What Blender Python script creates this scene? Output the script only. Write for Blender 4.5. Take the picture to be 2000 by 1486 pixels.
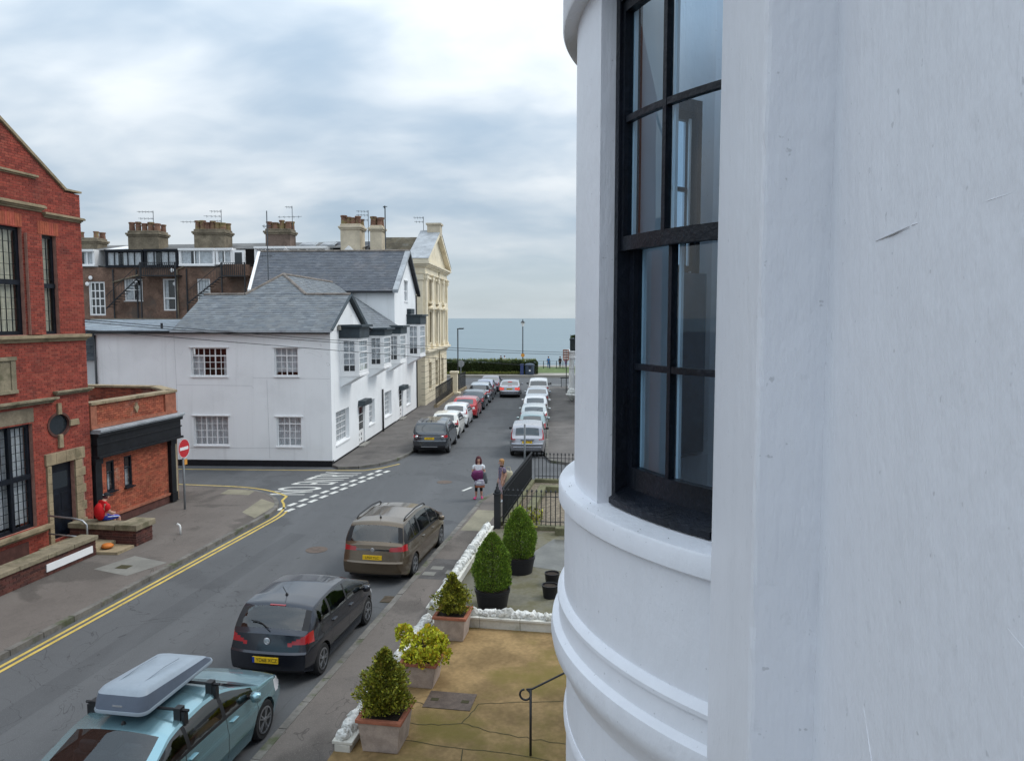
import bpy, math, random
import numpy as np
from mathutils import Matrix, Vector

for o in list(bpy.data.objects):
    bpy.data.objects.remove(o)
SC = bpy.context.scene
COL = SC.collection
R = math.radians

# ------------------------------------------------------------------ camera
CAMZ = 7.0
cam = bpy.data.cameras.new('camera')
camo = bpy.data.objects.new('camera', cam)
COL.objects.link(camo)
camo.location = (0, 0, CAMZ)
camo.rotation_euler = (R(90) - math.atan(122 / 1500.0), 0, 0)
cam.sensor_width = 36.0
cam.lens = 27.0
cam.clip_start = 0.05
cam.clip_end = 60000
SC.camera = camo

# ------------------------------------------------------------------ world: broken overcast
SUN_EL, SUN_ROT = R(50), R(72)
world = bpy.data.worlds.new('World')
SC.world = world
world.use_nodes = True
wn = world.node_tree
wn.nodes.clear()


def wnode(t, **kw):
    n = wn.nodes.new(t)
    for k, v in kw.items():
        setattr(n, k, v)
    return n


def wl(a, b):
    wn.links.new(a, b)


def wmath(op, a, b=None, clamp=False):
    n = wnode('ShaderNodeMath', operation=op)
    n.use_clamp = clamp
    for i, x in enumerate((a, b)):
        if x is None:
            continue
        if isinstance(x, (int, float)):
            n.inputs[i].default_value = x
        else:
            wl(x, n.inputs[i])
    return n.outputs[0]


def wmix(fac, a, b):
    n = wnode('ShaderNodeMix', data_type='RGBA')
    for s, x in ((0, fac), (6, a), (7, b)):
        if isinstance(x, (int, float)):
            n.inputs[s].default_value = x
        elif isinstance(x, tuple):
            n.inputs[s].default_value = (*x, 1)
        else:
            wl(x, n.inputs[s])
    return n.outputs[2]


sky = wnode('ShaderNodeTexSky', sky_type='NISHITA')
sky.sun_disc = False
sky.sun_elevation = SUN_EL
sky.sun_rotation = SUN_ROT
skys = wnode('ShaderNodeVectorMath', operation='SCALE')
wl(sky.outputs[0], skys.inputs[0])
skys.inputs['Scale'].default_value = 0.11
tc = wnode('ShaderNodeTexCoord')
sep = wnode('ShaderNodeSeparateXYZ')
wl(tc.outputs['Generated'], sep.inputs[0])
zz = wmath('MAXIMUM', sep.outputs[2], 0.0)
zd = wmath('ADD', zz, 0.30)
cx = wmath('DIVIDE', sep.outputs[0], zd)
cy = wmath('DIVIDE', sep.outputs[1], zd)
comb = wnode('ShaderNodeCombineXYZ')
wl(cx, comb.inputs[0])
wl(cy, comb.inputs[1])


def cloud(scale, detail, rough, off, dist=0.4):
    mp = wnode('ShaderNodeMapping')
    mp.inputs['Location'].default_value = off
    mp.inputs['Rotation'].default_value = (0, 0, 0.5)
    mp.inputs['Scale'].default_value = (0.85, 1.25, 1)
    wl(comb.outputs[0], mp.inputs[0])
    n = wnode('ShaderNodeTexNoise')
    n.inputs['Scale'].default_value = scale
    n.inputs['Detail'].default_value = detail
    n.inputs['Roughness'].default_value = rough
    n.inputs['Distortion'].default_value = dist
    wl(mp.outputs[0], n.inputs['Vector'])
    return n.outputs[0]


def wramp(x, lo, hi):
    n = wnode('ShaderNodeMapRange', interpolation_type='SMOOTHSTEP')
    n.inputs[1].default_value = lo
    n.inputs[2].default_value = hi
    wl(x, n.inputs[0])
    return n.outputs[0]


c1 = wramp(cloud(1.55, 4, 0.5, (1.75, 0.4, 0), .25), 0.37, 0.63)
c2 = wramp(cloud(4.6, 5, 0.5, (7.0, 3.2, 1), .3), 0.30, 0.72)
cb = wmath('ADD', wmath('MULTIPLY', c1, 0.68), wmath('MULTIPLY', c2, 0.32))
ccol = wmix(cb, (0.43, 0.545, 0.665), (0.825, 0.88, 0.925))
# the pale even band of distant cloud over the sea
hz = wnode('ShaderNodeMapRange', interpolation_type='SMOOTHSTEP')
hz.inputs[1].default_value = 0.0
hz.inputs[2].default_value = 0.13
hz.inputs[3].default_value = 0.7
hz.inputs[4].default_value = 0.0
wl(zz, hz.inputs[0])
ccol = wmix(hz.outputs[0], ccol, (0.75, 0.85, 0.90))
# thin places where the blue behind comes through
cover = wmath('ADD', wmath('MULTIPLY', cb, 0.12), 0.86, clamp=True)
cie = wmath('DIVIDE', wmath('ADD', wmath('MULTIPLY', zz, 2.0), 1.0), 1.46)   # overcast: zenith brighter than horizon
cs = wnode('ShaderNodeVectorMath', operation='SCALE')
wl(ccol, cs.inputs[0])
wl(cie, cs.inputs['Scale'])
fin = wmix(cover, skys.outputs[0], cs.outputs[0])
bg = wnode('ShaderNodeBackground')
wl(fin, bg.inputs[0])
bg.inputs[1].default_value = 1.08
wo = wnode('ShaderNodeOutputWorld')
wl(bg.outputs[0], wo.inputs[0])

sun = bpy.data.lights.new('sun', 'SUN')
sun.energy = 1.4
sun.angle = R(25)
sun.color = (1.0, 0.96, 0.90)
suno = bpy.data.objects.new('sun', sun)
COL.objects.link(suno)
sd = Vector((math.sin(SUN_ROT) * math.cos(SUN_EL), math.cos(SUN_ROT) * math.cos(SUN_EL), math.sin(SUN_EL)))
suno.rotation_euler = sd.to_track_quat('Z', 'Y').to_euler()
suno.location = sd * 50

SC.view_settings.view_transform = 'Standard'
SC.view_settings.look = 'None'
SC.view_settings.exposure = 0.1
SC.view_settings.gamma = 1.0
SC.view_settings.use_curve_mapping = False
SC.render.engine = 'CYCLES'

# ------------------------------------------------------------------ materials
MATS = {}


def mat(name, col, rough=0.8, var=0.0, scale=2.0, bump=0.0, bscale=60.0, metallic=0.0, spec=0.35, coat=0.0,
        col2=None, lo=0.35, hi=0.65, stain=None, attr=False, detail=5.0, trans=0.0, emit=None, stretch=None, alpha=None):
    """procedural surface: two-tone noise in world space, optional stain layer, per-piece tint and fine relief"""
    m = bpy.data.materials.new(name)
    MATS[name] = m
    m.use_nodes = True
    nt = m.node_tree
    b = nt.nodes['Principled BSDF']
    b.inputs['Roughness'].default_value = rough
    b.inputs['Metallic'].default_value = metallic
    b.inputs['Specular IOR Level'].default_value = spec
    b.inputs['Coat Weight'].default_value = coat
    b.inputs['Coat Roughness'].default_value = 0.06
    b.inputs['Base Color'].default_value = (*col, 1)
    if trans:
        b.inputs['Transmission Weight'].default_value = trans
    if alpha is not None:
        b.inputs['Alpha'].default_value = alpha
    if emit:
        b.inputs['Emission Color'].default_value = (*emit[:3], 1)
        b.inputs['Emission Strength'].default_value = emit[3]
    L = nt.links.new
    geo = nt.nodes.new('ShaderNodeNewGeometry')
    vec = geo.outputs['Position']
    if stretch:
        mp = nt.nodes.new('ShaderNodeMapping')
        mp.inputs['Scale'].default_value = stretch
        L(vec, mp.inputs[0])
        vec2 = mp.outputs[0]
    else:
        vec2 = vec

    def noise(sc, v=None, det=detail, ro=0.6):
        n = nt.nodes.new('ShaderNodeTexNoise')
        n.inputs['Scale'].default_value = sc
        n.inputs['Detail'].default_value = det
        n.inputs['Roughness'].default_value = ro
        L(v or vec2, n.inputs['Vector'])
        return n.outputs[0]

    def rng(x, a, c):
        n = nt.nodes.new('ShaderNodeMapRange')
        n.interpolation_type = 'SMOOTHSTEP'
        n.inputs[1].default_value = a
        n.inputs[2].default_value = c
        L(x, n.inputs[0])
        return n.outputs[0]

    def mix(f, a, c, mode='MIX'):
        n = nt.nodes.new('ShaderNodeMix')
        n.data_type = 'RGBA'
        n.blend_type = mode
        for s, x in ((0, f), (6, a), (7, c)):
            if isinstance(x, (int, float)):
                n.inputs[s].default_value = x
            elif isinstance(x, tuple):
                n.inputs[s].default_value = (*x, 1)
            else:
                L(x, n.inputs[s])
        return n.outputs[2]

    out = None
    if var or col2:
        a = tuple(max(0, c * (1 - var)) for c in col)
        c = col2 if col2 else tuple(min(1, c * (1 + var)) for c in col)
        out = mix(rng(noise(scale), lo, hi), a, c)
        if var:
            fine = rng(noise(scale * 9.0), 0.3, 0.7)
            out = mix(fine, out, mix(1.0, out, (1 - var, 1 - var, 1 - var), 'MULTIPLY'))
    if stain:
        scol, ssc, sl, sh = stain
        out = mix(rng(noise(ssc, vec2, 6.0, 0.65), sl, sh), out if out else tuple(col), scol)
    if attr:
        at = nt.nodes.new('ShaderNodeAttribute')
        at.attribute_name = 'tint'
        out = mix(1.0, out if out else tuple(col), at.outputs['Color'], 'MULTIPLY')
    if out is not None:
        L(out, b.inputs['Base Color'])
    if bump:
        bn = nt.nodes.new('ShaderNodeBump')
        bn.inputs['Strength'].default_value = min(1.0, bump)
        bn.inputs['Distance'].default_value = 0.01 * max(1.0, bump)
        L(noise(bscale, vec, 4.0), bn.inputs['Height'])
        L(bn.outputs[0], b.inputs['Normal'])
    return m


def glass_mat(name, tint=(0.9, 0.95, 1.0), refl=0.12, rough=0.02, graze=0.92):
    """thin window glass: clear with fresnel reflection"""
    m = bpy.data.materials.new(name)
    MATS[name] = m
    m.use_nodes = True
    nt = m.node_tree
    nt.nodes.clear()
    o = nt.nodes.new('ShaderNodeOutputMaterial')
    mx = nt.nodes.new('ShaderNodeMixShader')
    t = nt.nodes.new('ShaderNodeBsdfTransparent')
    t.inputs[0].default_value = (*tint, 1)
    g = nt.nodes.new('ShaderNodeBsdfGlossy')
    g.inputs['Roughness'].default_value = rough
    lw = nt.nodes.new('ShaderNodeLayerWeight')
    lw.inputs[0].default_value = 0.5
    pw = nt.nodes.new('ShaderNodeMath')
    pw.operation = 'POWER'
    nt.links.new(lw.outputs['Facing'], pw.inputs[0])
    pw.inputs[1].default_value = 4.2
    ma = nt.nodes.new('ShaderNodeMath')
    ma.operation = 'MULTIPLY_ADD'
    nt.links.new(pw.outputs[0], ma.inputs[0])
    ma.inputs[1].default_value = graze
    ma.inputs[2].default_value = refl
    ma.use_clamp = True
    nt.links.new(ma.outputs[0], mx.inputs[0])
    nt.links.new(t.outputs[0], mx.inputs[1])
    nt.links.new(g.outputs[0], mx.inputs[2])
    nt.links.new(mx.outputs[0], o.inputs[0])
    return m


M = MATS
mat('asphalt_', (0.105, 0.107, 0.110), 0.75, 0.15, 0.55, 0.5, 90, stain=((0.088, 0.092, 0.096), 0.32, 0.48, 0.72), spec=0.45, stretch=(1, .45, 1))
mat('pavement_', (0.178, 0.160, 0.147), 0.82, 0.18, 1.1, 0.5, 70, stain=((0.098, 0.089, 0.083), 0.8, 0.47, 0.66), stretch=(1, .55, 1))
mat('pavement_far', (0.135, 0.123, 0.114), 0.85, 0.14, 0.7, 0.4, 70, stain=((0.075, 0.068, 0.064), 0.5, 0.5, 0.7))
mat('patch', (0.20, 0.195, 0.175), 0.85, 0.10, 1.6, 0.3)
mat('patch_tan', (0.235, 0.215, 0.155), 0.85, 0.12, 1.2, 0.3)
mat('kerbstone', (0.165, 0.155, 0.14), 0.85, 0.2, 2.0, 0.4, stain=((0.075, 0.085, 0.045), 1.3, 0.52, 0.66))
mat('yellow_paint', (0.56, 0.41, 0.10), 0.7, 0.14, 2.5, stain=((0.26, 0.215, 0.11), 4.0, 0.56, 0.72))
mat('white_paint_road', (0.62, 0.62, 0.58), 0.7, 0.1, 3, stain=((0.25, 0.25, 0.24), 4.0, 0.56, 0.74))
mat('yard', (0.28, 0.19, 0.092), 0.95, 0.22, 1.3, 0.6, 60, spec=0.12, stain=((0.165, 0.130, 0.042), 0.55, 0.46, 0.68))
mat('yard_grey', (0.165, 0.155, 0.115), 0.8, 0.2, 0.9, 0.4, 40, stain=((0.105, 0.095, 0.05), 0.9, 0.45, 0.62))
mat('yard_wet', (0.115, 0.115, 0.10), 0.30, 0.25, 1.4, spec=0.6)
mat('gravel', (0.20, 0.165, 0.12), 0.9, 0.35, 9.0, 1.0, 40)
mat('moss_stone', (0.155, 0.15, 0.085), 0.9, 0.25, 2.0, 0.5, 40)
mat('crack', (0.05, 0.045, 0.02), 0.9)
mat('brick_red', (0.305, 0.060, 0.041), 0.85, 0.14, 6.0, 0.5, 60, attr=True, stain=((0.17, 0.042, 0.032), 0.7, 0.5, 0.72))
mat('brick_orange', (0.37, 0.105, 0.058), 0.85, 0.14, 4.0, 0.5, 60, attr=True, stain=((0.30, 0.19, 0.15), 0.9, 0.55, 0.72))
mat('brick_dark', (0.10, 0.042, 0.034), 0.85, 0.2, 4.0, 0.5, 60, attr=True)
mat('mortar', (0.225, 0.115, 0.09), 0.9, 0.15, 8.0)
mat('mortar_red', (0.36, 0.19, 0.15), 0.9, 0.15, 8.0)
mat('sandstone', (0.31, 0.245, 0.155), 0.85, 0.16, 2.5, 0.5, 40, stain=((0.14, 0.12, 0.07), 1.5, 0.52, 0.70))
mat('sandstone_green', (0.26, 0.22, 0.15), 0.85, 0.2, 2.5, 0.5, 40, stain=((0.12, 0.11, 0.065), 1.8, 0.45, 0.66))
mat('render_white_', (0.85, 0.87, 0.885), 0.75, 0.03, 0.7, 0.25, 25, stain=((0.75, 0.77, 0.785), 0.45, 0.45, 0.75))
mat('white_wood', (0.82, 0.82, 0.82), 0.45, 0.02, 2.0, spec=0.4)
mat('white_upvc', (0.86, 0.86, 0.86), 0.35, spec=0.5)
mat('grime', (0.13, 0.12, 0.10), 0.9)
mat('scuff', (0.50, 0.51, 0.53), 0.9)
mat('black_wood', (0.007, 0.010, 0.017), 0.36, 0.3, 4.0, 0.5, 40, spec=0.28)
mat('black_iron', (0.018, 0.020, 0.024), 0.45, spec=0.5)
mat('black_fascia', (0.010, 0.011, 0.014), 0.5, 0.3, 3.0, spec=0.28)
mat('dark_slate_fascia', (0.035, 0.05, 0.06), 0.6, 0.2, 2.0)
mat('plinth', (0.011, 0.011, 0.014), 0.8, 0.2, 2.0)
mat('lead', (0.36, 0.385, 0.41), 0.6, 0.15, 1.5, stain=((0.22, 0.23, 0.25), 1.2, 0.5, 0.7))
mat('slate', (0.152, 0.168, 0.182), 0.65, 0.08, 1.3, 0.3, 40, attr=True, stain=((0.175, 0.188, 0.196), 0.8, 0.45, 0.8), spec=0.3)
mat('slate_dark', (0.085, 0.095, 0.112), 0.6, 0.10, 1.3, 0.3, 40, attr=True, stain=((0.115, 0.115, 0.125), 0.5, 0.5, 0.72), spec=0.4)
mat('slate_pale', (0.27, 0.31, 0.345), 0.6, 0.10, 1.3, 0.2, 40, attr=True, spec=0.4)
mat('slate_under', (0.05, 0.055, 0.06), 0.8)
mat('ridge_tile', (0.20, 0.175, 0.155), 0.85, 0.25, 1.8, 0.4, 30)
mat('roof_moss', (0.095, 0.080, 0.052), 0.85, 0.35, 0.9, 0.5, 20, stain=((0.15, 0.145, 0.125), 1.1, 0.5, 0.7))
mat('roof_grey', (0.15, 0.15, 0.148), 0.8, 0.2, 0.8, 0.3, 20)
mat('terrace_brick', (0.20, 0.125, 0.092), 0.9, 0.32, 0.8, 0.6, 9, stain=((0.115, 0.088, 0.072), 0.35, 0.5, 0.66))
mat('chimney_stone', (0.21, 0.175, 0.125), 0.9, 0.25, 1.2, 0.6, 12, stain=((0.10, 0.085, 0.06), 1.0, 0.5, 0.7))
mat('chimney_brick', (0.135, 0.098, 0.078), 0.9, 0.3, 1.2, 0.6, 12)
mat('chimney_cream', (0.58, 0.505, 0.385), 0.85, 0.12, 1.2)
mat('pot_clay', (0.215, 0.115, 0.078), 0.85, 0.3, 1.5, stain=((0.24, 0.185, 0.085), 1.4, 0.50, 0.62))
mat('cream', (0.78, 0.695, 0.53), 0.8, 0.06, 0.7, 0.2, 20, stain=((0.60, 0.51, 0.35), 0.8, 0.52, 0.74))
mat('cream_dark', (0.33, 0.28, 0.19), 0.85, 0.15, 1.5)
glass_mat('glass', (0.90, 0.93, 0.95), 0.085)
glass_mat('glass_near', (0.62, 0.80, 0.93), 0.085, graze=0.55)
mat('glass_dark', (0.018, 0.024, 0.03), 0.08, spec=0.6)
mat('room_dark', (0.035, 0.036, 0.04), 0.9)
mat('room_blue', (0.10, 0.18, 0.27), 0.85, 0.2, 0.9)
mat('curtain', (0.66, 0.67, 0.68), 0.9, 0.12, 6.0)
mat('curtain_cream', (0.60, 0.55, 0.40), 0.9, 0.15, 5.0)
mat('blind', (0.50, 0.50, 0.48), 0.8)
mat('curtain_red', (0.055, 0.024, 0.020), 0.9, 0.3, 6.0)
mat('lead_came', (0.06, 0.06, 0.065), 0.6)
mat('steel', (0.40, 0.41, 0.42), 0.38, 0.06, 4.0, metallic=0.8)
mat('pole_grey', (0.25, 0.27, 0.28), 0.55, 0.06, 3.0)
mat('aerial', (0.085, 0.095, 0.105), 0.5, metallic=0.4)
mat('sign_red', (0.48, 0.022, 0.030), 0.45)
mat('sign_white', (0.74, 0.74, 0.74), 0.45)
mat('sign_orange', (0.62, 0.28, 0.05), 0.55)
mat('sign_back', (0.30, 0.31, 0.32), 0.5)
mat('terracotta', (0.34, 0.125, 0.075), 0.85, 0.18, 6.0)
mat('pot_grey', (0.40, 0.325, 0.28), 0.85, 0.14, 5.0, 0.3)
mat('soil', (0.035, 0.025, 0.018), 0.95, 0.4, 30, 1.0, 60)
mat('plastic_black', (0.014, 0.014, 0.018), 0.45)
mat('leaf_cypress', (0.165, 0.275, 0.040), 0.65, attr=True)
mat('leaf_conifer', (0.245, 0.265, 0.036), 0.65, attr=True)
mat('leaf_yellow', (0.44, 0.47, 0.035), 0.6, attr=True)
mat('leaf_hedge', (0.060, 0.085, 0.032), 0.7, attr=True)
mat('bark', (0.07, 0.05, 0.035), 0.9, 0.3, 8.0)
mat('grass', (0.105, 0.15, 0.045), 0.85, 0.25, 1.5, attr=False)
mat('grass_blade', (0.20, 0.22, 0.07), 0.85, attr=True)
mat('rock_white', (0.68, 0.68, 0.65), 0.85, 0.14, 6.0, 0.9, 30, stain=((0.34, 0.335, 0.29), 4.5, 0.55, 0.72))
mat('coping_white', (0.60, 0.585, 0.53), 0.8, 0.10, 2.0, 0.4, 30, stain=((0.36, 0.34, 0.26), 2.2, 0.50, 0.70))
mat('promenade', (0.32, 0.30, 0.265), 0.85, 0.1, 0.4)
mat('bin_blue', (0.045, 0.065, 0.10), 0.5)
mat('blue_box', (0.04, 0.06, 0.16), 0.5)
mat('concrete', (0.27, 0.26, 0.235), 0.85, 0.15, 1.5)
mat('planter_dark', (0.016, 0.022, 0.024), 0.55)
mat('litter_orange', (0.55, 0.17, 0.03), 0.6)
mat('litter_white', (0.72, 0.72, 0.70), 0.6)
mat('manhole', (0.115, 0.085, 0.068), 0.7, 0.2, 6.0, 0.4)
mat('cable', (0.035, 0.038, 0.042), 0.6)


def weathered(name, base, dirt, k=1.0, rough=0.55, bump=0.25, crack=True, speck=0.0, streak=0.45):
    """old painted or laid surface: blotches, vertical rain streaks, fine dirt, hairline cracks, brushed relief"""
    m = bpy.data.materials.new(name)
    MATS[name] = m
    m.use_nodes = True
    nt = m.node_tree
    L = nt.links.new
    b = nt.nodes['Principled BSDF']
    b.inputs['Roughness'].default_value = rough
    b.inputs['Specular IOR Level'].default_value = 0.35
    pos = nt.nodes.new('ShaderNodeNewGeometry').outputs['Position']

    def nz(scale, st=(1, 1, 1), det=5.0, ro=0.6, dist=0.0):
        mp = nt.nodes.new('ShaderNodeMapping')
        mp.inputs['Scale'].default_value = st
        L(pos, mp.inputs[0])
        n = nt.nodes.new('ShaderNodeTexNoise')
        n.inputs['Scale'].default_value = scale
        n.inputs['Detail'].default_value = det
        n.inputs['Roughness'].default_value = ro
        n.inputs['Distortion'].default_value = dist
        L(mp.outputs[0], n.inputs['Vector'])
        return n.outputs[0]

    def rg(x, a, c, o0=0.0, o1=1.0):
        n = nt.nodes.new('ShaderNodeMapRange')
        n.interpolation_type = 'SMOOTHSTEP'
        for i, v in enumerate((a, c, o0, o1)):
            n.inputs[i + 1].default_value = v
        L(x, n.inputs[0])
        return n.outputs[0]

    def mm(op, a, c):
        n = nt.nodes.new('ShaderNodeMath')
        n.operation = op
        for i, x in enumerate((a, c)):
            if isinstance(x, (int, float)):
                n.inputs[i].default_value = x
            else:
                L(x, n.inputs[i])
        return n.outputs[0]

    def mx(f, a, c):
        n = nt.nodes.new('ShaderNodeMix')
        n.data_type = 'RGBA'
        for s, x in ((0, f), (6, a), (7, c)):
            if isinstance(x, (int, float)):
                n.inputs[s].default_value = x
            elif isinstance(x, tuple):
                n.inputs[s].default_value = (*x, 1)
            else:
                L(x, n.inputs[s])
        return n.outputs[2]

    d = tuple(dirt)
    col = mx(rg(nz(0.8 * k), 0.42, 0.72, 0.0, 0.35), tuple(base), d)
    col = mx(rg(nz(5.0 * k, (1, 1, 0.06)), 0.50, 0.78, 0.0, streak), col, d)
    col = mx(rg(nz(9.0 * k, (1, 1, 1), 6, 0.7), 0.62, 0.72, 0.0, 0.35), col, d)
    if speck:
        col = mx(rg(nz(38.0 * k, (1, 1, 1), 2), 0.70, 0.76, 0.0, speck), col, tuple(x * 0.45 for x in d))
    if crack:
        ln = mm('ABSOLUTE', mm('SUBTRACT', nz(0.9 * k, (1, 1, .8), 3.0, 0.6, 0.6), 0.5), 0.0)
        line = mm('MULTIPLY', rg(ln, 0.0, 0.0022, 1.0, 0.0), rg(nz(0.7 * k), 0.52, 0.6, 0.0, 0.6))
        col = mx(line, col, tuple(x * 0.6 for x in d))
    L(col, b.inputs['Base Color'])
    if bump:
        h = mm('ADD', mm('MULTIPLY', nz(70.0, (1, 1, 0.10), 3), 0.35), mm('MULTIPLY', nz(14.0 * k, (1, 1, 0.5), 4), 1.0))
        bp = nt.nodes.new('ShaderNodeBump')
        bp.inputs['Strength'].default_value = bump
        bp.inputs['Distance'].default_value = 0.012
        L(h, bp.inputs['Height'])
        L(bp.outputs[0], b.inputs['Normal'])
    return m


def tarmac(name, base, dark, patch):
    """worn road surface: aggregate speckle, long wheel-polished bands, sealed cracks"""
    m = weathered(name, base, dark, 1.0, 0.85, 0.0, False)
    m.node_tree.nodes['Principled BSDF'].inputs['Specular IOR Level'].default_value = 0.22
    nt = m.node_tree
    L = nt.links.new
    b = nt.nodes['Principled BSDF']
    pos = nt.nodes.new('ShaderNodeNewGeometry').outputs['Position']
    src = b.inputs['Base Color'].links[0].from_socket

    def nz(sc, st=(1, 1, 1), det=4.0, dist=0.0):
        mp = nt.nodes.new('ShaderNodeMapping')
        mp.inputs['Scale'].default_value = st
        mp.inputs['Rotation'].default_value = (0, 0, 0.16)
        L(pos, mp.inputs[0])
        n = nt.nodes.new('ShaderNodeTexNoise')
        n.inputs['Scale'].default_value = sc
        n.inputs['Detail'].default_value = det
        n.inputs['Distortion'].default_value = dist
        L(mp.outputs[0], n.inputs['Vector'])
        return n.outputs[0]

    def rg(x, a, c, o0=0.0, o1=1.0):
        n = nt.nodes.new('ShaderNodeMapRange')
        n.interpolation_type = 'SMOOTHSTEP'
        for i, v in enumerate((a, c, o0, o1)):
            n.inputs[i + 1].default_value = v
        L(x, n.inputs[0])
        return n.outputs[0]

    def mx(f, a, c):
        n = nt.nodes.new('ShaderNodeMix')
        n.data_type = 'RGBA'
        for s, x in ((0, f), (6, a), (7, c)):
            if isinstance(x, tuple):
                n.inputs[s].default_value = (*x, 1)
            else:
                L(x, n.inputs[s])
        return n.outputs[2]

    c = mx(rg(nz(1.1, (1, .12, 1)), 0.45, 0.68, 0, .55), src, tuple(x * 1.22 for x in base))
    c = mx(rg(nz(0.35, (1, 1, 1), 5, 0.5), 0.56, 0.62, 0, .7), c, tuple(patch))
    c = mx(rg(nz(60.0, (1, 1, 1), 3), 0.55, 0.72, 0, .5), c, tuple(min(1, x * 1.9) for x in base))
    c = mx(rg(nz(45.0, (1, 1, 1), 3), 0.58, 0.72, 0, .5), c, tuple(x * 0.55 for x in base))
    ab = nt.nodes.new('ShaderNodeMath')
    ab.operation = 'SUBTRACT'
    L(nz(0.45, (1, 1, 1), 4, 1.2), ab.inputs[0])
    ab.inputs[1].default_value = 0.5
    a2 = nt.nodes.new('ShaderNodeMath')
    a2.operation = 'ABSOLUTE'
    L(ab.outputs[0], a2.inputs[0])
    c = mx(rg(a2.outputs[0], 0.0, 0.0035, 0.75, 0.0), c, tuple(x * 0.45 for x in base))
    L(c, b.inputs['Base Color'])
    bp = nt.nodes.new('ShaderNodeBump')
    bp.inputs['Strength'].default_value = 0.5
    bp.inputs['Distance'].default_value = 0.008
    L(nz(80.0), bp.inputs['Height'])
    L(bp.outputs[0], b.inputs['Normal'])
    return m


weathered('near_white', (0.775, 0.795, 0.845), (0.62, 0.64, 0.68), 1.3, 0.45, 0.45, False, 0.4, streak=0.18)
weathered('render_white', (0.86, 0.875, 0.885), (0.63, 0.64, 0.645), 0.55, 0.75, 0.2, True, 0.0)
tarmac('asphalt', (0.100, 0.103, 0.107), (0.080, 0.082, 0.086), (0.078, 0.080, 0.084))
tarmac('pavement', (0.142, 0.124, 0.111), (0.090, 0.079, 0.071), (0.076, 0.067, 0.060))


def sea_material():
    m = bpy.data.materials.new('sea')
    M['sea'] = m
    m.use_nodes = True
    nt = m.node_tree
    b = nt.nodes['Principled BSDF']
    b.inputs['Base Color'].default_value = (0.19, 0.26, 0.28, 1)
    b.inputs['Roughness'].default_value = 0.42
    b.inputs['Specular IOR Level'].default_value = 0.22
    geo = nt.nodes.new('ShaderNodeNewGeometry')
    mp = nt.nodes.new('ShaderNodeMapping')
    mp.inputs['Scale'].default_value = (0.004, 0.02, 1)
    nt.links.new(geo.outputs['Position'], mp.inputs[0])
    n = nt.nodes.new('ShaderNodeTexNoise')
    n.inputs['Scale'].default_value = 1.0
    n.inputs['Detail'].default_value = 6
    nt.links.new(mp.outputs[0], n.inputs['Vector'])
    cr = nt.nodes.new('ShaderNodeMix')
    cr.data_type = 'RGBA'
    cr.inputs[6].default_value = (0.125, 0.178, 0.205, 1)
    cr.inputs[7].default_value = (0.185, 0.24, 0.262, 1)
    nt.links.new(n.outputs[0], cr.inputs[0])
    nt.links.new(cr.outputs[2], b.inputs['Base Color'])
    n2 = nt.nodes.new('ShaderNodeTexNoise')
    n2.inputs['Scale'].default_value = 0.35
    n2.inputs['Detail'].default_value = 6
    nt.links.new(geo.outputs['Position'], n2.inputs['Vector'])
    bp = nt.nodes.new('ShaderNodeBump')
    bp.inputs['Strength'].default_value = 0.5
    bp.inputs['Distance'].default_value = 0.6
    nt.links.new(n2.outputs[0], bp.inputs['Height'])
    nt.links.new(bp.outputs[0], b.inputs['Normal'])


sea_material()


def paint(name, col, metallic=0.25, rough=0.24):
    return mat(name, col, rough, metallic=metallic, spec=0.5, coat=0.8)


# ------------------------------------------------------------------ mesh helpers
I4 = Matrix.Identity(4)


def frame(o, u, v=(0, 0, 1)):
    """local frame: x = u along the surface, y = v up it, z = outward"""
    U = Vector(u).normalized()
    V = Vector(v)
    V = (V - U * V.dot(U)).normalized()
    W = U.cross(V)
    m = Matrix((U, V, W)).transposed().to_4x4()
    m.translation = Vector(o)
    return m


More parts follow.
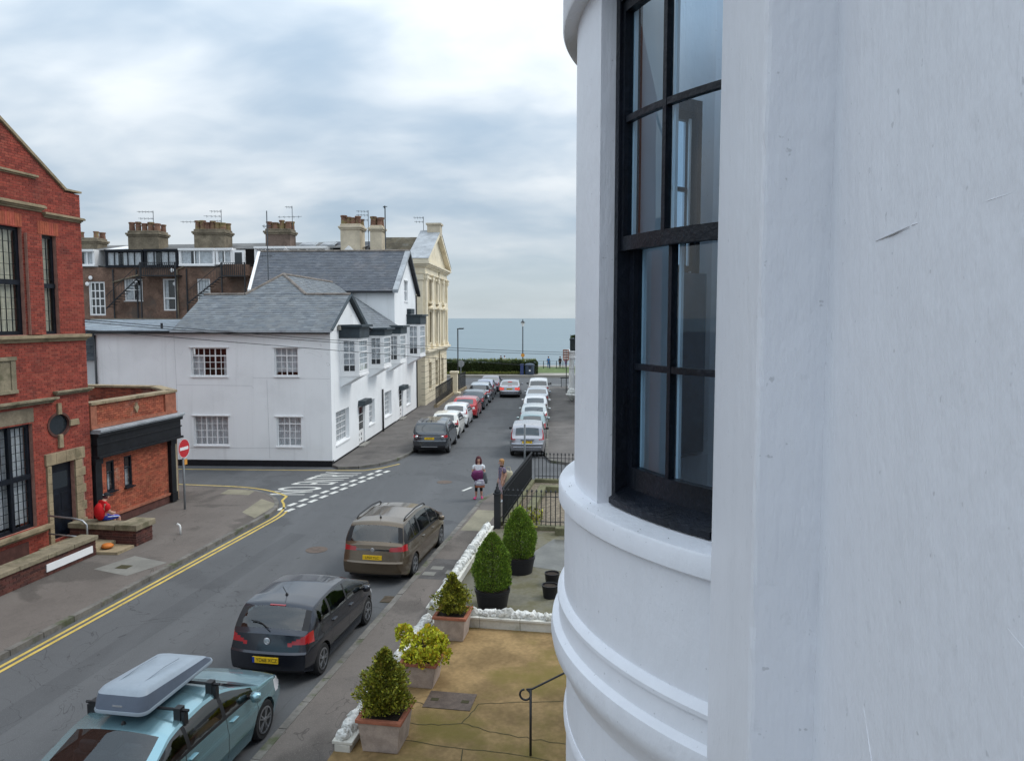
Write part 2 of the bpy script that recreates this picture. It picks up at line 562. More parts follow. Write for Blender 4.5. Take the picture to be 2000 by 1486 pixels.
class MB:
    def __init__(s, T=None):
        s.v = []
        s.f = []
        s.c = []
        s.T = T or I4

    def add(s, vs, fs, tint=None):
        n = len(s.v)
        T = s.T
        s.v += [tuple(T @ Vector(p)) for p in vs]
        s.f += [tuple(i + n for i in f) for f in fs]
        s.c += [tint or (1, 1, 1)] * len(vs)
        return s

    def box(s, x0, x1, y0, y1, z0, z1, tint=None):
        if x1 < x0: x0, x1 = x1, x0
        if y1 < y0: y0, y1 = y1, y0
        if z1 < z0: z0, z1 = z1, z0
        vs = [(x, y, z) for z in (z0, z1) for y in (y0, y1) for x in (x0, x1)]
        return s.add(vs, [(0, 2, 3, 1), (4, 5, 7, 6), (0, 1, 5, 4), (2, 6, 7, 3), (0, 4, 6, 2), (1, 3, 7, 5)], tint)

    def prism(s, poly, z0, z1, tint=None):
        n = len(poly)
        vs = [(p[0], p[1], z0) for p in poly] + [(p[0], p[1], z1) for p in poly]
        fs = [tuple(range(n - 1, -1, -1)), tuple(range(n, 2 * n))] + [(i, (i + 1) % n, n + (i + 1) % n, n + i) for i in range(n)]
        return s.add(vs, fs, tint)

    def tube(s, pts, r, n=6, tint=None):
        pts = [Vector(p) for p in pts]
        rs = r if isinstance(r, (list, tuple)) else [r] * len(pts)
        vs, fs = [], []
        prev = None
        for i, p in enumerate(pts):
            d = (pts[min(i + 1, len(pts) - 1)] - pts[max(i - 1, 0)])
            d = d.normalized() if d.length > 1e-9 else Vector((0, 0, 1))
            if prev is None:
                a = d.orthogonal().normalized()
            else:
                a = (prev - d * prev.dot(d))
                a = a.normalized() if a.length > 1e-6 else d.orthogonal().normalized()
            prev = a
            b = d.cross(a)
            for k in range(n):
                t = 2 * math.pi * k / n
                vs.append(p + (a * math.cos(t) + b * math.sin(t)) * rs[i])
        for i in range(len(pts) - 1):
            for k in range(n):
                k2 = (k + 1) % n
                fs.append((i * n + k, i * n + k2, (i + 1) * n + k2, (i + 1) * n + k))
        fs.append(tuple(range(n - 1, -1, -1)))
        fs.append(tuple(range((len(pts) - 1) * n, len(pts) * n)))
        return s.add(vs, fs, tint)

    def lathe(s, prof, n=20, c=(0, 0, 0), tint=None):
        vs, fs = [], []
        for r, z in prof:
            for k in range(n):
                t = 2 * math.pi * k / n
                vs.append((c[0] + r * math.cos(t), c[1] + r * math.sin(t), c[2] + z))
        for i in range(len(prof) - 1):
            for k in range(n):
                k2 = (k + 1) % n
                fs.append((i * n + k, i * n + k2, (i + 1) * n + k2, (i + 1) * n + k))
        fs.append(tuple(range(n - 1, -1, -1)))
        fs.append(tuple(range((len(prof) - 1) * n, len(prof) * n)))
        return s.add(vs, fs, tint)

    def arc(s, c, prof, p0, p1, n, close=True, tint=None):
        """sweep a closed (r, z) profile round the bow from angle p0 to p1 (degrees)"""
        m = len(prof)
        vs, fs = [], []
        for i in range(n + 1):
            t = R(p0 + (p1 - p0) * i / n)
            for r, z in prof:
                vs.append((c[0] - r * math.cos(t), c[1] - r * math.sin(t), z))
        for i in range(n):
            for k in range(m):
                k2 = (k + 1) % m
                fs.append((i * m + k, i * m + k2, (i + 1) * m + k2, (i + 1) * m + k))
        fs.append(tuple(range(m - 1, -1, -1)))
        fs.append(tuple(range(n * m, (n + 1) * m)))
        return s.add(vs, fs, tint)

    def build(s, name, m=None, parent=None, smooth=False, bevel=0.0, kind=None, auto=None):
        me = bpy.data.meshes.new(name)
        me.from_pydata(s.v, [], s.f)
        if any(c != (1, 1, 1) for c in s.c):
            at = me.color_attributes.new('tint', 'FLOAT_COLOR', 'POINT')
            at.data.foreach_set('color', np.array([(*c, 1) for c in s.c], dtype=np.float32).ravel())
        else:
            if m in ('brick_red', 'brick_orange', 'brick_dark', 'slate', 'slate_dark', 'slate_pale') or (m or '').startswith('leaf'):
                at = me.color_attributes.new('tint', 'FLOAT_COLOR', 'POINT')
                at.data.foreach_set('color', np.ones(len(s.v) * 4, dtype=np.float32))
        fixnormals(me)
        if m:
            me.materials.append(MATS[m])
        if smooth:
            me.polygons.foreach_set('use_smooth', [True] * len(me.polygons))
        o = obj(name, me, parent, kind)
        if bevel:
            b = o.modifiers.new('bevel', 'BEVEL')
            b.width = bevel
            b.segments = 2
            b.limit_method = 'ANGLE'
        if auto:
            me.polygons.foreach_set('use_smooth', [True] * len(me.polygons))
            import bmesh
            bm = bmesh.new()
            bm.from_mesh(me)
            for e in bm.edges:
                if len(e.link_faces) == 2 and e.calc_face_angle(0) > R(auto):
                    e.smooth = False
            bm.to_mesh(me)
            bm.free()
        return o


def fixnormals(me):
    import bmesh
    bm = bmesh.new()
    bm.from_mesh(me)
    bmesh.ops.recalc_face_normals(bm, faces=bm.faces)
    bm.to_mesh(me)
    bm.free()


def obj(name, me, parent=None, kind=None):
    o = bpy.data.objects.new(name, me)
    COL.objects.link(o)
    if parent is not None:
        o.parent = parent
    if kind:
        o['kind'] = kind
    return o


def thing(name, label, cat, loc=(0, 0, 0), rz=0.0, group=None):
    o = bpy.data.objects.new(name, None)
    o.empty_display_size = 0.2
    COL.objects.link(o)
    o.location = loc
    o.rotation_euler = (0, 0, rz)
    return tag(o, label, cat, group)


def tag(o, label, cat, group=None):
    o['label'] = label
    o['category'] = cat
    if group:
        o['group'] = group
    return o


def struct(o):
    o['kind'] = 'structure'
    return o


def text_mesh(name, s, size, m, parent, M4, xs=1.0, ys=1.0, thick=0.002, bold=0.0):
    cu = bpy.data.curves.new(name, 'FONT')
    cu.body = s
    cu.size = size
    cu.align_x = 'CENTER'
    cu.align_y = 'CENTER'
    cu.extrude = thick
    cu.offset = bold
    t = bpy.data.objects.new(name + '_t', cu)
    COL.objects.link(t)
    dg = bpy.context.evaluated_depsgraph_get()
    me = bpy.data.meshes.new_from_object(t.evaluated_get(dg))
    bpy.data.objects.remove(t)
    me.transform(M4 @ Matrix.Diagonal((xs, ys, 1, 1)))
    me.materials.clear()
    me.materials.append(MATS[m])
    return obj(name, me, parent)


# street frames: near street runs 9.5 degrees, far street 3 degrees right of the view
KN = math.atan(0.1673)
KF = math.atan(0.052)


def xy(a, b, K):
    c, s = math.cos(K), math.sin(K)
    return (c * a + s * b, -s * a + c * b)


TN = Matrix.Rotation(-KN, 4, 'Z')
TF = Matrix.Rotation(-KF, 4, 'Z')
CAM = Vector((0, 0, CAMZ))


def clip_poly(poly, clip):
    """convex clip, both counter-clockwise in 2-D"""
    out = poly
    n = len(clip)
    for i in range(n):
        a, b = clip[i], clip[(i + 1) % n]
        inp, out = out, []
        if not inp:
            return []
        side = lambda p: (b[0] - a[0]) * (p[1] - a[1]) - (b[1] - a[1]) * (p[0] - a[0])
        for j in range(len(inp)):
            p, q = inp[j], inp[(j + 1) % len(inp)]
            sp, sq = side(p), side(q)
            if sp >= 0:
                out.append(p)
            if (sp >= 0) != (sq >= 0) and abs(sp - sq) > 1e-12:
                t = sp / (sp - sq)
                out.append((p[0] + (q[0] - p[0]) * t, p[1] + (q[1] - p[1]) * t))
    return out


def area(p):
    return 0.5 * abs(sum(p[i][0] * p[(i + 1) % len(p)][1] - p[(i + 1) % len(p)][0] * p[i][1] for i in range(len(p))))


def courses(clip, du, dv, gap, openings=(), stagger=0.5, vstart=None, alt=None):
    """lay rows of pieces over a convex region, cut round rectangular openings"""
    us = [p[0] for p in clip]
    vs = [p[1] for p in clip]
    u0, u1 = min(us), max(us)
    v = min(vs) if vstart is None else vstart
    pieces = []
    row = 0
    while v < max(vs):
        iv = [(u0, u1)]
        for o in openings:
            if o[3] - v > dv * 0.5 and v + dv - o[2] > dv * 0.5:
                nv = []
                for a, b in iv:
                    if o[1] <= a or o[0] >= b:
                        nv.append((a, b))
                        continue
                    if o[0] > a: nv.append((a, o[0]))
                    if o[1] < b: nv.append((o[1], b))
                iv = nv
        for a, b in iv:
            w = du * (alt if (alt and row % 2) else 1.0)
            u = u0 - w * 1.5 + (row % 2) * stagger * du
            while u < b:
                p0, p1 = max(u, a) + gap / 2, min(u + w, b) - gap / 2
                u += w
                if p1 - p0 < du * 0.12:
                    continue
                full = abs(p1 - p0 - (w - gap)) < 1e-4
                rect = [(p0, v + gap / 2), (p1, v + gap / 2), (p1, v + dv - gap / 2), (p0, v + dv - gap / 2)]
                c = clip_poly(rect, clip)
                if len(c) >= 3 and area(c) > du * dv * 0.08:
                    pieces.append((c, full and len(c) == 4 and abs(area(c) - area(rect)) < 1e-6, w))
        v += dv
        row += 1
    return pieces


def lay(parent, name, stuffname, Fm, pieces, thick, m, tints, singles=300, jitter=0.004, tilt=0.0, seed=1, wm=None):
    """single pieces (nearest to the viewpoint) as objects, the rest joined as one part"""
    rnd = random.Random(seed)
    W = wm or parent.matrix_basis
    wm4 = Matrix.Translation(parent.location) @ parent.rotation_euler.to_matrix().to_4x4()
    if parent.parent:
        pp = parent.parent
        wm4 = Matrix.Translation(pp.location) @ pp.rotation_euler.to_matrix().to_4x4() @ wm4
    cand = []
    for i, (c, full, w) in enumerate(pieces):
        if full:
            mx = sum(p[0] for p in c) / 4
            my = sum(p[1] for p in c) / 4
            P = wm4 @ Fm @ Vector((mx, my, 0))
            u = P.x / max(P.y, 0.1)
            if abs(u) < 0.655:
                cand.append(((P - CAM).length, i))
    cand.sort()
    pick = set(i for d, i in cand[:singles])
    mb = MB(Fm)
    variants = {}
    for i, (c, full, w) in enumerate(pieces):
        t = rnd.choice(tints)
        dz = rnd.uniform(-jitter, jitter)
        if i in pick:
            k = (round(c[1][0] - c[0][0], 3), round(c[2][1] - c[1][1], 3), t)
            if k not in variants:
                b = MB()
                hx, hy = (c[1][0] - c[0][0]) / 2, (c[2][1] - c[1][1]) / 2
                lift = tilt
                b.add([(-hx, -hy, -0.01), (hx, -hy, -0.01), (hx, hy, -0.01), (-hx, hy, -0.01),
                       (-hx, -hy, thick + lift), (hx, -hy, thick + lift), (hx, hy, thick), (-hx, hy, thick)],
                      [(4, 5, 6, 7), (0, 1, 5, 4), (1, 2, 6, 5), (2, 3, 7, 6), (3, 0, 4, 7)], t)
                o0 = b.build(name, m, parent)
                variants[k] = o0.data
                o = o0
            else:
                o = obj(name, variants[k], parent)
            o.matrix_local = Fm @ Matrix.Translation(((c[0][0] + c[1][0]) / 2, (c[0][1] + c[2][1]) / 2, dz))
        else:
            n = len(c)
            vmin = min(p[1] for p in c)
            vmax = max(p[1] for p in c)
            top = [(p[0], p[1], thick + dz + tilt * (vmax - p[1]) / max(vmax - vmin, 1e-6)) for p in c]
            vs = [(p[0], p[1], -0.01) for p in c] + top
            fs = [tuple(range(n, 2 * n))] + [(j, (j + 1) % n, n + (j + 1) % n, n + j) for j in range(n)]
            mb.add(vs, fs, t)
    if mb.v:
        mb.build(stuffname, m, parent, kind='stuff')


def wall(mb, u0, u1, v0, v1, w0, w1, openings=()):
    us = sorted(set([u0, u1] + [min(max(x, u0), u1) for o in openings for x in o[:2]]))
    vs = sorted(set([v0, v1] + [min(max(x, v0), v1) for o in openings for x in o[2:4]]))
    solid = {}
    for i in range(len(us) - 1):
        for j in range(len(vs) - 1):
            cu, cv = (us[i] + us[i + 1]) / 2, (vs[j] + vs[j + 1]) / 2
            solid[i, j] = not any(o[0] < cu < o[1] and o[2] < cv < o[3] for o in openings)
    for (i, j), s in solid.items():
        if not s:
            continue
        a, b, c, d = us[i], us[i + 1], vs[j], vs[j + 1]
        q = []
        q.append([(a, c, w1), (b, c, w1), (b, d, w1), (a, d, w1)])
        q.append([(b, c, w0), (a, c, w0), (a, d, w0), (b, d, w0)])
        if not solid.get((i - 1, j)): q.append([(a, c, w0), (a, c, w1), (a, d, w1), (a, d, w0)])
        if not solid.get((i + 1, j)): q.append([(b, c, w1), (b, c, w0), (b, d, w0), (b, d, w1)])
        if not solid.get((i, j - 1)): q.append([(a, c, w0), (b, c, w0), (b, c, w1), (a, c, w1)])
        if not solid.get((i, j + 1)): q.append([(a, d, w1), (b, d, w1), (b, d, w0), (a, d, w0)])
        for k in q:
            mb.add(k, [(0, 1, 2, 3)])
    return mb


def window(parent, Fm, u0, u1, v0, v1, cols=2, rows=2, fm='white_wood', fw=0.055, bar=0.025, depth=0.13, sill=0.05,
           curtain=None, cm='curtain', rowpos=None, colpos=None, thickbars=(), tcols=(), pane=True, glass='glass', name='window', room='room_dark', hood=0.0, proud=0.0):
    """a window part with its glazing bars, panes, sill, curtain and the dark room behind as sub-parts"""
    w = -depth
    mb = MB(Fm)
    f0, f1 = w - 0.03, w + 0.04 + proud
    e = 0.003
    mb.box(u0 + e, u0 + fw, v0 + e, v1 - e, f0, f1)
    mb.box(u1 - fw, u1 - e, v0 + e, v1 - e, f0, f1)
    mb.box(u0 + fw, u1 - fw, v0 + e, v0 + fw, f0, f1)
    mb.box(u0 + fw, u1 - fw, v1 - fw, v1 - e, f0, f1)
    win = mb.build(name, fm, parent)
    iu0, iu1, iv0, iv1 = u0 + fw, u1 - fw, v0 + fw, v1 - fw
    cp = colpos or [i / cols for i in range(cols + 1)]
    rp = rowpos or [i / rows for i in range(rows + 1)]
    U = [iu0 + (iu1 - iu0) * t for t in cp]
    V = [iv0 + (iv1 - iv0) * t for t in rp]
    if len(U) > 2 or len(V) > 2:
        mb = MB(Fm)
        for i, u in enumerate(U[1:-1], 1):
            h = bar * (2.0 if i in tcols else 1) / 2
            mb.box(u - h, u + h, iv0, iv1, w - 0.012, w + (0.025 if i in tcols else 0.014))
        for j, v in enumerate(V[1:-1], 1):
            h = bar * (2.2 if j in thickbars else 1) / 2
            mb.box(iu0, iu1, v - h, v + h, w - 0.010, w + (0.028 if j in thickbars else 0.016))
        mb.build('glazing_bars', fm, win)
    if pane:
        for i in range(len(U) - 1):
            for j in range(len(V) - 1):
                hu, hv = (U[i + 1] - U[i]) / 2 - bar / 2 + 0.002, (V[j + 1] - V[j]) / 2 - bar / 2 + 0.002
                k = ('pane', round(hu, 3), round(hv, 3), glass)
                me = CACHE.get(k)
                if me is None:
                    me = bpy.data.meshes.new('pane')
                    me.from_pydata([(-hu, -hv, 0), (hu, -hv, 0), (hu, hv, 0), (-hu, hv, 0)], [], [(0, 1, 2, 3)])
                    me.materials.append(MATS[glass])
                    CACHE[k] = me
                p = obj('pane', me, win)
                p.matrix_local = Fm @ Matrix.Translation(((U[i] + U[i + 1]) / 2, (V[j] + V[j + 1]) / 2, w)) @ Matrix.Rotation(RND.uniform(-0.012, 0.012), 4, 'X')
    if curtain:
        mb = MB(Fm)
        for (a, b, c, d) in curtain:
            n = max(6, int((b - a) * (u1 - u0) * 26))
            vs = []
            for i in range(n + 1):
                t = a + (b - a) * i / n
                x = u0 + (u1 - u0) * t
                off = 0.025 * math.sin(i * 1.9) + 0.012 * math.sin(i * 4.7)
                vs += [(x, v0 + (v1 - v0) * c, w - 0.12 + off), (x, v0 + (v1 - v0) * d, w - 0.12 + off * 0.6)]
            mb.add(vs, [(2 * i, 2 * i + 2, 2 * i + 3, 2 * i + 1) for i in range(n)])
        mb.build('curtain', cm, win)
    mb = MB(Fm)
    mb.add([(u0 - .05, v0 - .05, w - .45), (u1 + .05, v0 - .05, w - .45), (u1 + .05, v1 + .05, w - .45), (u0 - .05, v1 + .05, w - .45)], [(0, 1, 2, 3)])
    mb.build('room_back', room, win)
    if sill:
        mb = MB(Fm)
        mb.box(u0 - 0.05, u1 + 0.05, v0 - sill, v0 - 0.001, -depth, 0.06)
        mb.build('sill', fm, win)
    if hood:
        mb = MB(Fm)
        mb.box(u0 - 0.10, u1 + 0.10, v1 + 0.002, v1 + hood, -0.02, 0.07)
        mb.build('hood', fm, win)
    return win


CACHE = {}
RND = random.Random(5)

# ================================================================== THE SETTING
def sheet(name, poly, z, m, K=None, parent=None):
    pts = [xy(p[0], p[1], K) if K is not None else p for p in poly]
    mb = MB()
    mb.add([(p[0], p[1], z) for p in pts], [tuple(range(len(pts)))])
    return mb.build(name, m, parent)


def slab(name, poly, z0, z1, m, K):
    mb = MB()
    mb.prism([xy(p[0], p[1], K) for p in poly], z0, z1)
    return mb.build(name, m)


def arcpts(c, r, a0, a1, n=10):
    return [(c[0] + r * math.cos(R(a0 + (a1 - a0) * i / n)), c[1] + r * math.sin(R(a0 + (a1 - a0) * i / n))) for i in range(n + 1)]


ground = MB()
ground.add([(-400, -60, 0), (400, -60, 0), (400, 112, 0), (-400, 112, 0)], [(0, 1, 2, 3)])
struct(ground.build('road', 'asphalt'))
# the land ends in a cliff edge; sea beyond, well below
cl = MB()
cl.add([(-400, 112, -0.002), (400, 112, -0.002), (400, 118, -4), (-400, 118, -4), (400, 150, -22), (-400, 150, -22)], [(0, 1, 2, 3), (3, 2, 4, 5)])
struct(cl.build('cliff', 'grass'))
s = MB()
s.add([(-30000, 140, -20), (30000, 140, -20), (30000, 40000, -20), (-30000, 40000, -20)], [(0, 1, 2, 3)])
struct(s.build('sea', 'sea'))

KH = 0.12
LKERB = [(-12.9, -3), (-12.9, 23.6)] + arcpts((-16.9, 24.6), 4.0, 0, 90, 12) + [(-30, 28.6)]
LPOLY = LKERB + [(-30, 27.0), (-18.4, 27.0), (-17.25, 26.2), (-17.25, -3)]
pl = struct(slab('pavement', LPOLY, -0.05, KH, 'pavement', KN))
RKERB = [(-5.85, -3), (-5.85, 28.0), (-5.72, 29.0), (-5.45, 29.9), (-5.0, 31.2), (-4.5, 32.0), (-3.6, 32.5), (6, 32.6)]
pr = struct(slab('pavement', RKERB[::-1] + [(-4.72, -3), (-4.72, 24.1), (-4.6, 31.7), (6, 31.7)], -0.05, KH, 'pavement', KN))
FLK = [(-9.9, 34.75)] + [(-9.0, 34.95), (-8.2, 35.7), (-7.6, 37.0), (-7.3, 38.6), (-7.25, 40), (-7.25, 77), (-8.2, 78.4), (-40, 78.6)]
pfl = struct(slab('pavement', FLK + [(-40, 76.5), (-10.1, 74.5), (-10.35, 60), (-10.35, 35.3)], -0.05, KH, 'pavement_far', KF))
FRK = [(6, 36.2), (1.0, 36.3), (0.0, 36.9), (-0.25, 38.2), (-0.25, 76), (0.3, 77.6), (8, 78)]
pfr = struct(slab('pavement', FRK + [(5.0, 60), (5.0, 40)], -0.05, KH, 'pavement_far', KF))


def kerb(parent, line, K, step=0.92, m='kerbstone'):
    """kerb stones laid end to end along a line"""
    pts = [Vector(xy(p[0], p[1], K)) for p in line]
    seg = [(pts[i], pts[i + 1]) for i in range(len(pts) - 1)]
    rnd = random.Random(3)
    meshes = []
    for k in range(5):
        b = MB()
        b.box(-0.073, 0.073, 0.008, step - 0.008, -0.04, KH + 0.008 + rnd.uniform(-0.004, 0.004))
        o = b.build('kerb_stone', m, parent, bevel=0.0)
        meshes.append(o.data)
        bpy.data.objects.remove(o)
    for a, b in seg:
        L = (b - a).length
        n = max(1, round(L / step))
        d = (b - a).normalized()
        for i in range(n):
            p = a + d * (L * i / n)
            if p.y < 8 and abs(p.x) > 6:
                continue
            if p.y > 80 or p.y < 5:
                continue
            o = obj('kerb_stone', rnd.choice(meshes), parent)
            o.location = (p.x, p.y, rnd.uniform(-0.004, 0.004))
            o.rotation_euler = (0, 0, math.atan2(-d.x, d.y) + rnd.uniform(-0.006, 0.006))
            o.scale = (1, L / n / step, 1)


kerb(pl, LKERB, KN)
kerb(pr, RKERB[:-1], KN)
kerb(pfl, FLK[:-2], KF)
kerb(pfr, FRK[1:-1], KF)

# repair patches and covers let into the pavements
for nm, poly, K, m in (
        ('paving_patch', [(-14.75, 18.45), (-13.5, 18.1), (-13.1, 19.3), (-14.4, 19.7)], KN, 'patch'),
        ('paving_patch', [(-13.9, 24.9), (-13.05, 24.2), (-13.2, 26.2), (-14.2, 26.9)], KN, 'patch_tan'),
        ('paving_patch', [(-16.2, 27.4), (-15.0, 27.4), (-15.1, 28.2), (-16.3, 28.2)], KN, 'patch_tan'),
        ('paving_patch', [(-5.7, 23.9), (-4.95, 23.9), (-4.95, 26.6), (-5.7, 26.6)], KN, 'patch_tan'),
        ('paving_patch', [(-5.75, 19.2), (-4.75, 19.2), (-4.75, 20.9), (-5.75, 20.9)], KN, 'crackpatch')):
    if m == 'crackpatch':
        mat('crackpatch', (0.085, 0.08, 0.078), 0.85, 0.25, 2.0, 0.4)
    o = sheet(nm, poly, KH + 0.004, m, K)
    struct(o)
for (a, b, w, h) in ((-5.55, 19.6, .34, .28), (-5.45, 20.1, .34, .28), (-4.98, 19.8, .3, .3), (-14.05, 18.75, .36, .3)):
    o = sheet('access_cover', [(a - w / 2, b - h / 2), (a + w / 2, b - h / 2), (a + w / 2, b + h / 2), (a - w / 2, b + h / 2)], KH + 0.009, 'patch' if a > -10 else 'crack', KN)
    struct(o)


# painted road markings
def stripe(name, line, K, w, z, m):
    pts = [Vector(p) for p in line]
    L, Rr = [], []
    for i, p in enumerate(pts):
        d = (pts[min(i + 1, len(pts) - 1)] - pts[max(i - 1, 0)]).normalized()
        n = Vector((-d.y, d.x))
        L.append(xy(*(p + n * w / 2), K))
        Rr.append(xy(*(p - n * w / 2), K))
    mb = MB()
    n = len(pts)
    mb.add([(q[0], q[1], z) for q in L] + [(q[0], q[1], z) for q in Rr], [(i, i + 1, n + i + 1, n + i) for i in range(n - 1)])
    return struct(mb.build(name, m))


def off(line, d):
    pts = [Vector(p) for p in line]
    out = []
    for i, p in enumerate(pts):
        t = (pts[min(i + 1, len(pts) - 1)] - pts[max(i - 1, 0)]).normalized()
        out.append(tuple(p + Vector((t.y, -t.x)) * d))
    return out


stripe('yellow_line', off(LKERB[:8], 0.26), KN, 0.085, 0.004, 'yellow_paint')
stripe('yellow_line', off(LKERB[:5], 0.44), KN, 0.085, 0.0065, 'yellow_paint')
stripe('yellow_line', off(LKERB[:8], 0.26)[-1:] + off(LKERB[8:], 0.62), KN, 0.10, 0.008, 'yellow_paint')
stripe('yellow_line', off(RKERB[2:-2], -0.22), KN, 0.10, 0.004, 'yellow_paint')
stripe('yellow_line', [(-30, 34.3), (-10.5, 34.45), (-8.6, 34.55), (-7.9, 35.2), (-7.3, 36.2)], KF, 0.10, 0.004, 'yellow_paint')

# double give-way dashes across the mouth of the side street
A0, A1 = Vector((-8.25, 27.25)), Vector((-5.62, 35.0))
d = (A1 - A0).normalized()
nrm = Vector((-d.y, d.x))
for row, offs in ((0, 0.0), (1, 0.42)):
    pass
    for i in range(11):
        t = 0.15 + i * 0.745
        if row == 1 and i == 0:
            t += 0.05
        p = A0 + d * t + nrm * offs
        q = p + d * 0.47
        hw = nrm * 0.095
        mb = MB()
        mb.add([(*(p - hw), 0.004), (*(p + hw), 0.004), (*(q + hw), 0.004), (*(q - hw), 0.004)], [(0, 1, 2, 3)])
        struct(mb.build('give_way_dash', 'white_paint_road'))
# NO ENTRY lettering, drawn long for drivers coming out of the junction: read from the main road
ang = math.atan2(d.y, d.x)


def road_word(word, cen, length, tall):
    """stretched capitals painted on the asphalt; baseline runs along the give-way line"""
    MTX = Matrix.Translation((cen[0], cen[1], 0.0045)) @ Matrix.Rotation(ang, 4, 'Z')
    o = text_mesh('road_lettering', word, 1.0, 'white_paint_road', None, I4, thick=0.0)
    me = o.data
    xs = [v.co.x for v in me.vertices]
    ys = [v.co.y for v in me.vertices]
    sx = length / (max(xs) - min(xs))
    sy = tall / (max(ys) - min(ys))
    sh = Matrix(((1, -0.33, 0, 0), (0, 1, 0, 0), (0, 0, 1, 0), (0, 0, 0, 1)))
    me.transform(MTX @ sh @ Matrix.Diagonal((sx, sy, 1, 1)) @ Matrix.Translation((-(max(xs) + min(xs)) / 2, -(max(ys) + min(ys)) / 2, 0)))
    struct(o)
    return o


nc = A0 + d * 3.15 + nrm * 1.72
road_word('NO', nc, 1.55, 1.65)
nc = A0 + d * 5.75 + nrm * 1.72
road_word('ENTRY', nc, 2.75, 1.65)
stripe('centre_dash', [(-3.6, 30.6), (-3.3, 31.3)], KF, 0.12, 0.004, 'white_paint_road')
stripe('road_seam', [(-9.4, 4), (-9.5, 24)], KN, 0.02, 0.003, 'asphalt')

# gully grates by the kerb, a manhole and trench reinstatements in the carriageway
for (a, b, K) in ((-6.08, 17.9, KN),):
    o = sheet('gully_grate', [(a - .2, b - .22), (a + .2, b - .22), (a + .2, b + .22), (a - .2, b + .22)], .010, 'crack', K)
    struct(o)
    for k in range(5):
        bar_ = MB(TN)
        bar_.box(a - .19, a + .19, b - .19 + k * .085, b - .15 + k * .085, .010, .016)
        bar_.build('grate_bar', 'manhole', o)
for (a, b) in ((-9.6, 21.5), (-8.2, 31.5)):
    mbk = MB(TN)
    mbk.lathe([(.33, .002), (.33, .008), (.29, .0095)], 24, (a, b, 0))
    struct(mbk.build('road_manhole', 'manhole'))
tarmac('asphalt_new', (0.087, 0.090, 0.094), (0.07, 0.072, 0.076), (0.070, 0.072, 0.076))
for poly in ([(-11.2, 10.5), (-10.55, 10.5), (-10.6, 23.0), (-11.2, 23.1)], [(-9.4, 24.6), (-6.3, 24.9), (-6.3, 25.5), (-9.5, 25.2)], [(-8.6, 12.2), (-7.4, 12.1), (-7.3, 13.4), (-8.5, 13.5)]):
    struct(sheet('road_patch', poly, .0025, 'asphalt_new', KN))
struct(sheet('road_patch', [(-5.2, 40.5), (-2.5, 40.7), (-2.5, 41.5), (-5.2, 41.2)], .0025, 'asphalt_new', KF))
# the cross street along the front and what lies beyond it
prom = MB()
prom.box(-60, 60, 90.3, 112, -0.05, KH)
struct(prom.build('promenade', 'promenade'))
kb = MB()
kb.box(-60, 60, 89.9, 90.295, -0.05, 0.30)
struct(kb.build('sea_front_kerb', 'promenade'))
gl = MB()
gl.add([(3.2, 96, KH + .012), (30, 96, KH + .012), (30, 108, KH + .012), (3.2, 108, KH + .012)], [(0, 1, 2, 3)])
struct(gl.build('lawn', 'grass'))
for i in range(4):
    stripe('cross_street_dash', [(4.2 + i * 1.5, 80.6), (5.2 + i * 1.5, 80.6)], 0, 0.22, 0.004, 'white_paint_road')

# front yard of the near house
yd = MB(TN)
yd.prism([(-4.72, -3), (0.6, -3), (0.6, 16.2), (-4.72, 16.2)], -0.05, KH + 0.03)
yard = struct(yd.build('yard', 'yard'))
yd = MB(TN)
yd.prism([(-4.72, 16.2), (0.6, 16.2), (0.6, 24.1), (-4.72, 24.1)], -0.05, KH + 0.02)
struct(yd.build('yard', 'yard_grey'))
yd = MB(TN)
yd.prism([(-4.6, 24.1), (0.6, 24.1), (0.6, 31.7), (-4.6, 31.7)], -0.05, KH + 0.02)
struct(yd.build('gravel_garden', 'gravel'))
o = sheet('wet_patch', [(-2.9, 20.6), (-1.6, 20.2), (-0.6, 20.9), (-0.4, 23.2), (-2.6, 23.3), (-3.0, 22.0)], KH + 0.025, 'yard_wet', KN)
struct(o)
def jit(ln):
    rr = random.Random(int(ln[0][1] * 100))
    out = []
    for i in range(len(ln) - 1):
        for k in range(6):
            t = k / 6
            out.append((ln[i][0] + (ln[i + 1][0] - ln[i][0]) * t + rr.uniform(-.02, .02), ln[i][1] + (ln[i + 1][1] - ln[i][1]) * t + rr.uniform(-.03, .03)))
    return out + [ln[-1]]


for ln in ([(-4.3, 12.15), (-3.5, 12.05), (-2.9, 12.2), (-2.3, 12.0), (-1.5, 11.9), (-.6, 11.75)], [(-2.9, 12.2), (-2.75, 12.9), (-2.2, 13.05), (-1.1, 13.3), (0.2, 13.4)],
           [(-4.3, 11.55), (-3.2, 11.5), (-2.0, 11.42), (-.6, 11.3)], [(-2.7, 11.45), (-2.6, 10.4)], [(-4.2, 12.9), (-3.7, 12.7)]):
    stripe('paving_crack', jit(ln), KN, 0.016, KH + 0.034, 'crack')
mh = MB(TN)
mh.box(-3.72, -2.86, 12.62, 13.22, KH + .03, KH + .042)
o = struct(mh.build('manhole_cover', 'manhole'))
for dx in (-.28, .28):
    hb = MB(TN)
    hb.box(-3.29 + dx - .07, -3.29 + dx + .07, 12.86, 12.96, KH + .042, KH + .047)
    hb.build('lifting_slot', 'crack', o)

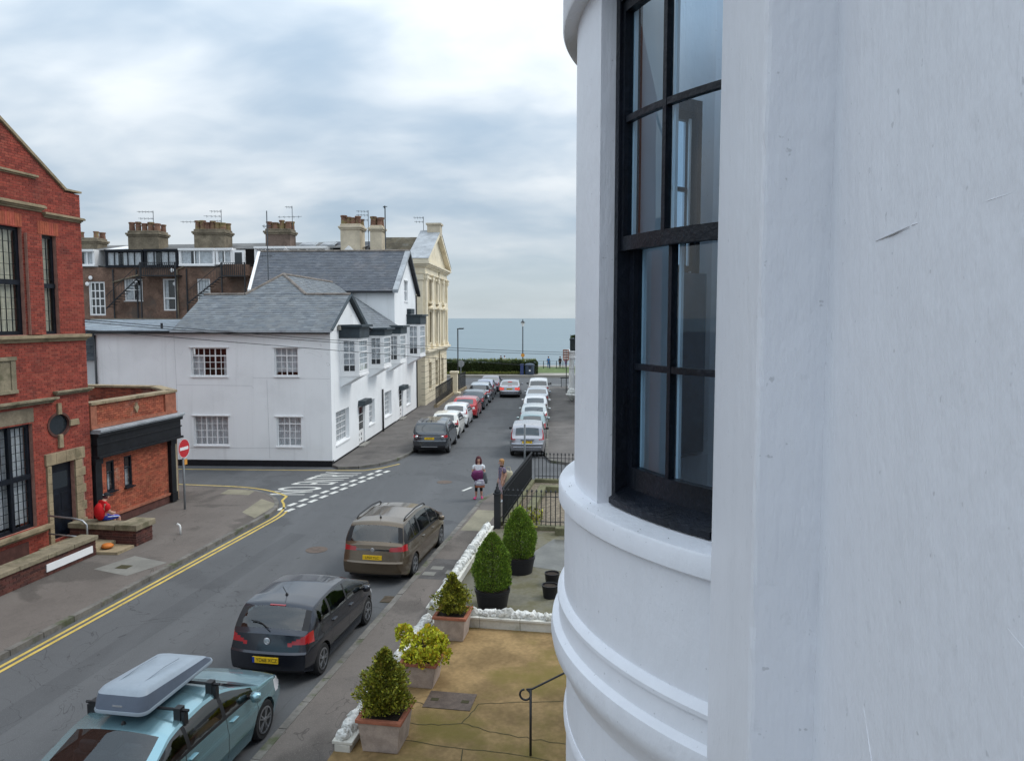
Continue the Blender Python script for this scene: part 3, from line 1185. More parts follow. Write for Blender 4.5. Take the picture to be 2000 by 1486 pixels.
# ================================================================== NEAR WHITE BOW-FRONTED HOUSE (right)
bow = thing('bow_fronted_house', 'near white rendered house with curved bow and black sash window at right', 'house', (0, 0, 0), -KN)
AW = 0.332
C = (1.224, 3.713)
mb = MB()
from mathutils import noise as mnoise
mb.box(AW, AW + 0.3, 1.47, 2.60, 0.0, 12.5)
mb.box(AW, AW + 0.3, -26, -0.6, 0.0, 12.5)  # unseen stretch behind the viewpoint, run back to block sky light
nb_, nz_ = 70, 420
gv = []
for j in range(nz_ + 1):
    z = 3.5 + 7.5 * j / nz_
    for i in range(nb_ + 1):
        b = -0.6 + 2.07 * i / nb_
        n1 = mnoise.noise(Vector((b * 5.0, z * .35, 3.1))) * .0085 + mnoise.noise(Vector((b * 16.0, z * 2.2, 7.7))) * .0010 + mnoise.noise(Vector((b * 45, z * 30, 1.0))) * .00028
        gv.append((AW + n1 - .001, b, z))
mb.add(gv, [(j * (nb_ + 1) + i, j * (nb_ + 1) + i + 1, (j + 1) * (nb_ + 1) + i + 1, (j + 1) * (nb_ + 1) + i) for j in range(nz_) for i in range(nb_)])
mb.box(AW, AW + 0.3, -0.6, 1.47, 0.0, 3.5)
mb.box(AW, AW + 0.3, -0.6, 1.47, 11.0, 12.5)
mb.box(AW, AW + 0.3, 4.82, 14.5, 0.0, 12.5)
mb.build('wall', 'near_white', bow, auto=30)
# pilaster with a softly worn arris
import bmesh
mb = MB()
seg = 120
arr = random.Random(8)
for i in range(seg):
    pass
pv, pf = [], []
zs = [12.5 * i / 300 for i in range(301)]
for z in zs:
    j = arr.uniform(-0.0022, 0.0022)
    k = arr.uniform(-0.0022, 0.0022)
    pv += [(AW + 0.01, 1.464 + j * .3, z), (0.222 + j, 1.464, z), (0.216 + j, 1.4665 + k, z), (0.212, 1.476 + k, z), (0.212, 2.262, z), (0.216, 2.266, z), (AW + 0.01, 2.266, z)]
for i in range(300):
    for k in range(6):
        pf.append((i * 7 + k, i * 7 + k + 1, (i + 1) * 7 + k + 1, (i + 1) * 7 + k))
mb.add(pv, pf)
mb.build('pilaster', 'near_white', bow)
WIN = [(24.8, 50), (-9, 3.5), (-50, -25)]
ZS, ZH = 6.25, 8.27
RO, RI = 1.53, 1.37
mb = MB()
mb.arc(C, [(1.20, 0), (1.562, 0), (1.562, 5.48), (1.20, 5.48)], -57, 57, 60)
mb.arc(C, [(RI, 5.48), (1.575, 5.48), (1.575, 6.162), (RI, 6.162)], -57, 57, 60)
piers = [(-57, -50), (-25, -9), (3.5, 24.8), (50, 57)]
for p0, p1 in piers:
    mb.arc(C, [(RI, 6.248), (RO, 6.248), (RO, ZH + .001), (RI, ZH + .001)], p0, p1, max(4, int((p1 - p0) * 1.5)))
mb.arc(C, [(RI, ZH), (RO, ZH), (RO, 12.5), (RI, 12.5)], -57, 57, 60)
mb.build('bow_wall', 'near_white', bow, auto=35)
mb = MB()
mb.arc(C, [(RI + .02, 6.158), (1.596, 6.16), (1.603, 6.168), (1.603, 6.236), (1.596, 6.246), (1.52, 6.254), (RI + .02, 6.26)], -57, 57, 90)
mb.build('sill_band', 'near_white', bow, auto=40)
mb = MB()
mb.arc(C, [(1.50, 5.36), (1.575, 5.40), (1.60, 5.47), (1.628, 5.50), (1.637, 5.55), (1.630, 5.60), (1.60, 5.618), (1.598, 5.645), (1.592, 5.70), (1.606, 5.706), (1.606, 5.722), (1.588, 5.742), (1.576, 5.748), (1.50, 5.75)], -57, 57, 90)
mb.arc(C, [(1.50, 5.10), (1.575, 5.11), (1.575, 5.13), (1.566, 5.15), (1.50, 5.16)], -57, 57, 90)
mb.build('string_moulding', 'near_white', bow, auto=40)
mb = MB()
mb.arc(C, [(1.45, ZH + .002), (1.588, ZH + .002), (1.594, ZH + .012), (1.594, 8.95), (1.66, 9.0), (1.66, 9.12), (1.45, 9.14)], -57, 57, 90)
mb.build('head_band', 'near_white', bow, auto=40)


def bow_window(p0, p1, sashes=True):
    w = MB()
    J = 1.35
    # box frame, timber sill and head
    w.arc(C, [(1.372, ZS + .01), (1.468, ZS + .01), (1.468, ZH - .002), (1.372, ZH - .002)], p0 + 0.05, p0 + J, 3)
    w.arc(C, [(1.372, ZS + .01), (1.468, ZS + .01), (1.468, ZH - .002), (1.372, ZH - .002)], p1 - J, p1 - .05, 3)
    w.arc(C, [(1.374, ZH - .07), (1.466, ZH - .07), (1.466, ZH - .003), (1.374, ZH - .003)], p0 + J, p1 - J, 12)
    w.arc(C, [(1.374, ZS + .012), (1.495, ZS + .012), (1.495, ZS + .035), (1.42, ZS + .075), (1.374, ZS + .075)], p0 + J, p1 - J, 12)
    win = w.build('window', 'black_wood', bow, auto=40)
    mid = (p0 + p1) / 2
    ZM = 7.28
    for nm, r, z0, z1, zb, st in (('upper_sash', 1.436, ZM - .02, ZH - .07, 7.76, 0.8), ('lower_sash', 1.398, ZS + .075, ZM + .025, 6.81, 1.7)):
        s_ = MB()
        a0, a1 = p0 + J, p1 - J
        t = 0.019
        pr_ = lambda za, zb_: [(r - t, za), (r + t, za), (r + t, zb_), (r - t, zb_)]
        s_.arc(C, pr_(z0, z1), a0, a0 + st, 3)
        s_.arc(C, pr_(z0, z1), a1 - st, a1, 3)
        s_.arc(C, pr_(z0, z0 + (.055 if nm == 'upper_sash' else .085)), a0 + st, a1 - st, 12)
        s_.arc(C, pr_(z1 - .04, z1), a0 + st, a1 - st, 12)
        t = 0.015
        s_.arc(C, pr_(z0 + .05, z1 - .03), mid - .38, mid + .38, 2)
        t = 0.013
        s_.arc(C, pr_(zb - .012, zb + .012), a0 + st, a1 - st, 12)
        so = s_.build(nm, 'black_wood', win)
        # white inner mouldings seen through the glass
        s2 = MB()
        t = 0.006
        for q0, q1 in ((a0 + st, a0 + st + .55), (mid + .5, mid + 1.0), (mid - 1.0, mid - .5)):
            s2.arc(C, [(r - .030, z0 + .05), (r - .017, z0 + .05), (r - .017, z1 - .03), (r - .030, z1 - .03)], q0, q1, 2)
        s2.build('inner_moulding', 'white_wood', win)
        for (q0, q1) in ((a0 + st, mid - .5), (mid + .5, a1 - st)):
            for (y0, y1) in ((z0 + .05, zb - .01), (zb + .01, z1 - .035)):
                g_ = MB()
                n = 6
                vs = []
                for i in range(n + 1):
                    an = R(q0 + (q1 - q0) * i / n)
                    for z in (y0, y1):
                        vs.append((C[0] - r * math.cos(an), C[1] - r * math.sin(an), z))
                g_.add(vs, [(2 * i, 2 * i + 1, 2 * i + 3, 2 * i + 2) for i in range(n)])
                g_.build('pane', 'glass_near', win, smooth=True)
    return win


for p0, p1 in WIN:
    bow_window(p0, p1)
# room behind the bow: floor, ceiling, walls, window linings and a drawn blind
mb = MB()
mb.box(0.7, 5.0, 1.2, 6.4, 5.50, 5.56)
mb.box(0.7, 5.0, 1.2, 6.4, 8.62, 8.70)
mb.box(4.9, 5.0, 1.2, 6.4, 5.5, 8.7)
mb.box(0.64, 5.0, 1.10, 1.2, 5.5, 8.7)
mb.box(0.64, 5.0, 6.4, 6.5, 5.5, 8.7)
mb.build('room', 'room_blue', bow)
mb = MB()
for p0, p1 in ((3.5, 5.0), (23, 24.8)):
    mb.arc(C, [(1.22, 5.9), (1.368, 5.9), (1.368, 8.3), (1.22, 8.3)], p0, p1, 3)
mb.build('window_lining', 'white_wood', bow)
mb = MB()
mb.arc(C, [(1.30, 6.2), (1.312, 6.2), (1.312, 7.26), (1.30, 7.26)], -49.5, -28.5, 10)
mb.build('half_blind', 'room_blue', bow)
# second bow, unseen behind the viewpoint, added to shade the near wall and pilaster
mb = MB()
C2 = (1.224, -1.75)
mb.arc(C2, [(1.2, 0), (1.56, 0), (1.56, 6.2), (1.6, 6.2), (1.6, 6.26), (1.53, 6.26), (1.53, 12.5), (1.2, 12.5)], -57, 57, 40)
mb.build('unseen_shading_bow', 'near_white', bow, auto=35)
# scars, chips and grime on the paint
rs = random.Random(21)
mb = MB()
def scar(mb, pts, r):
    mb.tube(pts, r, 5)
for pts_, rr_, mm_ in (([(AW, 1.05, 7.115), (AW, 1.12, 7.112), (AW, 1.19, 7.110)], [.0004, .0016, .0004], 'scuff'),
                     ([(AW, .66, 7.113), (AW, .88, 7.114), (AW, 1.04, 7.1155)], .0009, 'near_white'),
                     ([(AW, .95, 6.20), (AW, 1.08, 6.33), (AW, 1.16, 6.43)], .0009, 'near_white'),
                     ([(AW, .62, 6.70), (AW, .74, 6.72)], .0008, 'near_white')):
    mb = MB()
    scar(mb, pts_, rr_)
    mb.build('plaster_scar', mm_, bow)
mb = MB()
for i in range(22):
    ph = rs.uniform(5, 52)
    r = rs.choice((1.60, 1.625, 1.598))
    z = {1.60: 6.252, 1.625: 5.603, 1.598: 5.712}[r]
    r -= rs.uniform(0.0, .05 if z > 6 else .012)
    t = R(ph)
    p = (C[0] - r * math.cos(t), C[1] - r * math.sin(t), z + .001)
    l = rs.uniform(.002, .006)
    w_ = rs.uniform(.0008, .002)
    mb.add([(p[0] - w_, p[1] - l, z), (p[0] + w_, p[1] - l * .6, z), (p[0] + w_ * .8, p[1] + l, z), (p[0] - w_, p[1] + l * .7, z), (p[0], p[1], z + .0015)], [(0, 1, 4), (1, 2, 4), (2, 3, 4), (3, 0, 4)])
mb.build('grime_specks', 'grime', bow, kind='stuff')

# ================================================================== RED BRICK HALL (left)
hall = thing('brick_hall', 'tall red brick hall with stone dressings and gable at left edge', 'building', (0, 0, 0), -KN)
FH = -17.25
Fh = frame((FH, 0, 0), (0, 1, 0))
OP = [(17.35, 19.33, 6.52, 9.55), (20.0, 20.62, 6.52, 9.42), (17.0, 19.36, 0.95, 4.0), (19.97, 20.93, 0.34, 2.62), (19.95, 20.83, 3.45, 4.15)]
APB = 13.5
APZ = 10.82 + (21.05 - APB) * 0.665
mb = MB(Fh)
wall(mb, 9.0, 21.69, 0, 10.80, -0.35, -0.012, OP)
mb.add([(9.0, 10.8, -.012), (21.06, 10.8, -.012), (APB, APZ, -.012), (9.0, APZ - 4.5 * .665, -.012)], [(0, 1, 2, 3)])
mb.box(9.0, 21.66, 0, 10.8, -9.0, -8.7)
mb.build('wall', 'mortar_red', hall)
mb = MB()
mb.box(FH - 9, FH - .35, 21.36, 21.688, 0, 10.8)
mb.build('side_wall', 'brick_red', hall)
mb = MB()
mb.add([(FH - .3, 21.4, 10.5), (FH - 9, 21.4, 10.5), (FH - 9, APB, APZ - .3), (FH - .3, APB, APZ - .3), (FH - .3, 9, APZ - 3.3), (FH - 9, 9, APZ - 3.3)], [(0, 1, 2, 3), (3, 2, 5, 4)])
mb.build('roof', 'slate_dark', hall)
red = [(1.0, 1.0, 1.0), (0.86, 0.82, 0.8), (1.12, 1.1, 1.05), (0.72, 0.7, 0.72), (1.05, 1.2, 1.15), (0.94, 0.9, 0.88)]
clipA = [(17.2, 0.15), (21.69, 0.15), (21.69, 10.8), (17.2, 10.8)]
pcs = courses(clipA, 0.225, 0.075, 0.011, OP + [(17.2, 21.69, 6.30, 6.50), (17.2, 18.8, 4.95, 5.9), (19.78, 20.02, 0.2, 2.95), (20.93, 21.36, 0.2, 2.95), (19.75, 21.36, 2.62, 2.97)], 0.5)
clipB = [(17.2, 10.8), (21.06, 10.8), (17.2, 10.8 + (21.06 - 17.2) * .665)]
pcs += courses(clipB, 0.225, 0.075, 0.011, [], 0.5, vstart=10.8)
lay(hall, 'brick', 'brickwork', Fh, pcs, 0.0, 'brick_red', red, 300, 0.002, seed=4)
# projecting pier between the tall windows and the buttress strip
mb = MB(Fh)
mb.box(19.33 + .06, 19.95, 6.52, 9.4, 0.013, .10)
pierp = courses([(19.40, 6.52), (19.94, 6.52), (19.94, 9.4), (19.40, 9.4)], 0.225, 0.075, 0.013)
mb2 = MB(Fh)
for c, f, w in pierp:
    t = random.Random(int(c[0][0] * 1000 + c[0][1] * 777)).choice(red)
    mb2.prism([(p[0], p[1]) for p in c], 0.02, 0.112, t)
mb.build('pier_core', 'mortar_red', hall)
mb2.build('pier_bricks', 'brick_red', hall, kind='stuff')


def moulding(parent, name, Fm, u0, u1, v, steps, m):
    """stepped stone course: list of (height, projection) from the bottom up"""
    mb = MB(Fm)
    z = v
    for h, p in steps:
        mb.box(u0 - p * 0.6, u1 + p * 0.6, z, z + h - 0.0005, -0.05, p)
        z += h
    return mb.build(name, m, parent, bevel=0.006)


ST = [(.05, .05), (.05, .10), (.06, .16), (.03, .13)]
moulding(hall, 'upper_cornice', Fh, 16.5, 20.05, 10.06, ST, 'sandstone')
moulding(hall, 'upper_cornice', Fh, 20.20, 21.66, 9.93, [(.04, .04), (.04, .08), (.05, .14), (.02, .12)], 'sandstone')
moulding(hall, 'gable_course', Fh, 16.5, 19.9, 10.98, [(.04, .04), (.06, .10)], 'sandstone')
moulding(hall, 'string_course', Fh, 16.5, 21.66, 6.30, [(.06, .05), (.05, .10), (.09, .17)], 'sandstone')
moulding(hall, 'lower_cornice', Fh, 16.5, 20.12, 4.50, [(.05, .06), (.05, .12), (.06, .2)], 'sandstone_green')
moulding(hall, 'lower_cornice', Fh, 20.30, 21.66, 4.68, [(.04, .05), (.05, .12), (.05, .17)], 'sandstone_green')
moulding(hall, 'sill_course', Fh, 16.5, 19.66, 0.74, [(.05, .06), (.05, .12), (.10, .2)], 'sandstone')
# gable coping
mb = MB(Fh)
mb.add([(21.06, 10.83, -.4), (21.10, 10.90, -.4), (APB, APZ + .1, -.4), (APB, APZ, -.4), (21.06, 10.83, .06), (21.10, 10.90, .06), (APB, APZ + .1, .06), (APB, APZ, .06)],
       [(0, 1, 2, 3), (7, 6, 5, 4), (0, 4, 5, 1), (1, 5, 6, 2), (3, 2, 6, 7), (0, 3, 7, 4)])
mb.box(21.08, 21.72, 10.845, 10.90, -.4, .06)
mb.build('gable_coping', 'sandstone', hall)
# soldier arches above windows
for (u0, u1, v0, v1) in ((17.3, 19.36, 9.56, 9.92), (19.92, 20.72, 9.43, 9.80)):
    mb = MB(Fh)
    n = int((u1 - u0) / 0.085)
    for i in range(n):
        a = u0 + (u1 - u0) * i / n
        mb.box(a + .005, a + (u1 - u0) / n - .005, v0, v1, -0.02, 0.006, random.Random(i).choice([(1.3, 1.7, 1.3), (1.15, 1.5, 1.2), (1.4, 1.6, 1.5)]))
    mb.build('soldier_arch', 'brick_red', hall, kind='stuff')
mb = MB(Fh)
mb.box(16.9, 19.42, 4.02, 4.42, -0.02, 0.012)
mb.build('stone_lintel', 'chimney_stone', hall)
# leaded windows
cc = [(0.02, 0.98, 0.0, 1.0)]
window(hall, Fh, 17.35, 19.33, 6.52, 9.55, 9, 9, 'black_wood', .11, .012, .16, 0, cc, 'curtain_cream', thickbars=(), pane=True)
mb = MB(Fh)
mb.box(17.4, 19.28, 7.93, 8.07, -.19, -.08)
mb.box(18.28, 18.40, 6.6, 9.5, -.19, -.081)
mb.build('window_mullion', 'black_wood', hall)
window(hall, Fh, 20.0, 20.62, 6.52, 9.42, 3, 9, 'black_wood', .09, .012, .16, 0, cc, 'curtain_cream')
mb = MB(Fh)
mb.box(20.02, 20.60, 7.88, 8.01, -.19, -.08)
mb.build('window_transom', 'black_wood', hall)
window(hall, Fh, 17.0, 19.36, 0.95, 4.0, 12, 12, 'black_wood', .11, .012, .16, 0, [(0.02, 0.98, 0.05, 0.98)], 'curtain')
mb = MB(Fh)
mb.box(17.05, 19.3, 2.38, 2.52, -.19, -.07)
for u in (17.75, 18.55):
    mb.box(u, u + .11, 1.0, 3.95, -.19, -.071)
mb.build('window_mullion', 'black_wood', hall)
# oval window with four keystones
ov = MB(Fh)
n = 28
pts = [(20.39 + .40 * math.cos(2 * math.pi * i / n), 3.80 + .31 * math.sin(2 * math.pi * i / n)) for i in range(n)]
ov.prism(pts, -0.12, -0.06)
ovo = ov.build('oval_window', 'glass_dark', hall)
rg = MB(Fh)
po = [(20.39 + .47 * math.cos(2 * math.pi * i / n), 3.80 + .38 * math.sin(2 * math.pi * i / n)) for i in range(n)]
vs = [(*p, .02) for p in pts] + [(*p, .02) for p in po] + [(*p, -.1) for p in pts] + [(*p, -.1) for p in po]
rg.add(vs, [(i, (i + 1) % n, n + (i + 1) % n, n + i) for i in range(n)] + [(i, 2 * n + i, 2 * n + (i + 1) % n, (i + 1) % n) for i in range(n)] + [(n + i, n + (i + 1) % n, 3 * n + (i + 1) % n, 3 * n + i) for i in range(n)])
rg.build('brick_ring', 'brick_dark', ovo)
sp = MB(Fh)
wall(sp, 19.92, 20.86, 3.42, 4.18, -0.1, 0.0, [])
for cxk, cyk, du_, dv_ in ((20.39, 4.28, .08, .17), (20.39, 3.30, .09, .2), (20.98, 3.80, .2, .09)):
    mb = MB(Fh)
    mb.prism([(cxk - du_, cyk - dv_), (cxk + du_, cyk - dv_), (cxk + du_ * .85, cyk + dv_), (cxk - du_ * .85, cyk + dv_)], -.02, .07)
    mb.build('keystone', 'sandstone', hall, bevel=.01)
mb = MB(Fh)
for i in range(n):
    a0, a1 = pts[i], pts[(i + 1) % n]
cornerfill = []
nq = 7
for sx, sy in ((1, 1), (-1, 1), (-1, -1), (1, -1)):
    for i in range(nq):
        t0, t1 = math.pi / 2 * i / nq, math.pi / 2 * (i + 1) / nq
        A = (20.39 + sx * .46 * math.cos(t0), 3.80 + sy * .37 * math.sin(t0))
        B = (20.39 + sx * .46 * math.cos(t1), 3.80 + sy * .37 * math.sin(t1))
        q = [A, B, (20.39 + sx * .47, 3.80 + sy * .37)]
        mb.add([(*p, -.004) for p in q], [(0, 1, 2)])
mb.build('oval_spandrel', 'brick_red', hall)
# stone door surround (quoined blocks), door and plaque
for i in range(9):
    z0 = .2 + i * .27
    w_ = .42 if i % 2 else .30
    mb = MB(Fh)
    mb.box(20.94, 20.94 + w_, z0, z0 + .262, -.03, .05)
    mb.build('quoin_stone', 'sandstone', hall, bevel=.008)
    if i < 9:
        mb = MB(Fh)
        mb.box(19.80, 19.965, z0, z0 + .262, -.03, .05)
        mb.build('quoin_stone', 'sandstone', hall, bevel=.008)
for i in range(4):
    mb = MB(Fh)
    mb.box(19.76 + i * .4, 19.76 + i * .4 + .394, 2.64, 2.98, -.03, .06)
    mb.build('lintel_stone', 'sandstone', hall, bevel=.008)
dr = MB(Fh)
dr.box(19.98, 20.92, .35, 2.61, -.20, -.13)
dro = dr.build('door', 'black_wood', hall)
mb = MB(Fh)
mb.box(20.08, 20.78, 1.85, 2.35, -.135, -.118)
mb.build('door_light', 'glass_dark', dro)
mb = MB(Fh)
for u in (20.06, 20.48):
    for v in (.5, 1.15):
        mb.box(u, u + .34, v, v + .55, -.135, -.122)
mb.build('door_panel', 'black_wood', dro, bevel=.006)
mb = MB(Fh)
mb.box(17.3, 18.80, 4.95, 5.88, -.03, .03)
mb.box(17.2, 18.86, 5.82, 5.92, -.03, .08)
mb.box(17.2, 18.86, 4.90, 5.0, -.03, .08)
mb.box(18.66, 18.83, 5.0, 5.82, -.03, .06)
mb.build('stone_plaque', 'sandstone_green', hall, bevel=.008)
mb = MB(Fh)
mb.box(17.6, 19.0, .18, .62, -.01, .018)
mb.build('wall_panel', 'brick_dark', hall)

# forecourt wall, ramp and bench-height wall
def brick_box(parent, a0, a1, b0, b1, z0, z1, m='brick_dark', name='brickwork'):
    mb = MB()
    mb.box(a0 + .01, a1 - .01, b0 + .01, b1 - .01, z0, z1)
    mb.build('core', 'mortar', parent)
    tn = [(1, 1, 1), (.8, .8, .85), (1.25, 1.1, 1.0), (.65, .62, .65), (1.1, .9, .9)]
    pp = 0
    for Fm, L in ((frame((a1, b0, 0), (0, 1, 0)), b1 - b0), (frame((a0, b0, 0), (1, 0, 0)), a1 - a0)):
        pc = courses([(0, z0), (L, z0), (L, z1), (0, z1)], .225, .075, .012)
        lay(parent, 'brick', name, Fm, pc, 0.0, m, tn, 60, .002, seed=int(L * 100))


fw = thing('forecourt_wall', 'low brown brick wall with stone coping and white board before the hall', 'wall', (0, 0, 0), -KN)
brick_box(fw, -16.0, -15.58, 12.0, 19.62, KH, .58)
for i in range(8):
    mb = MB()
    mb.box(-16.08, -15.52, 12.0 + i * .96, 12.0 + i * .96 + .945, .582, .70)
    mb.build('coping_stone', 'sandstone_green', fw, bevel=.012)
mb = MB()
mb.box(-15.575, -15.545, 17.7, 19.45, .24, .44)
mb.build('white_board', 'white_wood', fw)
mb = MB()
mb.prism([(-17.2, 19.3), (-16.08, 19.3), (-15.6, 19.66), (-15.6, 20.5), (-17.2, 20.5)], KH, .30)
mb.build('step', 'sandstone', fw)
mb = MB()
mb.prism([(-15.59, 19.64), (-14.95, 19.7), (-14.95, 20.45), (-15.59, 20.45)], KH, .2)
mb.build('step', 'sandstone', fw)
lt = MB(TN)
lt.lathe([(.0, 0), (.16, .02), (.18, .07), (.12, .12), (.0, .13)], 9, (-15.5, 20.0, .22))
tag(lt.build('orange_bag', 'litter_orange', smooth=True), 'crumpled orange bag lying on the hall doorstep', 'litter')
bw = thing('bench_wall', 'low dark brick wall with thick stone coping where the man sits', 'wall', (0, 0, 0), -KN)
brick_box(bw, -17.2, -14.95, 20.55, 21.35, KH, .60)
mb = MB()
mb.box(-17.2, -15.62, 20.48, 21.05, .602, .76)
mb.build('coping_stone', 'sandstone_green', bw, bevel=.015)
mb = MB()
mb.box(-15.60, -14.88, 20.48, 21.42, .602, .78)
mb.build('coping_stone', 'sandstone_green', bw, bevel=.015)
hr = MB(TN)
hr.tube([(-17.1, 19.6, 1.22), (-16.3, 19.65, 1.16), (-16.02, 19.67, 1.10), (-15.9, 19.68, .98), (-15.88, 19.68, .30)], .028, 8)
hr.tube([(-17.1, 19.6, .68), (-15.9, 19.68, .60)], .024, 8)
tag(hr.build('handrail', 'steel', smooth=True), 'grey tubular steel handrail at the hall doorstep', 'handrail')
dp = MB(TN)
dp.tube([(-14.4, 21.95, KH), (-14.4, 21.95, .36), (-14.42, 21.95, .42), (-14.5, 21.95, .46)], .035, 8)
tag(dp.build('vent_pipe', 'litter_white', smooth=True), 'short white bent pipe standing on the pavement by the low wall', 'pipe')

# ================================================================== SHOP ANNEXE
ann = thing('shop_annexe', 'single storey orange brick former shop with black fascia beside the hall', 'building', (0, 0, 0), -KN)
aop = [(22.42, 22.80, 1.28, 2.28), (23.30, 23.70, 1.24, 2.30)]
mb = MB(Fh)
wall(mb, 21.70, 26.30, 0, 4.22, -.3, -.06, aop)
mb.build('wall', 'mortar', ann)
org = [(1, 1, 1), (.85, .8, .8), (1.15, 1.15, 1.1), (.72, .66, .66), (1.08, .95, .9), (.95, 1.05, 1.0)]
pc = courses([(22.08, .42), (25.75, .42), (25.75, 2.46), (22.08, 2.46)], .225, .075, .012, aop)
Fa = frame((FH - .055, 0, 0), (0, 1, 0))
lay(ann, 'brick', 'brickwork', Fa, pc, .012, 'brick_orange', org, 300, .002, seed=6)
pc = courses([(21.74, 3.42), (26.28, 3.42), (26.28, 4.22), (21.74, 4.22)], .225, .075, .012)
lay(ann, 'brick', 'parapet_brickwork', Fa, pc, .03, 'brick_orange', org, 0, .002, seed=7)
moulding(ann, 'parapet_course', Fh, 21.74, 26.28, 3.45, [(.07, .05), (.05, .02)], 'terracotta')
for u0, u1 in ((21.72, 22.0), (25.62, 26.28)):
    mb = MB(Fh)
    mb.box(u0, u1, 3.42, 4.215, -.03, .03)
    mb.build('parapet_pier', 'terracotta', ann)
mb = MB(Fh)
mb.prism([(24.0, 3.72), (24.11, 3.90), (24.0, 4.08), (23.89, 3.90)], -.03, .035)
mb.build('stone_lozenge', 'sandstone', ann)
ring = [(-17.25, 21.72), (-17.25, 26.3), (-19.0, 27.9), (-25, 27.9)]
for i in range(3):
    (a0, b0), (a1, b1) = ring[i], ring[i + 1]
    u = Vector((a1 - a0, b1 - b0, 0))
    Fm = frame((a0, b0, 0), u)
    Fi = frame((a0, b0, 0), -u)
    L = u.length
    mb = MB(Fm)
    if i:
        mb.box(0, L, 0, 4.22, -.3, -.01)
        pc = courses([(0, 0.2), (L, 0.2), (L, 4.22), (0, 4.22)], .225, .075, .012)
        mb.build('wall', 'mortar', ann)
        lay(ann, 'brick', 'side_brickwork', Fm, pc, 0.0, 'brick_orange', org, 0, .002, seed=8 + i)
        # inner face of the parapet
        Fin = frame((a1, b1, 0), -u)
        Fin.translation = Vector((a1, b1, 0)) + Vector((u.y, -u.x, 0)).normalized() * -.30
        pc = courses([(0, 3.3), (L, 3.3), (L, 4.22), (0, 4.22)], .225, .075, .016)
        lay(ann, 'brick', 'inner_brickwork', Fin, pc, 0.004, 'brick_orange', [(.8, .7, .7), (.6, .5, .5), (.9, .8, .75), (.45, .4, .4)], 0, .003, seed=18 + i)
    nst = max(2, int(L / .6))
    for k in range(nst):
        mb = MB(Fm)
        mb.box(L * k / nst + .003, L * (k + 1) / nst - .003, 4.222, 4.31, -.36, .07)
        mb.build('coping_stone', 'sandstone', ann, bevel=.01)
mb = MB()
mb.prism([(-17.4, 21.75), (-17.4, 26.2), (-19.05, 27.7), (-25, 27.7), (-25, 21.75)], 3.2, 3.32)
mb.build('roof', 'roof_grey', ann)
mb = MB(Fh)
mb.box(21.75, 26.36, 3.36, 3.44, -.05, .34)
mb.box(21.75, 26.36, 3.30, 3.36, -.05, .26)
mb.build('lead_flashing', 'lead', ann, bevel=.012)
mb = MB(Fh)
mb.box(21.78, 26.32, 2.50, 3.30, -.05, .16)
mb.box(21.76, 26.36, 2.50, 2.58, -.05, .24)
mb.box(21.76, 26.36, 2.92, 2.97, -.05, .19)
mb.box(21.76, 26.36, 3.2, 3.298, -.05, .24)
mb.build('fascia', 'black_fascia', ann, bevel=.008)
for u0, u1 in ((21.76, 22.06), (25.78, 26.06)):
    mb = MB(Fh)
    mb.box(u0, u1, .16, 2.50, -.05, .08)
    mb.box(u0 - .03, u1 + .03, .16, .5, -.05, .11)
    mb.box(u0 - .03, u1 + .03, 2.3, 2.498, -.05, .12)
    mb.build('shop_pilaster', 'black_fascia', ann, bevel=.006)
mb = MB(Fh)
mb.box(26.07, 26.32, .16, 2.5, -.3, -.01)
mb.build('end_pier', 'cream_dark', ann)
mb = MB(Fh)
mb.box(22.07, 25.77, .13, .42, -.06, -.02)
mb.build('plinth', 'brick_dark', ann)
mb = MB(Fh)
mb.box(22.07, 25.77, .42, .50, -.06, .03)
mb.build('plinth_course', 'terracotta', ann)
for u0, u1, v0, v1 in aop:
    window(ann, Fh, u0, u1, v0, v1, 1, 2, 'black_wood', .05, .05, .10, .04, [(0, 1, 0, .62)], 'curtain', rowpos=[0, .62, 1])

# ================================================================== WHITE CORNER HOUSE
wh = thing('white_house', 'white rendered corner house with grey slate roof and black plinth', 'house', (0, 0, 0), -KF)
A0_, B0_ = -10.3, 35.26
Fs = frame((0, B0_, 0), (1, 0, 0))          # side wall, faces the viewer
Ff = frame((A0_, 0, 0), (0, 1, 0))          # street front
side_win = [(-16.96, -15.24, 4.26, 5.61), (-12.97, -11.84, 4.28, 5.62), (-16.93, -15.26, .98, 2.39), (-12.93, -11.76, .96, 2.37)]
mb = MB(Fs)
wall(mb, -21.59, A0_, .30, 6.36, -.3, 0, side_win)
front_op = [(35.95, 38.35, .92, 2.50), (40.3, 41.6, .2, 2.28), (42.6, 44.0, .95, 2.35), (46.7, 48.7, .85, 2.4), (36.9, 38.8, 4.2, 6.0), (42.6, 44.6, 4.2, 6.0), (47.4, 49.4, 4.2, 6.0)]
mb.T = Ff
wall(mb, 35.56, 50.0, .22, 6.40, -.3, 0, front_op)
mb.T = I4
mb.box(-21.6, -21.3, B0_ + .3, 50, 0, 6.3)
mb.box(-21.6, -10.6, 49.7, 50.0, 0, 6.3)
mb.add([(A0_, 35.5, 6.38), (A0_, 41.6, 6.38), (A0_, 38.5, 7.98), (A0_ - .2, 35.5, 6.38), (A0_ - .2, 41.6, 6.38), (A0_ - .2, 38.5, 7.98)], [(0, 1, 2), (5, 4, 3)])
mb.build('wall', 'render_white', wh)
mb = MB(Fs)
mb.box(-21.58, A0_ - .02, 0, .30, -.3, -.012)
mb.T = Ff
mb.box(35.57, 50.0, 0, .22, -.3, -.012)
mb.build('plinth', 'plinth', wh)
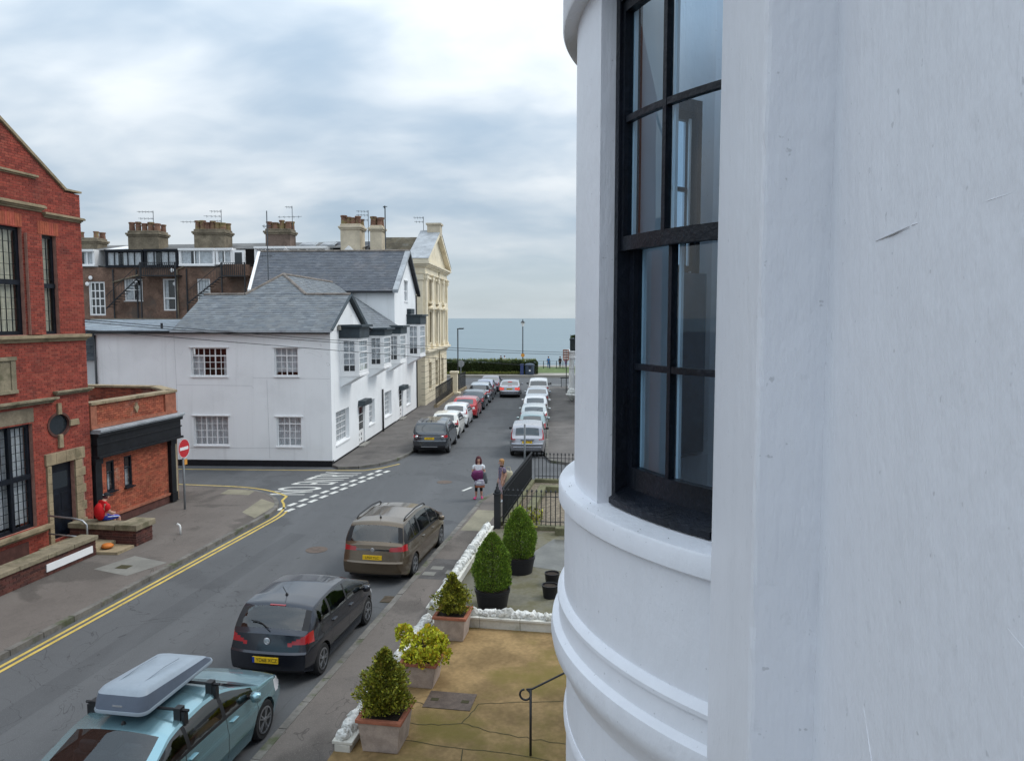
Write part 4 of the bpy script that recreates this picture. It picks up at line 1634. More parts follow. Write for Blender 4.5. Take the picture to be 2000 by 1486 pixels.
# hairline joints in the render, pipes
mb = MB(Fs)
for p in ([(-17.74, 6.3), (-17.70, 3.9), (-17.68, .35)], [(-17.7, 3.86), (-14.1, 3.83), (-14.0, 3.7)], [(-17.2, .86), (-12.95, .88)], [(-14.0, 4.2), (-11.3, 4.18), (-10.35, 4.16)], [(-13.35, 4.1), (-13.3, .4)]):
    mb.tube([(q[0], q[1], 0.0) for q in p], .008, 4)
mb.build('render_joint', 'scuff', wh)
mb = MB()
mb.tube([(A0_ + .07, 45.9, .1), (A0_ + .07, 45.9, 2.7)], .055, 8)
mb.build('drainpipe', 'black_iron', wh, smooth=True)
mb = MB()
mb.tube([(-21.55, B0_ - .06, .1), (-21.55, B0_ - .06, 6.2)], .05, 8)
mb.build('drainpipe', 'black_iron', wh, smooth=True)
c_all = [(0, 1, 0, 1)]
window(wh, Fs, *side_win[0], 6, 4, curtain=[(0, .33, 0, .75), (.86, 1, 0, .75)], cm='curtain', rowpos=[0, .245, .49, .735, 1], thickbars=(3,), tcols=(2, 4), hood=.04, room='curtain_red')
window(wh, Fs, *side_win[1], 4, 4, curtain=[(0, 1, .14, 1)], rowpos=[0, .245, .49, .735, 1], thickbars=(3,), tcols=(2,), hood=.04)
window(wh, Fs, *side_win[2], 6, 4, curtain=c_all, tcols=(2, 4), hood=.04)
window(wh, Fs, *side_win[3], 4, 4, curtain=c_all, rowpos=[0, .25, .5, .78, 1], thickbars=(3,), tcols=(2,), hood=.04)
window(wh, Ff, *front_op[0], 6, 5, depth=.2, curtain=c_all, name='window')
window(wh, Ff, *front_op[2], 3, 4, depth=.18, curtain=c_all)
window(wh, Ff, *front_op[3], 5, 5, depth=.2, curtain=c_all)


def cottage_door(parent, Fm, u0, u1, v0, v1):
    mb = MB(Fm)
    mb.box(u0, u1, v0, v1, -.14, -.07)
    dr_ = mb.build('door', 'white_wood', parent)
    mb = MB(Fm)
    for i in range(3):
        for j in range(3):
            uu = u0 + .12 + i * (u1 - u0 - .24) / 3
            vv = v0 + .75 + j * .42
            mb.box(uu + .02, uu + (u1 - u0 - .24) / 3 - .02, vv + .02, vv + .40, -.071, -.064)
    mb.build('door_light', 'glass_dark', dr_)
    mb = MB(Fm)
    for i in range(2):
        for j in range(2):
            uu = u0 + .2 + i * (u1 - u0 - .3) / 2
            mb.box(uu, uu + .12, v0 + .18 + j * .26, v0 + .32 + j * .26, -.071, -.060)
    mb.build('door_boss', 'black_iron', dr_)
    mb = MB(Fm)
    mb.prism([(u0 - .2, v1 + .05), (u1 + .25, v1 + .05), (u1 + .12, v1 + .32), (u0 - .07, v1 + .32)], -.02, .38)
    mb.build('door_canopy', 'dark_slate_fascia', parent)
    mb = MB(Fm)
    mb.box(u0 - .1, u1 + .1, -.02, v0 - .005, -.2, .28)
    mb.build('doorstep', 'concrete', parent)


cottage_door(wh, Ff, *front_op[1])


def oriel(parent, b0, b1, z0, z1, out, ftop, cols=2):
    """first-floor bay: white timber box with windows on the near cheek and the front, slate-dark fascia and flat roof"""
    a0, a1 = A0_, A0_ + out
    cant = 0.18
    base = MB()
    base.prism([(a0, b0 - .02), (a1 + .03, b0 + cant - .03), (a1 + .03, b1 - cant + .03), (a0, b1 + .02)], z0 - .10, z0)
    bay = base.build('bay_window', 'white_wood', parent)
    un = MB()
    un.add([(a0, b0 + .05, z0 - .62), (a0, b1 - .05, z0 - .62), (a1 - .02, b1 - cant, z0 - .10), (a1 - .02, b0 + cant, z0 - .10), (a0, b0, z0 - .10), (a0, b1, z0 - .10)], [(0, 1, 2, 3), (0, 3, 4), (1, 5, 2)])
    un.build('bay_corbel', 'render_white', bay)
    Fc = frame((a0, b0, 0), (out, cant, 0))
    Lc = math.hypot(out, cant)
    Fr = frame((a1, b0 + cant, 0), (0, 1, 0))
    Lr = b1 - b0 - 2 * cant
    Fe = frame((a1, b1 - cant, 0), (-out, cant, 0))
    for Fm, L, m_ in ((Fc, Lc, .16), (Fr, Lr, .08), (Fe, Lc, .16)):
        mb = MB(Fm)
        wall(mb, 0, L, z0, z1, -.08, 0, [(m_, L - m_, z0 + .12, z1 - .10)])
        mb.build('bay_frame', 'white_wood', bay)
    wins = []
    for Fm, L, m_, cc_ in ((Fc, Lc, .16, 2), (Fr, Lr, .08, 4)):
        wins.append(window(parent, Fm, m_, L - m_, z0 + .12, z1 - .10, cc_, 5, depth=.05, fw=.05, bar=.03, sill=0, curtain=[(0, 1, .2, 1)], rowpos=[0, .21, .42, .62, .82, 1], thickbars=(3,)))
    fa = MB()
    fa.prism([(a0, b0 - .04), (a1 + .06, b0 + cant - .06), (a1 + .06, b1 - cant + .06), (a0, b1 + .04)], z1, ftop - .06)
    fa.build('bay_fascia', 'dark_slate_fascia', bay)
    fa = MB()
    fa.prism([(a0, b0 - .16), (a1 + .22, b0 + cant - .18), (a1 + .22, b1 - cant + .18), (a0, b1 + .16)], ftop - .06, ftop + .05)
    fa.build('bay_roof', 'dark_slate_fascia', bay)
    gi = MB()
    gi.add([(a0 - .02, b0, z1), (a0 - .02, b1, z1), (a0 - .02, b1, z0), (a0 - .02, b0, z0)], [(0, 1, 2, 3)])
    gi.build('bay_room', 'curtain', bay)
    return bay


oriel(wh, 36.75, 39.0, 4.25, 6.02, .92, 6.62)
oriel(wh, 42.5, 44.8, 4.25, 6.02, .88, 6.40)
oriel(wh, 47.3, 49.6, 4.25, 6.02, .85, 6.48)

# ------- slate roofs
SLT = [(1, 1, 1), (.9, .9, .92), (1.1, 1.1, 1.1), (.82, .84, .88), (1.04, 1.02, 1.0), (.95, .98, 1.02), (1.2, 1.2, 1.2)]


def slope_frame(p0, p1, ptop):
    """frame on a roof plane: u along the eaves p0->p1, v up the slope"""
    U = Vector(p1) - Vector(p0)
    return frame(p0, U, Vector(ptop) - Vector(p0))


def slope(parent, name, p0, p1, ptop, polys3, m, singles, seed, du=.28, dv=.2, under=True):
    Fm = slope_frame(p0, p1, ptop)
    inv = Fm.inverted()
    if under:
        mb = MB()
        for poly in polys3:
            mb.add([tuple(Vector(p) - (Fm.to_3x3() @ Vector((0, 0, .03)))) for p in poly], [tuple(range(len(poly)))])
        mb.build(name, 'slate_under', parent)
    pcs = []
    for poly in polys3:
        q = [inv @ Vector(p) for p in poly]
        q2 = [(p.x, p.y) for p in q]
        sa = sum(q2[i][0] * q2[(i + 1) % len(q2)][1] - q2[(i + 1) % len(q2)][0] * q2[i][1] for i in range(len(q2)))
        if sa < 0:
            q2 = q2[::-1]
        v0 = 0
        vmin = min(p[1] for p in q2)
        v0 = math.floor(vmin / dv / 2) * dv * 2
        pcs += courses(q2, du, dv, .006, [], .5, vstart=v0)
    lay(parent, 'slate', name + '_slates', Fm, pcs, .008, m, SLT, singles, .003, tilt=.012, seed=seed)


s_ = .5
zf = lambda b: 6.42 + s_ * (b - 35.0)
EV = (-17.72, 35.0, 6.42)
slope(wh, 'roof_front', EV, (-10.1, 35.0, 6.42), (-17.72, 38.5, zf(38.5)),
      [[(-17.72, 35, zf(35)), (-10.1, 35, zf(35)), (-10.1, 38.5, zf(38.5)), (-17.72, 38.5, zf(38.5))],
       [(-15.6, 38.5, zf(38.5)), (-12.45, 38.5, zf(38.5)), (-14.4, 40.8, zf(40.8))]], 'slate', 300, 11)
ZR = zf(40.8)
ss = (ZR - 6.42) / 4.45
zs_ = lambda a: ZR - ss * (a + 14.4)
slope(wh, 'roof_street', (-9.95, 41.9, zs_(-9.95)), (-9.95, 50, zs_(-9.95)), (-14.4, 41.9, ZR),
      [[(-14.4, 40.8, ZR), (-12.45, 38.5, zs_(-12.45)), (-9.95, 42.0, zs_(-9.95)), (-9.95, 49.98, zs_(-9.95)), (-14.4, 49.98, ZR)]], 'slate', 0, 12)
mb = MB()
zb = zf(38.5)
mb.add([(-12.45, 38.5, zb), (-10.1, 38.5, zb), (-10.1, 41.95, 6.45), (-14.4, 40.8, ZR), (-14.4, 50, ZR), (-19, 50, 6.4), (-19, 40.8, 6.4), (-15.6, 38.5, zb), (-17.72, 38.5, zb), (-17.72, 42, 6.4), (-15.6, 42, 6.4)],
       [(0, 1, 2), (3, 4, 5, 6), (7, 8, 9, 10), (3, 6, 7)])
mb.build('roof_back', 'slate', wh)


def ridge(parent, pts, r=.09, m='ridge_tile', step=.45):
    """half-round ridge tiles along a line"""
    for i in range(len(pts) - 1):
        a, b = Vector(pts[i]), Vector(pts[i + 1])
        n = max(1, round((b - a).length / step))
        for k in range(n):
            p, q = a.lerp(b, k / n), a.lerp(b, (k + 1) / n)
            mb = MB()
            mb.tube([p, q - (q - p) * .03], [r, r * 1.05], 8)
            mb.build('ridge_tile', m, parent, smooth=False)


ridge(wh, [(-17.7, 38.5, zb + .0), (-15.6, 38.5, zb), (-14.4, 40.8, ZR), (-14.4, 49.9, ZR)])
ridge(wh, [(-10.15, 38.5, zb), (-12.45, 38.5, zb), (-14.4, 40.8, ZR)])
mb = MB()
mb.box(-17.75, -10.15, 34.88, 35.02, 6.33, 6.43)
mb.build('gutter', 'lead', wh)
mb = MB()
mb.box(-21.75, -17.8, 34.95, 35.25, 6.30, 6.40)
mb.box(-21.62, -10.3, 35.02, 35.255, 6.26, 6.33)
mb.build('gutter', 'black_iron', wh)
mb = MB()
mb.box(A0_ + .003, A0_ + .28, 41.9, 50, 6.26, 6.38)
mb.build('gutter', 'black_iron', wh)
# bargeboards of the street gable
mb = MB(frame((A0_ + .22, 0, 0), (0, 1, 0)))
for q in ([(35.0, 6.40), (35.0, 6.46), (38.5, 8.20), (38.5, 8.12)], ):
    mb.prism(q, -.12, 0)
mb.build('bargeboard', 'dark_slate_fascia', wh)
mb = MB(frame((A0_ + .22, 0, 0), (0, 1, 0)))
mb.prism([(38.5, 8.02), (38.5, 8.26), (42.0, 6.54), (42.0, 6.30)], -.30, 0)
mb.build('bargeboard', 'dark_slate_fascia', wh)
mb = MB(Ff)
mb.box(36.4, 40.6, 6.42, 6.62, 0.0, .14)
mb.build('gable_shelf', 'concrete', wh)
# low rear range at the left, under a shallow pale slate roof
slope(wh, 'roof_low', (-25.5, 35.3, 6.40), (-17.74, 35.3, 6.40), (-25.5, 41.5, 6.92), [[(-25.5, 35.4, 6.41), (-17.74, 35.4, 6.41), (-17.74, 41.4, 6.91), (-25.5, 41.4, 6.91)]], 'slate_pale', 0, 13, du=.4, dv=.3)
mb = MB()
mb.box(-25.5, -17.3, 41.4, 41.75, 6.6, 6.98)
mb.build('wall_coping', 'chimney_stone', wh)
mb = MB()
mb.tube([(-18.9, 36.4, 6.4), (-18.9, 36.4, 6.75)], .06, 8)
mb.build('vent_pipe', 'black_iron', wh)

ob = thing('outbuilding', 'white outbuilding with steep grey slate roof behind the brick hall', 'building', (0, 0, 0), -KF)
mb = MB()
mb.box(-30, -21.7, 38.2, 46, 0, 4.85)
mb.build('wall', 'render_white', ob)
slope(ob, 'roof', (-30, 38.0, 4.85), (-21.7, 38.0, 4.85), (-30, 41.0, 6.9), [[(-30, 38.0, 4.85), (-21.7, 38.0, 4.85), (-21.7, 41.0, 6.9), (-30, 41.0, 6.9)]], 'slate_pale', 0, 14, du=.4, dv=.3)

# ================================================================== TALL WHITE GABLED HOUSE
h2 = thing('gabled_house', 'tall white gabled house with dark slate roof beyond the corner house', 'house', (0, 0, 0), -KF)
h2op = [(53.4, 54.7, 8.15, 9.60), (51.2, 52.5, .2, 2.1), (53.8, 55.4, .8, 2.1), (54.4, 56.6, 4.3, 6.4)]
RB, RZ = 54.25, 11.70
mb = MB(Ff)
wall(mb, 50.0, 57.95, .2, 8.9, -.3, 0, h2op)
wall(mb, 52.2, 56.2, 8.9, 10.2, -.3, 0, h2op)
mb.add([(50.0, 8.9, 0), (52.2, 8.9, 0), (52.2, 10.2, 0), (56.2, 10.2, 0), (RB, 11.62, 0), (56.2, 8.9, 0), (57.95, 8.9, 0)], [(0, 1, 2), (2, 3, 4), (5, 6, 3)])
mb.T = I4
mb.box(-19.7, A0_ - .3, 50.0, 50.3, 0, 8.9)
mb.box(-21.5, A0_ - .3, 57.65, 57.95, 0, 8.9)
mb.add([(-19.8, 50.1, 0), (-21.6, 57.9, 0), (-21.6, 57.9, 8.9), (-20.8, RB, 11.6), (-19.8, 50.1, 8.9)], [(0, 1, 2, 3, 4)])
mb.build('wall', 'render_white', h2)
mb = MB(Ff)
mb.box(50, 57.95, 0, .2, -.3, -.012)
mb.build('plinth', 'plinth', h2)
slope(h2, 'roof_front', (-20.9, 49.75, 8.75), (-10.05, 49.75, 8.75), (-20.9, RB, RZ), [[(-19.9, 49.75, 8.75), (-10.05, 49.75, 8.75), (-10.05, RB, RZ), (-20.9, RB, RZ)]], 'slate_dark', 0, 15, du=.3, dv=.22)
mb = MB()
mb.add([(-21.9, 58.2, 8.8), (-10.05, 58.2, 8.8), (-10.05, RB, RZ), (-20.9, RB, RZ)], [(0, 1, 2, 3)])
mb.build('roof_back', 'slate_dark', h2)
ridge(h2, [(-20.9, RB, RZ), (-10.0, RB, RZ)], .1, 'ridge_tile', .5)
mb = MB(frame((-10.0, 0, 0), (0, 1, 0)))
mb.prism([(49.7, 8.62), (49.7, 8.84), (RB, RZ + .06), (RB, RZ - .18)], -.35, 0)
mb.build('verge', 'lead', h2)
mb = MB(frame((-10.0, 0, 0), (0, 1, 0)))
mb.prism([(RB, RZ - .2), (RB, RZ + .07), (58.3, 8.86), (58.3, 8.6)], -.25, 0)
mb.build('bargeboard', 'black_wood', h2)
mb = MB()
mb.add([(-19.95, 49.7, 8.55), (-19.95, 49.7, 8.86), (-20.95, RB, RZ + .08), (-20.95, RB, RZ - .25), (-19.75, 49.7, 8.55), (-19.75, 49.7, 8.86), (-20.75, RB, RZ + .08), (-20.75, RB, RZ - .25)], [(0, 1, 2, 3), (7, 6, 5, 4), (0, 4, 5, 1), (1, 5, 6, 2), (2, 6, 7, 3), (3, 7, 4, 0)])
mb.build('bargeboard', 'white_wood', h2)
mb = MB()
mb.box(-19.85, -10.35, 49.62, 49.78, 8.62, 8.75)
mb.build('gutter', 'black_iron', h2)
mb = MB()
mb.tube([(A0_ + .06, 57.8, .2), (A0_ + .06, 57.8, 8.7)], .05, 6)
mb.build('drainpipe', 'black_iron', h2)
window(h2, Ff, *h2op[0], 2, 2, depth=.1, curtain=[(0, 1, .0, .8)], thickbars=(1,), hood=.05)
cottage_door(h2, Ff, *h2op[1])
window(h2, Ff, *h2op[2], 4, 4, depth=.15, curtain=c_all)
oriel(h2, 54.2, 56.9, 4.3, 6.55, .9, 7.2)
mb = MB(Ff)
mb.box(54.3, 55.7, 7.27, 7.65, 0, .3)
mb.build('bay_upstand', 'dark_slate_fascia', h2)

# ================================================================== CREAM CLASSICAL BUILDING
cr = thing('cream_building', 'cream stucco classical building with pediment and pilasters near the sea', 'building', (0, 0, 0), -KF)
CA, CB0, CB1 = -9.95, 59.8, 72.2
Fc_ = frame((CA, 0, 0), (0, 1, 0))
cw = []
for i in range(3):
    u = 61.7 + i * 3.5
    cw += [(u, u + 1.6, 8.35, 10.1), (u, u + 1.6, 5.0, 7.5), (u, u + 1.4, 1.2, 3.4)]
mb = MB(Fc_)
wall(mb, CB0, CB1, 0, 11.0, -.4, 0, cw)
mb.T = I4
mb.box(-21, CA - .4, CB0, CB0 + .4, 0, 11.0)
mb.box(-21, CA - .4, CB1 - .4, CB1, 0, 11.0)
mb.build('wall', 'cream', cr)
for u0, u1, v0, v1 in cw:
    window(cr, Fc_, u0, u1, v0, v1, 1, 2, 'cream', .08, .05, .22, 0.08, None)
mb = MB(Fc_)
mb.add([(CB0 - .2, 11.35, 0), (CB1 + .2, 11.35, 0), (66.0, 14.0, 0), (CB0 - .2, 11.35, -1.2), (CB1 + .2, 11.35, -1.2), (66.0, 14.0, -1.2)], [(0, 1, 2), (5, 4, 3)])
mb.build('tympanum', 'cream', cr)
mb = MB(Fc_)
for q in ([(CB0 - .45, 11.32), (CB0 - .45, 11.58), (66.0, 14.42), (66.0, 14.05)], [(66.0, 14.05), (66.0, 14.42), (CB1 + .45, 11.58), (CB1 + .45, 11.32)]):
    mb.prism(q, -1.15, .42)
mb.build('raking_cornice', 'cream', cr)
mb = MB(Fc_)
mb.add([(CB0 - .5, 11.60, .45), (66.0, 14.46, .45), (66.0, 14.46, -1.3), (CB0 - .5, 11.60, -1.3), (CB1 + .5, 11.6, .45), (CB1 + .5, 11.6, -1.3)], [(0, 1, 2, 3), (1, 4, 5, 2)])
mb.build('lead_roof', 'lead', cr)
mb = MB(Fc_)
for (h0, h1, p) in ((10.45, 10.62, .12), (10.62, 10.95, .07), (10.95, 11.08, .2), (11.08, 11.2, .34), (11.2, 11.34, .45)):
    mb.box(CB0 - p, CB1 + p, h0, h1, -1.2, p)
mb.build('entablature', 'cream', cr)
mb = MB(Fc_)
for i in range(5):
    u = 59.85 + i * 2.98
    u = min(u, CB1 - .62)
    mb.box(u, u + .6, 4.55, 9.95, 0, .16)
    mb.box(u - .05, u + .65, 4.5, 4.75, 0, .22)
    mb.box(u - .04, u + .64, 9.95, 10.08, 0, .22)
    mb.box(u - .10, u + .70, 10.08, 10.38, 0, .26)
    mb.box(u - .16, u + .76, 10.38, 10.452, 0, .32)
mb.box(CB0 - .18, CB0 + .02, 4.55, 10.3, -1.1, -.1)
mb.box(CB0 - .26, CB0 + .02, 9.95, 10.4, -1.2, -.02)
mb.build('pilaster', 'cream', cr)
for (u0, u1, v0, v1) in cw:
    mb = MB(Fc_)
    if v0 > 4:
        mb.box(u0 - .15, u0, v0, v1, 0, .09)
        mb.box(u1, u1 + .15, v0, v1, 0, .09)
        mb.box(u0 - .2, u1 + .2, v1, v1 + .18, 0, .12)
        if v0 < 6:
            mb.box(u0 - .3, u1 + .3, v1 + .2, v1 + .32, 0, .42)
            mb.prism([(u0 - .3, v1 + .32), (u1 + .3, v1 + .32), ((u0 + u1) / 2, v1 + .75)], 0, .38)
        else:
            mb.box(u0 - .2, u1 + .2, v0 - .22, v0, 0, .3)
    else:
        mb.box(u0 - .12, u1 + .12, v1, v1 + .3, 0, .06)
    mb.build('window_surround', 'cream', cr)
mb = MB(Fc_)
for (h0, h1, p) in ((4.05, 4.2, .1), (4.2, 4.32, .22), (4.32, 4.5, .36)):
    mb.box(CB0 - p, CB1 + p, h0, h1, -1.0, p)
mb.build('first_floor_cornice', 'cream', cr)
mb = MB(Fc_)
for i in range(8):
    v = .5 + i * .45
    mb.box(CB0 - .006, CB1 + .004, v, v + .03, -.3, .006)
mb.build('rustication_joint', 'cream_dark', cr)
mb = MB()
mb.tube([(CA + .1, 66.9, .2), (CA + .1, 66.9, 11)], .06, 6)
mb.build('drainpipe', 'cream_dark', cr)
mb = MB()
mb.box(-10.6, -9.5, 65.4, 66.6, 13.9, 14.85)
mb.box(-10.7, -9.4, 65.3, 66.7, 14.85, 15.0)
mb.build('chimney_block', 'chimney_cream', cr)

# front railing of the cream building
def railing(name, label, p0, p1, h, K, z=KH, step=.12, plinth=.25, group=None, pm='sandstone', finial=True, rails=(.12, .88), r=.011, backing=None):
    t = thing(name, label, 'railing', (0, 0, 0), -K, group)
    p0, p1 = Vector((*p0, z)), Vector((*p1, z))
    L = (p1 - p0).length
    d_ = (p1 - p0).normalized()
    if plinth:
        mb = MB(frame(p0, d_))
        mb.box(0, L, -.02, plinth, -.13, .13)
        mb.build('plinth', pm, t, bevel=.01)
    n = int(L / step)
    base = MB()
    base.tube([(0, 0, 0), (0, 0, h)], r, 5)
    if finial:
        base.lathe([(r, h), (r * 2.2, h + .02), (r * 2.4, h + .04), (.002, h + .11)], 6)
    b0 = base.build('bar', 'black_iron', t)
    me = b0.data
    for i in range(n + 1):
        o = b0 if i == 0 else obj('bar', me, t)
        o.location = p0 + d_ * (L * i / n) + Vector((0, 0, plinth))
    for f in rails:
        mb = MB()
        mb.tube([p0 + Vector((0, 0, plinth + h * f)), p1 + Vector((0, 0, plinth + h * f))], .016, 4)
        mb.build('rail', 'black_iron', t)
    return t


railing('iron_railing', 'black iron railing on a stone kerb before the cream building', (-8.9, 58.3), (-8.9, 68.4), 1.25, KF, step=.17)
railing('iron_railing', 'short black iron railing by the white car at the street end', (-8.6, 70.0), (-8.4, 74.3), 1.35, KF, step=.15)
for (a, b, lab) in ((-8.85, 69.2, 'cream stone gate pier between the far railings'),):
    gp = MB(TF)
    gp.box(a - .3, a + .3, b - .35, b + .35, 0, 2.0)
    gp.box(a - .38, a + .38, b - .43, b + .43, 2.0, 2.18)
    gp.box(a - .45, a + .55, b - .6, b + .5, 0, .3)
    tag(gp.build('gate_pier', 'cream', bevel=.02), lab, 'pier')

# ================================================================== BROWN BRICK TERRACE BEHIND
te = thing('brick_terrace', 'long brown brick terrace with dormers, fire escapes and chimneys behind', 'building', (0, 0, 0), -KF)
Ft = frame((0, 62.0, 0), (1, 0, 0))
tw = [(-38.3, -36.9, 7.2, 10.0), (-35.25, -33.7, 8.4, 10.2), (-32.0, -30.9, 7.6, 10.2), (-29.1, -28.0, 8.2, 10.2)]
mb = MB(Ft)
wall(mb, -46, -11.0, 0, 11.15, -.4, 0, tw)
mb.build('wall', 'terrace_brick', te)
window(te, Ft, *tw[0], 3, 4, depth=.12, fw=.14, bar=.09, sill=0, glass='glass', name='glazed_door')
window(te, Ft, *tw[1], 2, 2, depth=.12, fw=.09, bar=.06, curtain=[(.0, .45, 0, 1), (.7, 1, 0, .7)])
window(te, Ft, *tw[2], 1, 2, depth=.12, fw=.12, bar=.12, name='glazed_door', rowpos=[0, .38, 1], sill=0, curtain=[(.0, .35, 0, 1)])
window(te, Ft, *tw[3], 1, 2, depth=.12, fw=.1, bar=.06, curtain=[(0, 1, 0, 1)])
# roof
mb = MB()
mb.add([(-46, 62.6, 12.55), (-15.3, 62.6, 12.72), (-15.3, 66.6, 13.6), (-46, 66.6, 13.3)], [(0, 1, 2, 3)])
mb.add([(-46, 71, 11.0), (-11, 71, 11.0), (-11, 66.6, 13.65), (-46, 66.6, 13.3)], [(3, 2, 1, 0)])
mb.build('roof', 'roof_grey', te)
mb = MB()
mb.add([(-15.2, 60.9, 10.6), (-10.9, 60.9, 10.6), (-10.9, 66.2, 13.9), (-15.2, 66.2, 13.9)], [(0, 1, 2, 3)])
mb.build('mossy_roof', 'roof_moss', te)
mb = MB()
mb.add([(-18.2, 61.6, 11.0), (-15.2, 61.6, 11.0), (-15.2, 64.6, 13.4), (-18.2, 64.6, 13.4)], [(0, 1, 2, 3)])
mb.build('slate_roof', 'slate_dark', te)
for (a0, a1) in ((-37.3, -34.8), (-31.2, -29.0), (-25.6, -23.6)):
    mb = MB()
    mb.add([(a0, 62.9, 12.66), (a1, 62.9, 12.68), (a1 - .1, 65.3, 13.17), (a0 + .5, 65.3, 13.15)], [(0, 1, 2, 3)])
    o = mb.build('rooflight', 'lead_bright' if False else 'white_wood', te)
    o.location.z = .03
for (a0, a1) in ((-21.0, -19.6), (-19.2, -18.0)):
    mb = MB()
    mb.box(a0, a1, 63.4, 63.5, 12.9, 13.0)
    mb.add([(a0, 63.4, 13.0), (a1, 63.4, 13.0), (a1, 64.4, 13.32), (a0, 64.4, 13.32)], [(0, 1, 2, 3)])
    mb.add([(a0 + .15, 63.46, 13.04), (a1 - .15, 63.46, 13.04), (a1 - .15, 64.3, 13.31), (a0 + .15, 64.3, 13.31)], [(0, 1, 2, 3)])
    mb.build('rooflight', 'lead', te)


def dormer(u0, u1, v0, v1, cols, fm, nm='dormer', door=None, b=61.9, cur=True, sub=None):
    Fd = frame((0, b, 0), (1, 0, 0))
    mb = MB(Fd)
    mb.box(u0, u1, v1, v1 + .16, -2.2, .14)
    mb.box(u0, u0 + .12, v0, v1, -2.0, 0)
    mb.box(u1 - .12, u1, v0, v1, -2.0, 0)
    mb.box(u0, u1, v0 - .12, v0, -.5, .08)
    d_ = mb.build(nm, fm, te)
    w_ = window(te, Fd, u0 + .12, u1 - .12, v0, v1, cols, 1, fm, .07, .10, .06, 0, [(0, .3, 0, 1), (.45, 1, 0, 1)] if cur else [(0, 1, .0, 1)], colpos=sub, room='room_dark')
    return d_


dormer(-39.4, -37.6, 11.35, 12.45, 2, 'white_upvc', sub=[0, .66, 1])
dormer(-36.7, -33.5, 11.25, 12.42, 5, 'black_wood')
dormer(-33.4, -30.6, 11.25, 12.45, 4, 'black_wood')
dormer(-30.5, -27.5, 11.35, 12.5, 3, 'white_upvc', sub=[0, .42, .58, 1])
dormer(-27.4, -26.0, 11.45, 12.5, 2, 'white_upvc')
dormer(-24.2, -21.6, 11.5, 12.62, 3, 'white_upvc')
dormer(-21.5, -18.2, 11.5, 12.62, 4, 'white_upvc')
mb = MB(frame((0, 61.88, 0), (1, 0, 0)))
mb.box(-25.95, -25.0, 10.4, 12.5, -.2, .05)
o = mb.build('balcony_door', 'white_upvc', te)
mb = MB(frame((0, 61.82, 0), (1, 0, 0)))
mb.box(-25.8, -25.2, 11.3, 12.3, -.02, .012)
mb.build('door_light', 'glass_dark', o)
# little gabled dormer
mb = MB()
mb.prism([(-16.9, 61.2), (-15.6, 61.2), (-15.6, 63.5), (-16.9, 63.5)], 11.2, 12.0)
mb.add([(-17.0, 61.15, 12.0), (-15.5, 61.15, 12.0), (-16.25, 61.15, 12.75), (-17.0, 63.8, 12.0), (-15.5, 63.8, 12.0), (-16.25, 63.8, 12.75)], [(0, 1, 2), (0, 2, 5, 3), (1, 4, 5, 2)])
mb.build('gabled_dormer', 'white_wood', te)

# fire escapes: landing, balusters, flight of treads
def fire_escape(u, lab_side, w_, zl, drop):
    mb = MB()
    bf = 60.9
    mb.box(u, u + w_, bf, 61.95, zl - .08, zl)
    for k in range(int(w_ / .16) + 1):
        mb.tube([(u + k * .16, bf + .02, zl), (u + k * .16, bf + .02, zl + 1.0)], .028, 4)
    mb.tube([(u, bf + .02, zl + 1.0), (u + w_, bf + .02, zl + 1.0)], .03, 4)
    for x in (u + .05, u + w_ - .05):
        mb.tube([(x, bf + .05, 0), (x, bf + .05, zl + 1.05)], .06, 4)
    n = 12
    for k in range(n):
        x = u - k * .24
        z = zl - (k + 1) * drop / n
        mb.box(x - .24, x, bf, bf + .8, z, z + .05)
        mb.tube([(x - .1, bf, z), (x - .1, bf, z + .9)], .012, 4)
    mb.tube([(u, bf, zl + .9), (u - n * .24, bf, zl - drop + .9)], .03, 4)
    mb.tube([(u, bf, zl - .1), (u - n * .24, bf, zl - drop - .1)], .06, 4)
    return mb.build('fire_escape', 'black_iron', te)


fire_escape(-33.3, 0, 3.0, 10.45, 2.6)
fire_escape(-26.6, 0, 2.0, 10.4, 2.2)
mb = MB()
mb.box(-26.4, -24.6, 60.95, 61.9, 10.3, 11.3)
mb.build('balcony_wall', 'terrace_brick', te)
for x in (-34.1, -29.9, -36.1):
    mb = MB()
    mb.tube([(x, 61.9, 3), (x, 61.9, 11.0)], .06, 6)
    mb.build('drainpipe', 'black_iron', te)
mb = MB()
mb.tube([(-36.2, 61.9, 9.9), (-33.9, 61.85, 10.5)], .07, 6)
mb.tube([(-30.7, 61.9, 7), (-30.7, 61.9, 10.9), (-30.1, 61.9, 11.2)], .06, 6)
mb.build('waste_pipe', 'chimney_stone', te)
for (u, v) in ((-34.2, 9.95), (-38.0, 10.3), (-30.9, 9.8), (-31.1, 10.9), (-38.3, 9.8)):
    mb = MB(Ft)
    mb.lathe([(.02, .05), (.16, .1), (.17, .14), (.02, .17)], 10, (u, v, 0))
    mb.build('wall_lamp', 'white_upvc', te)


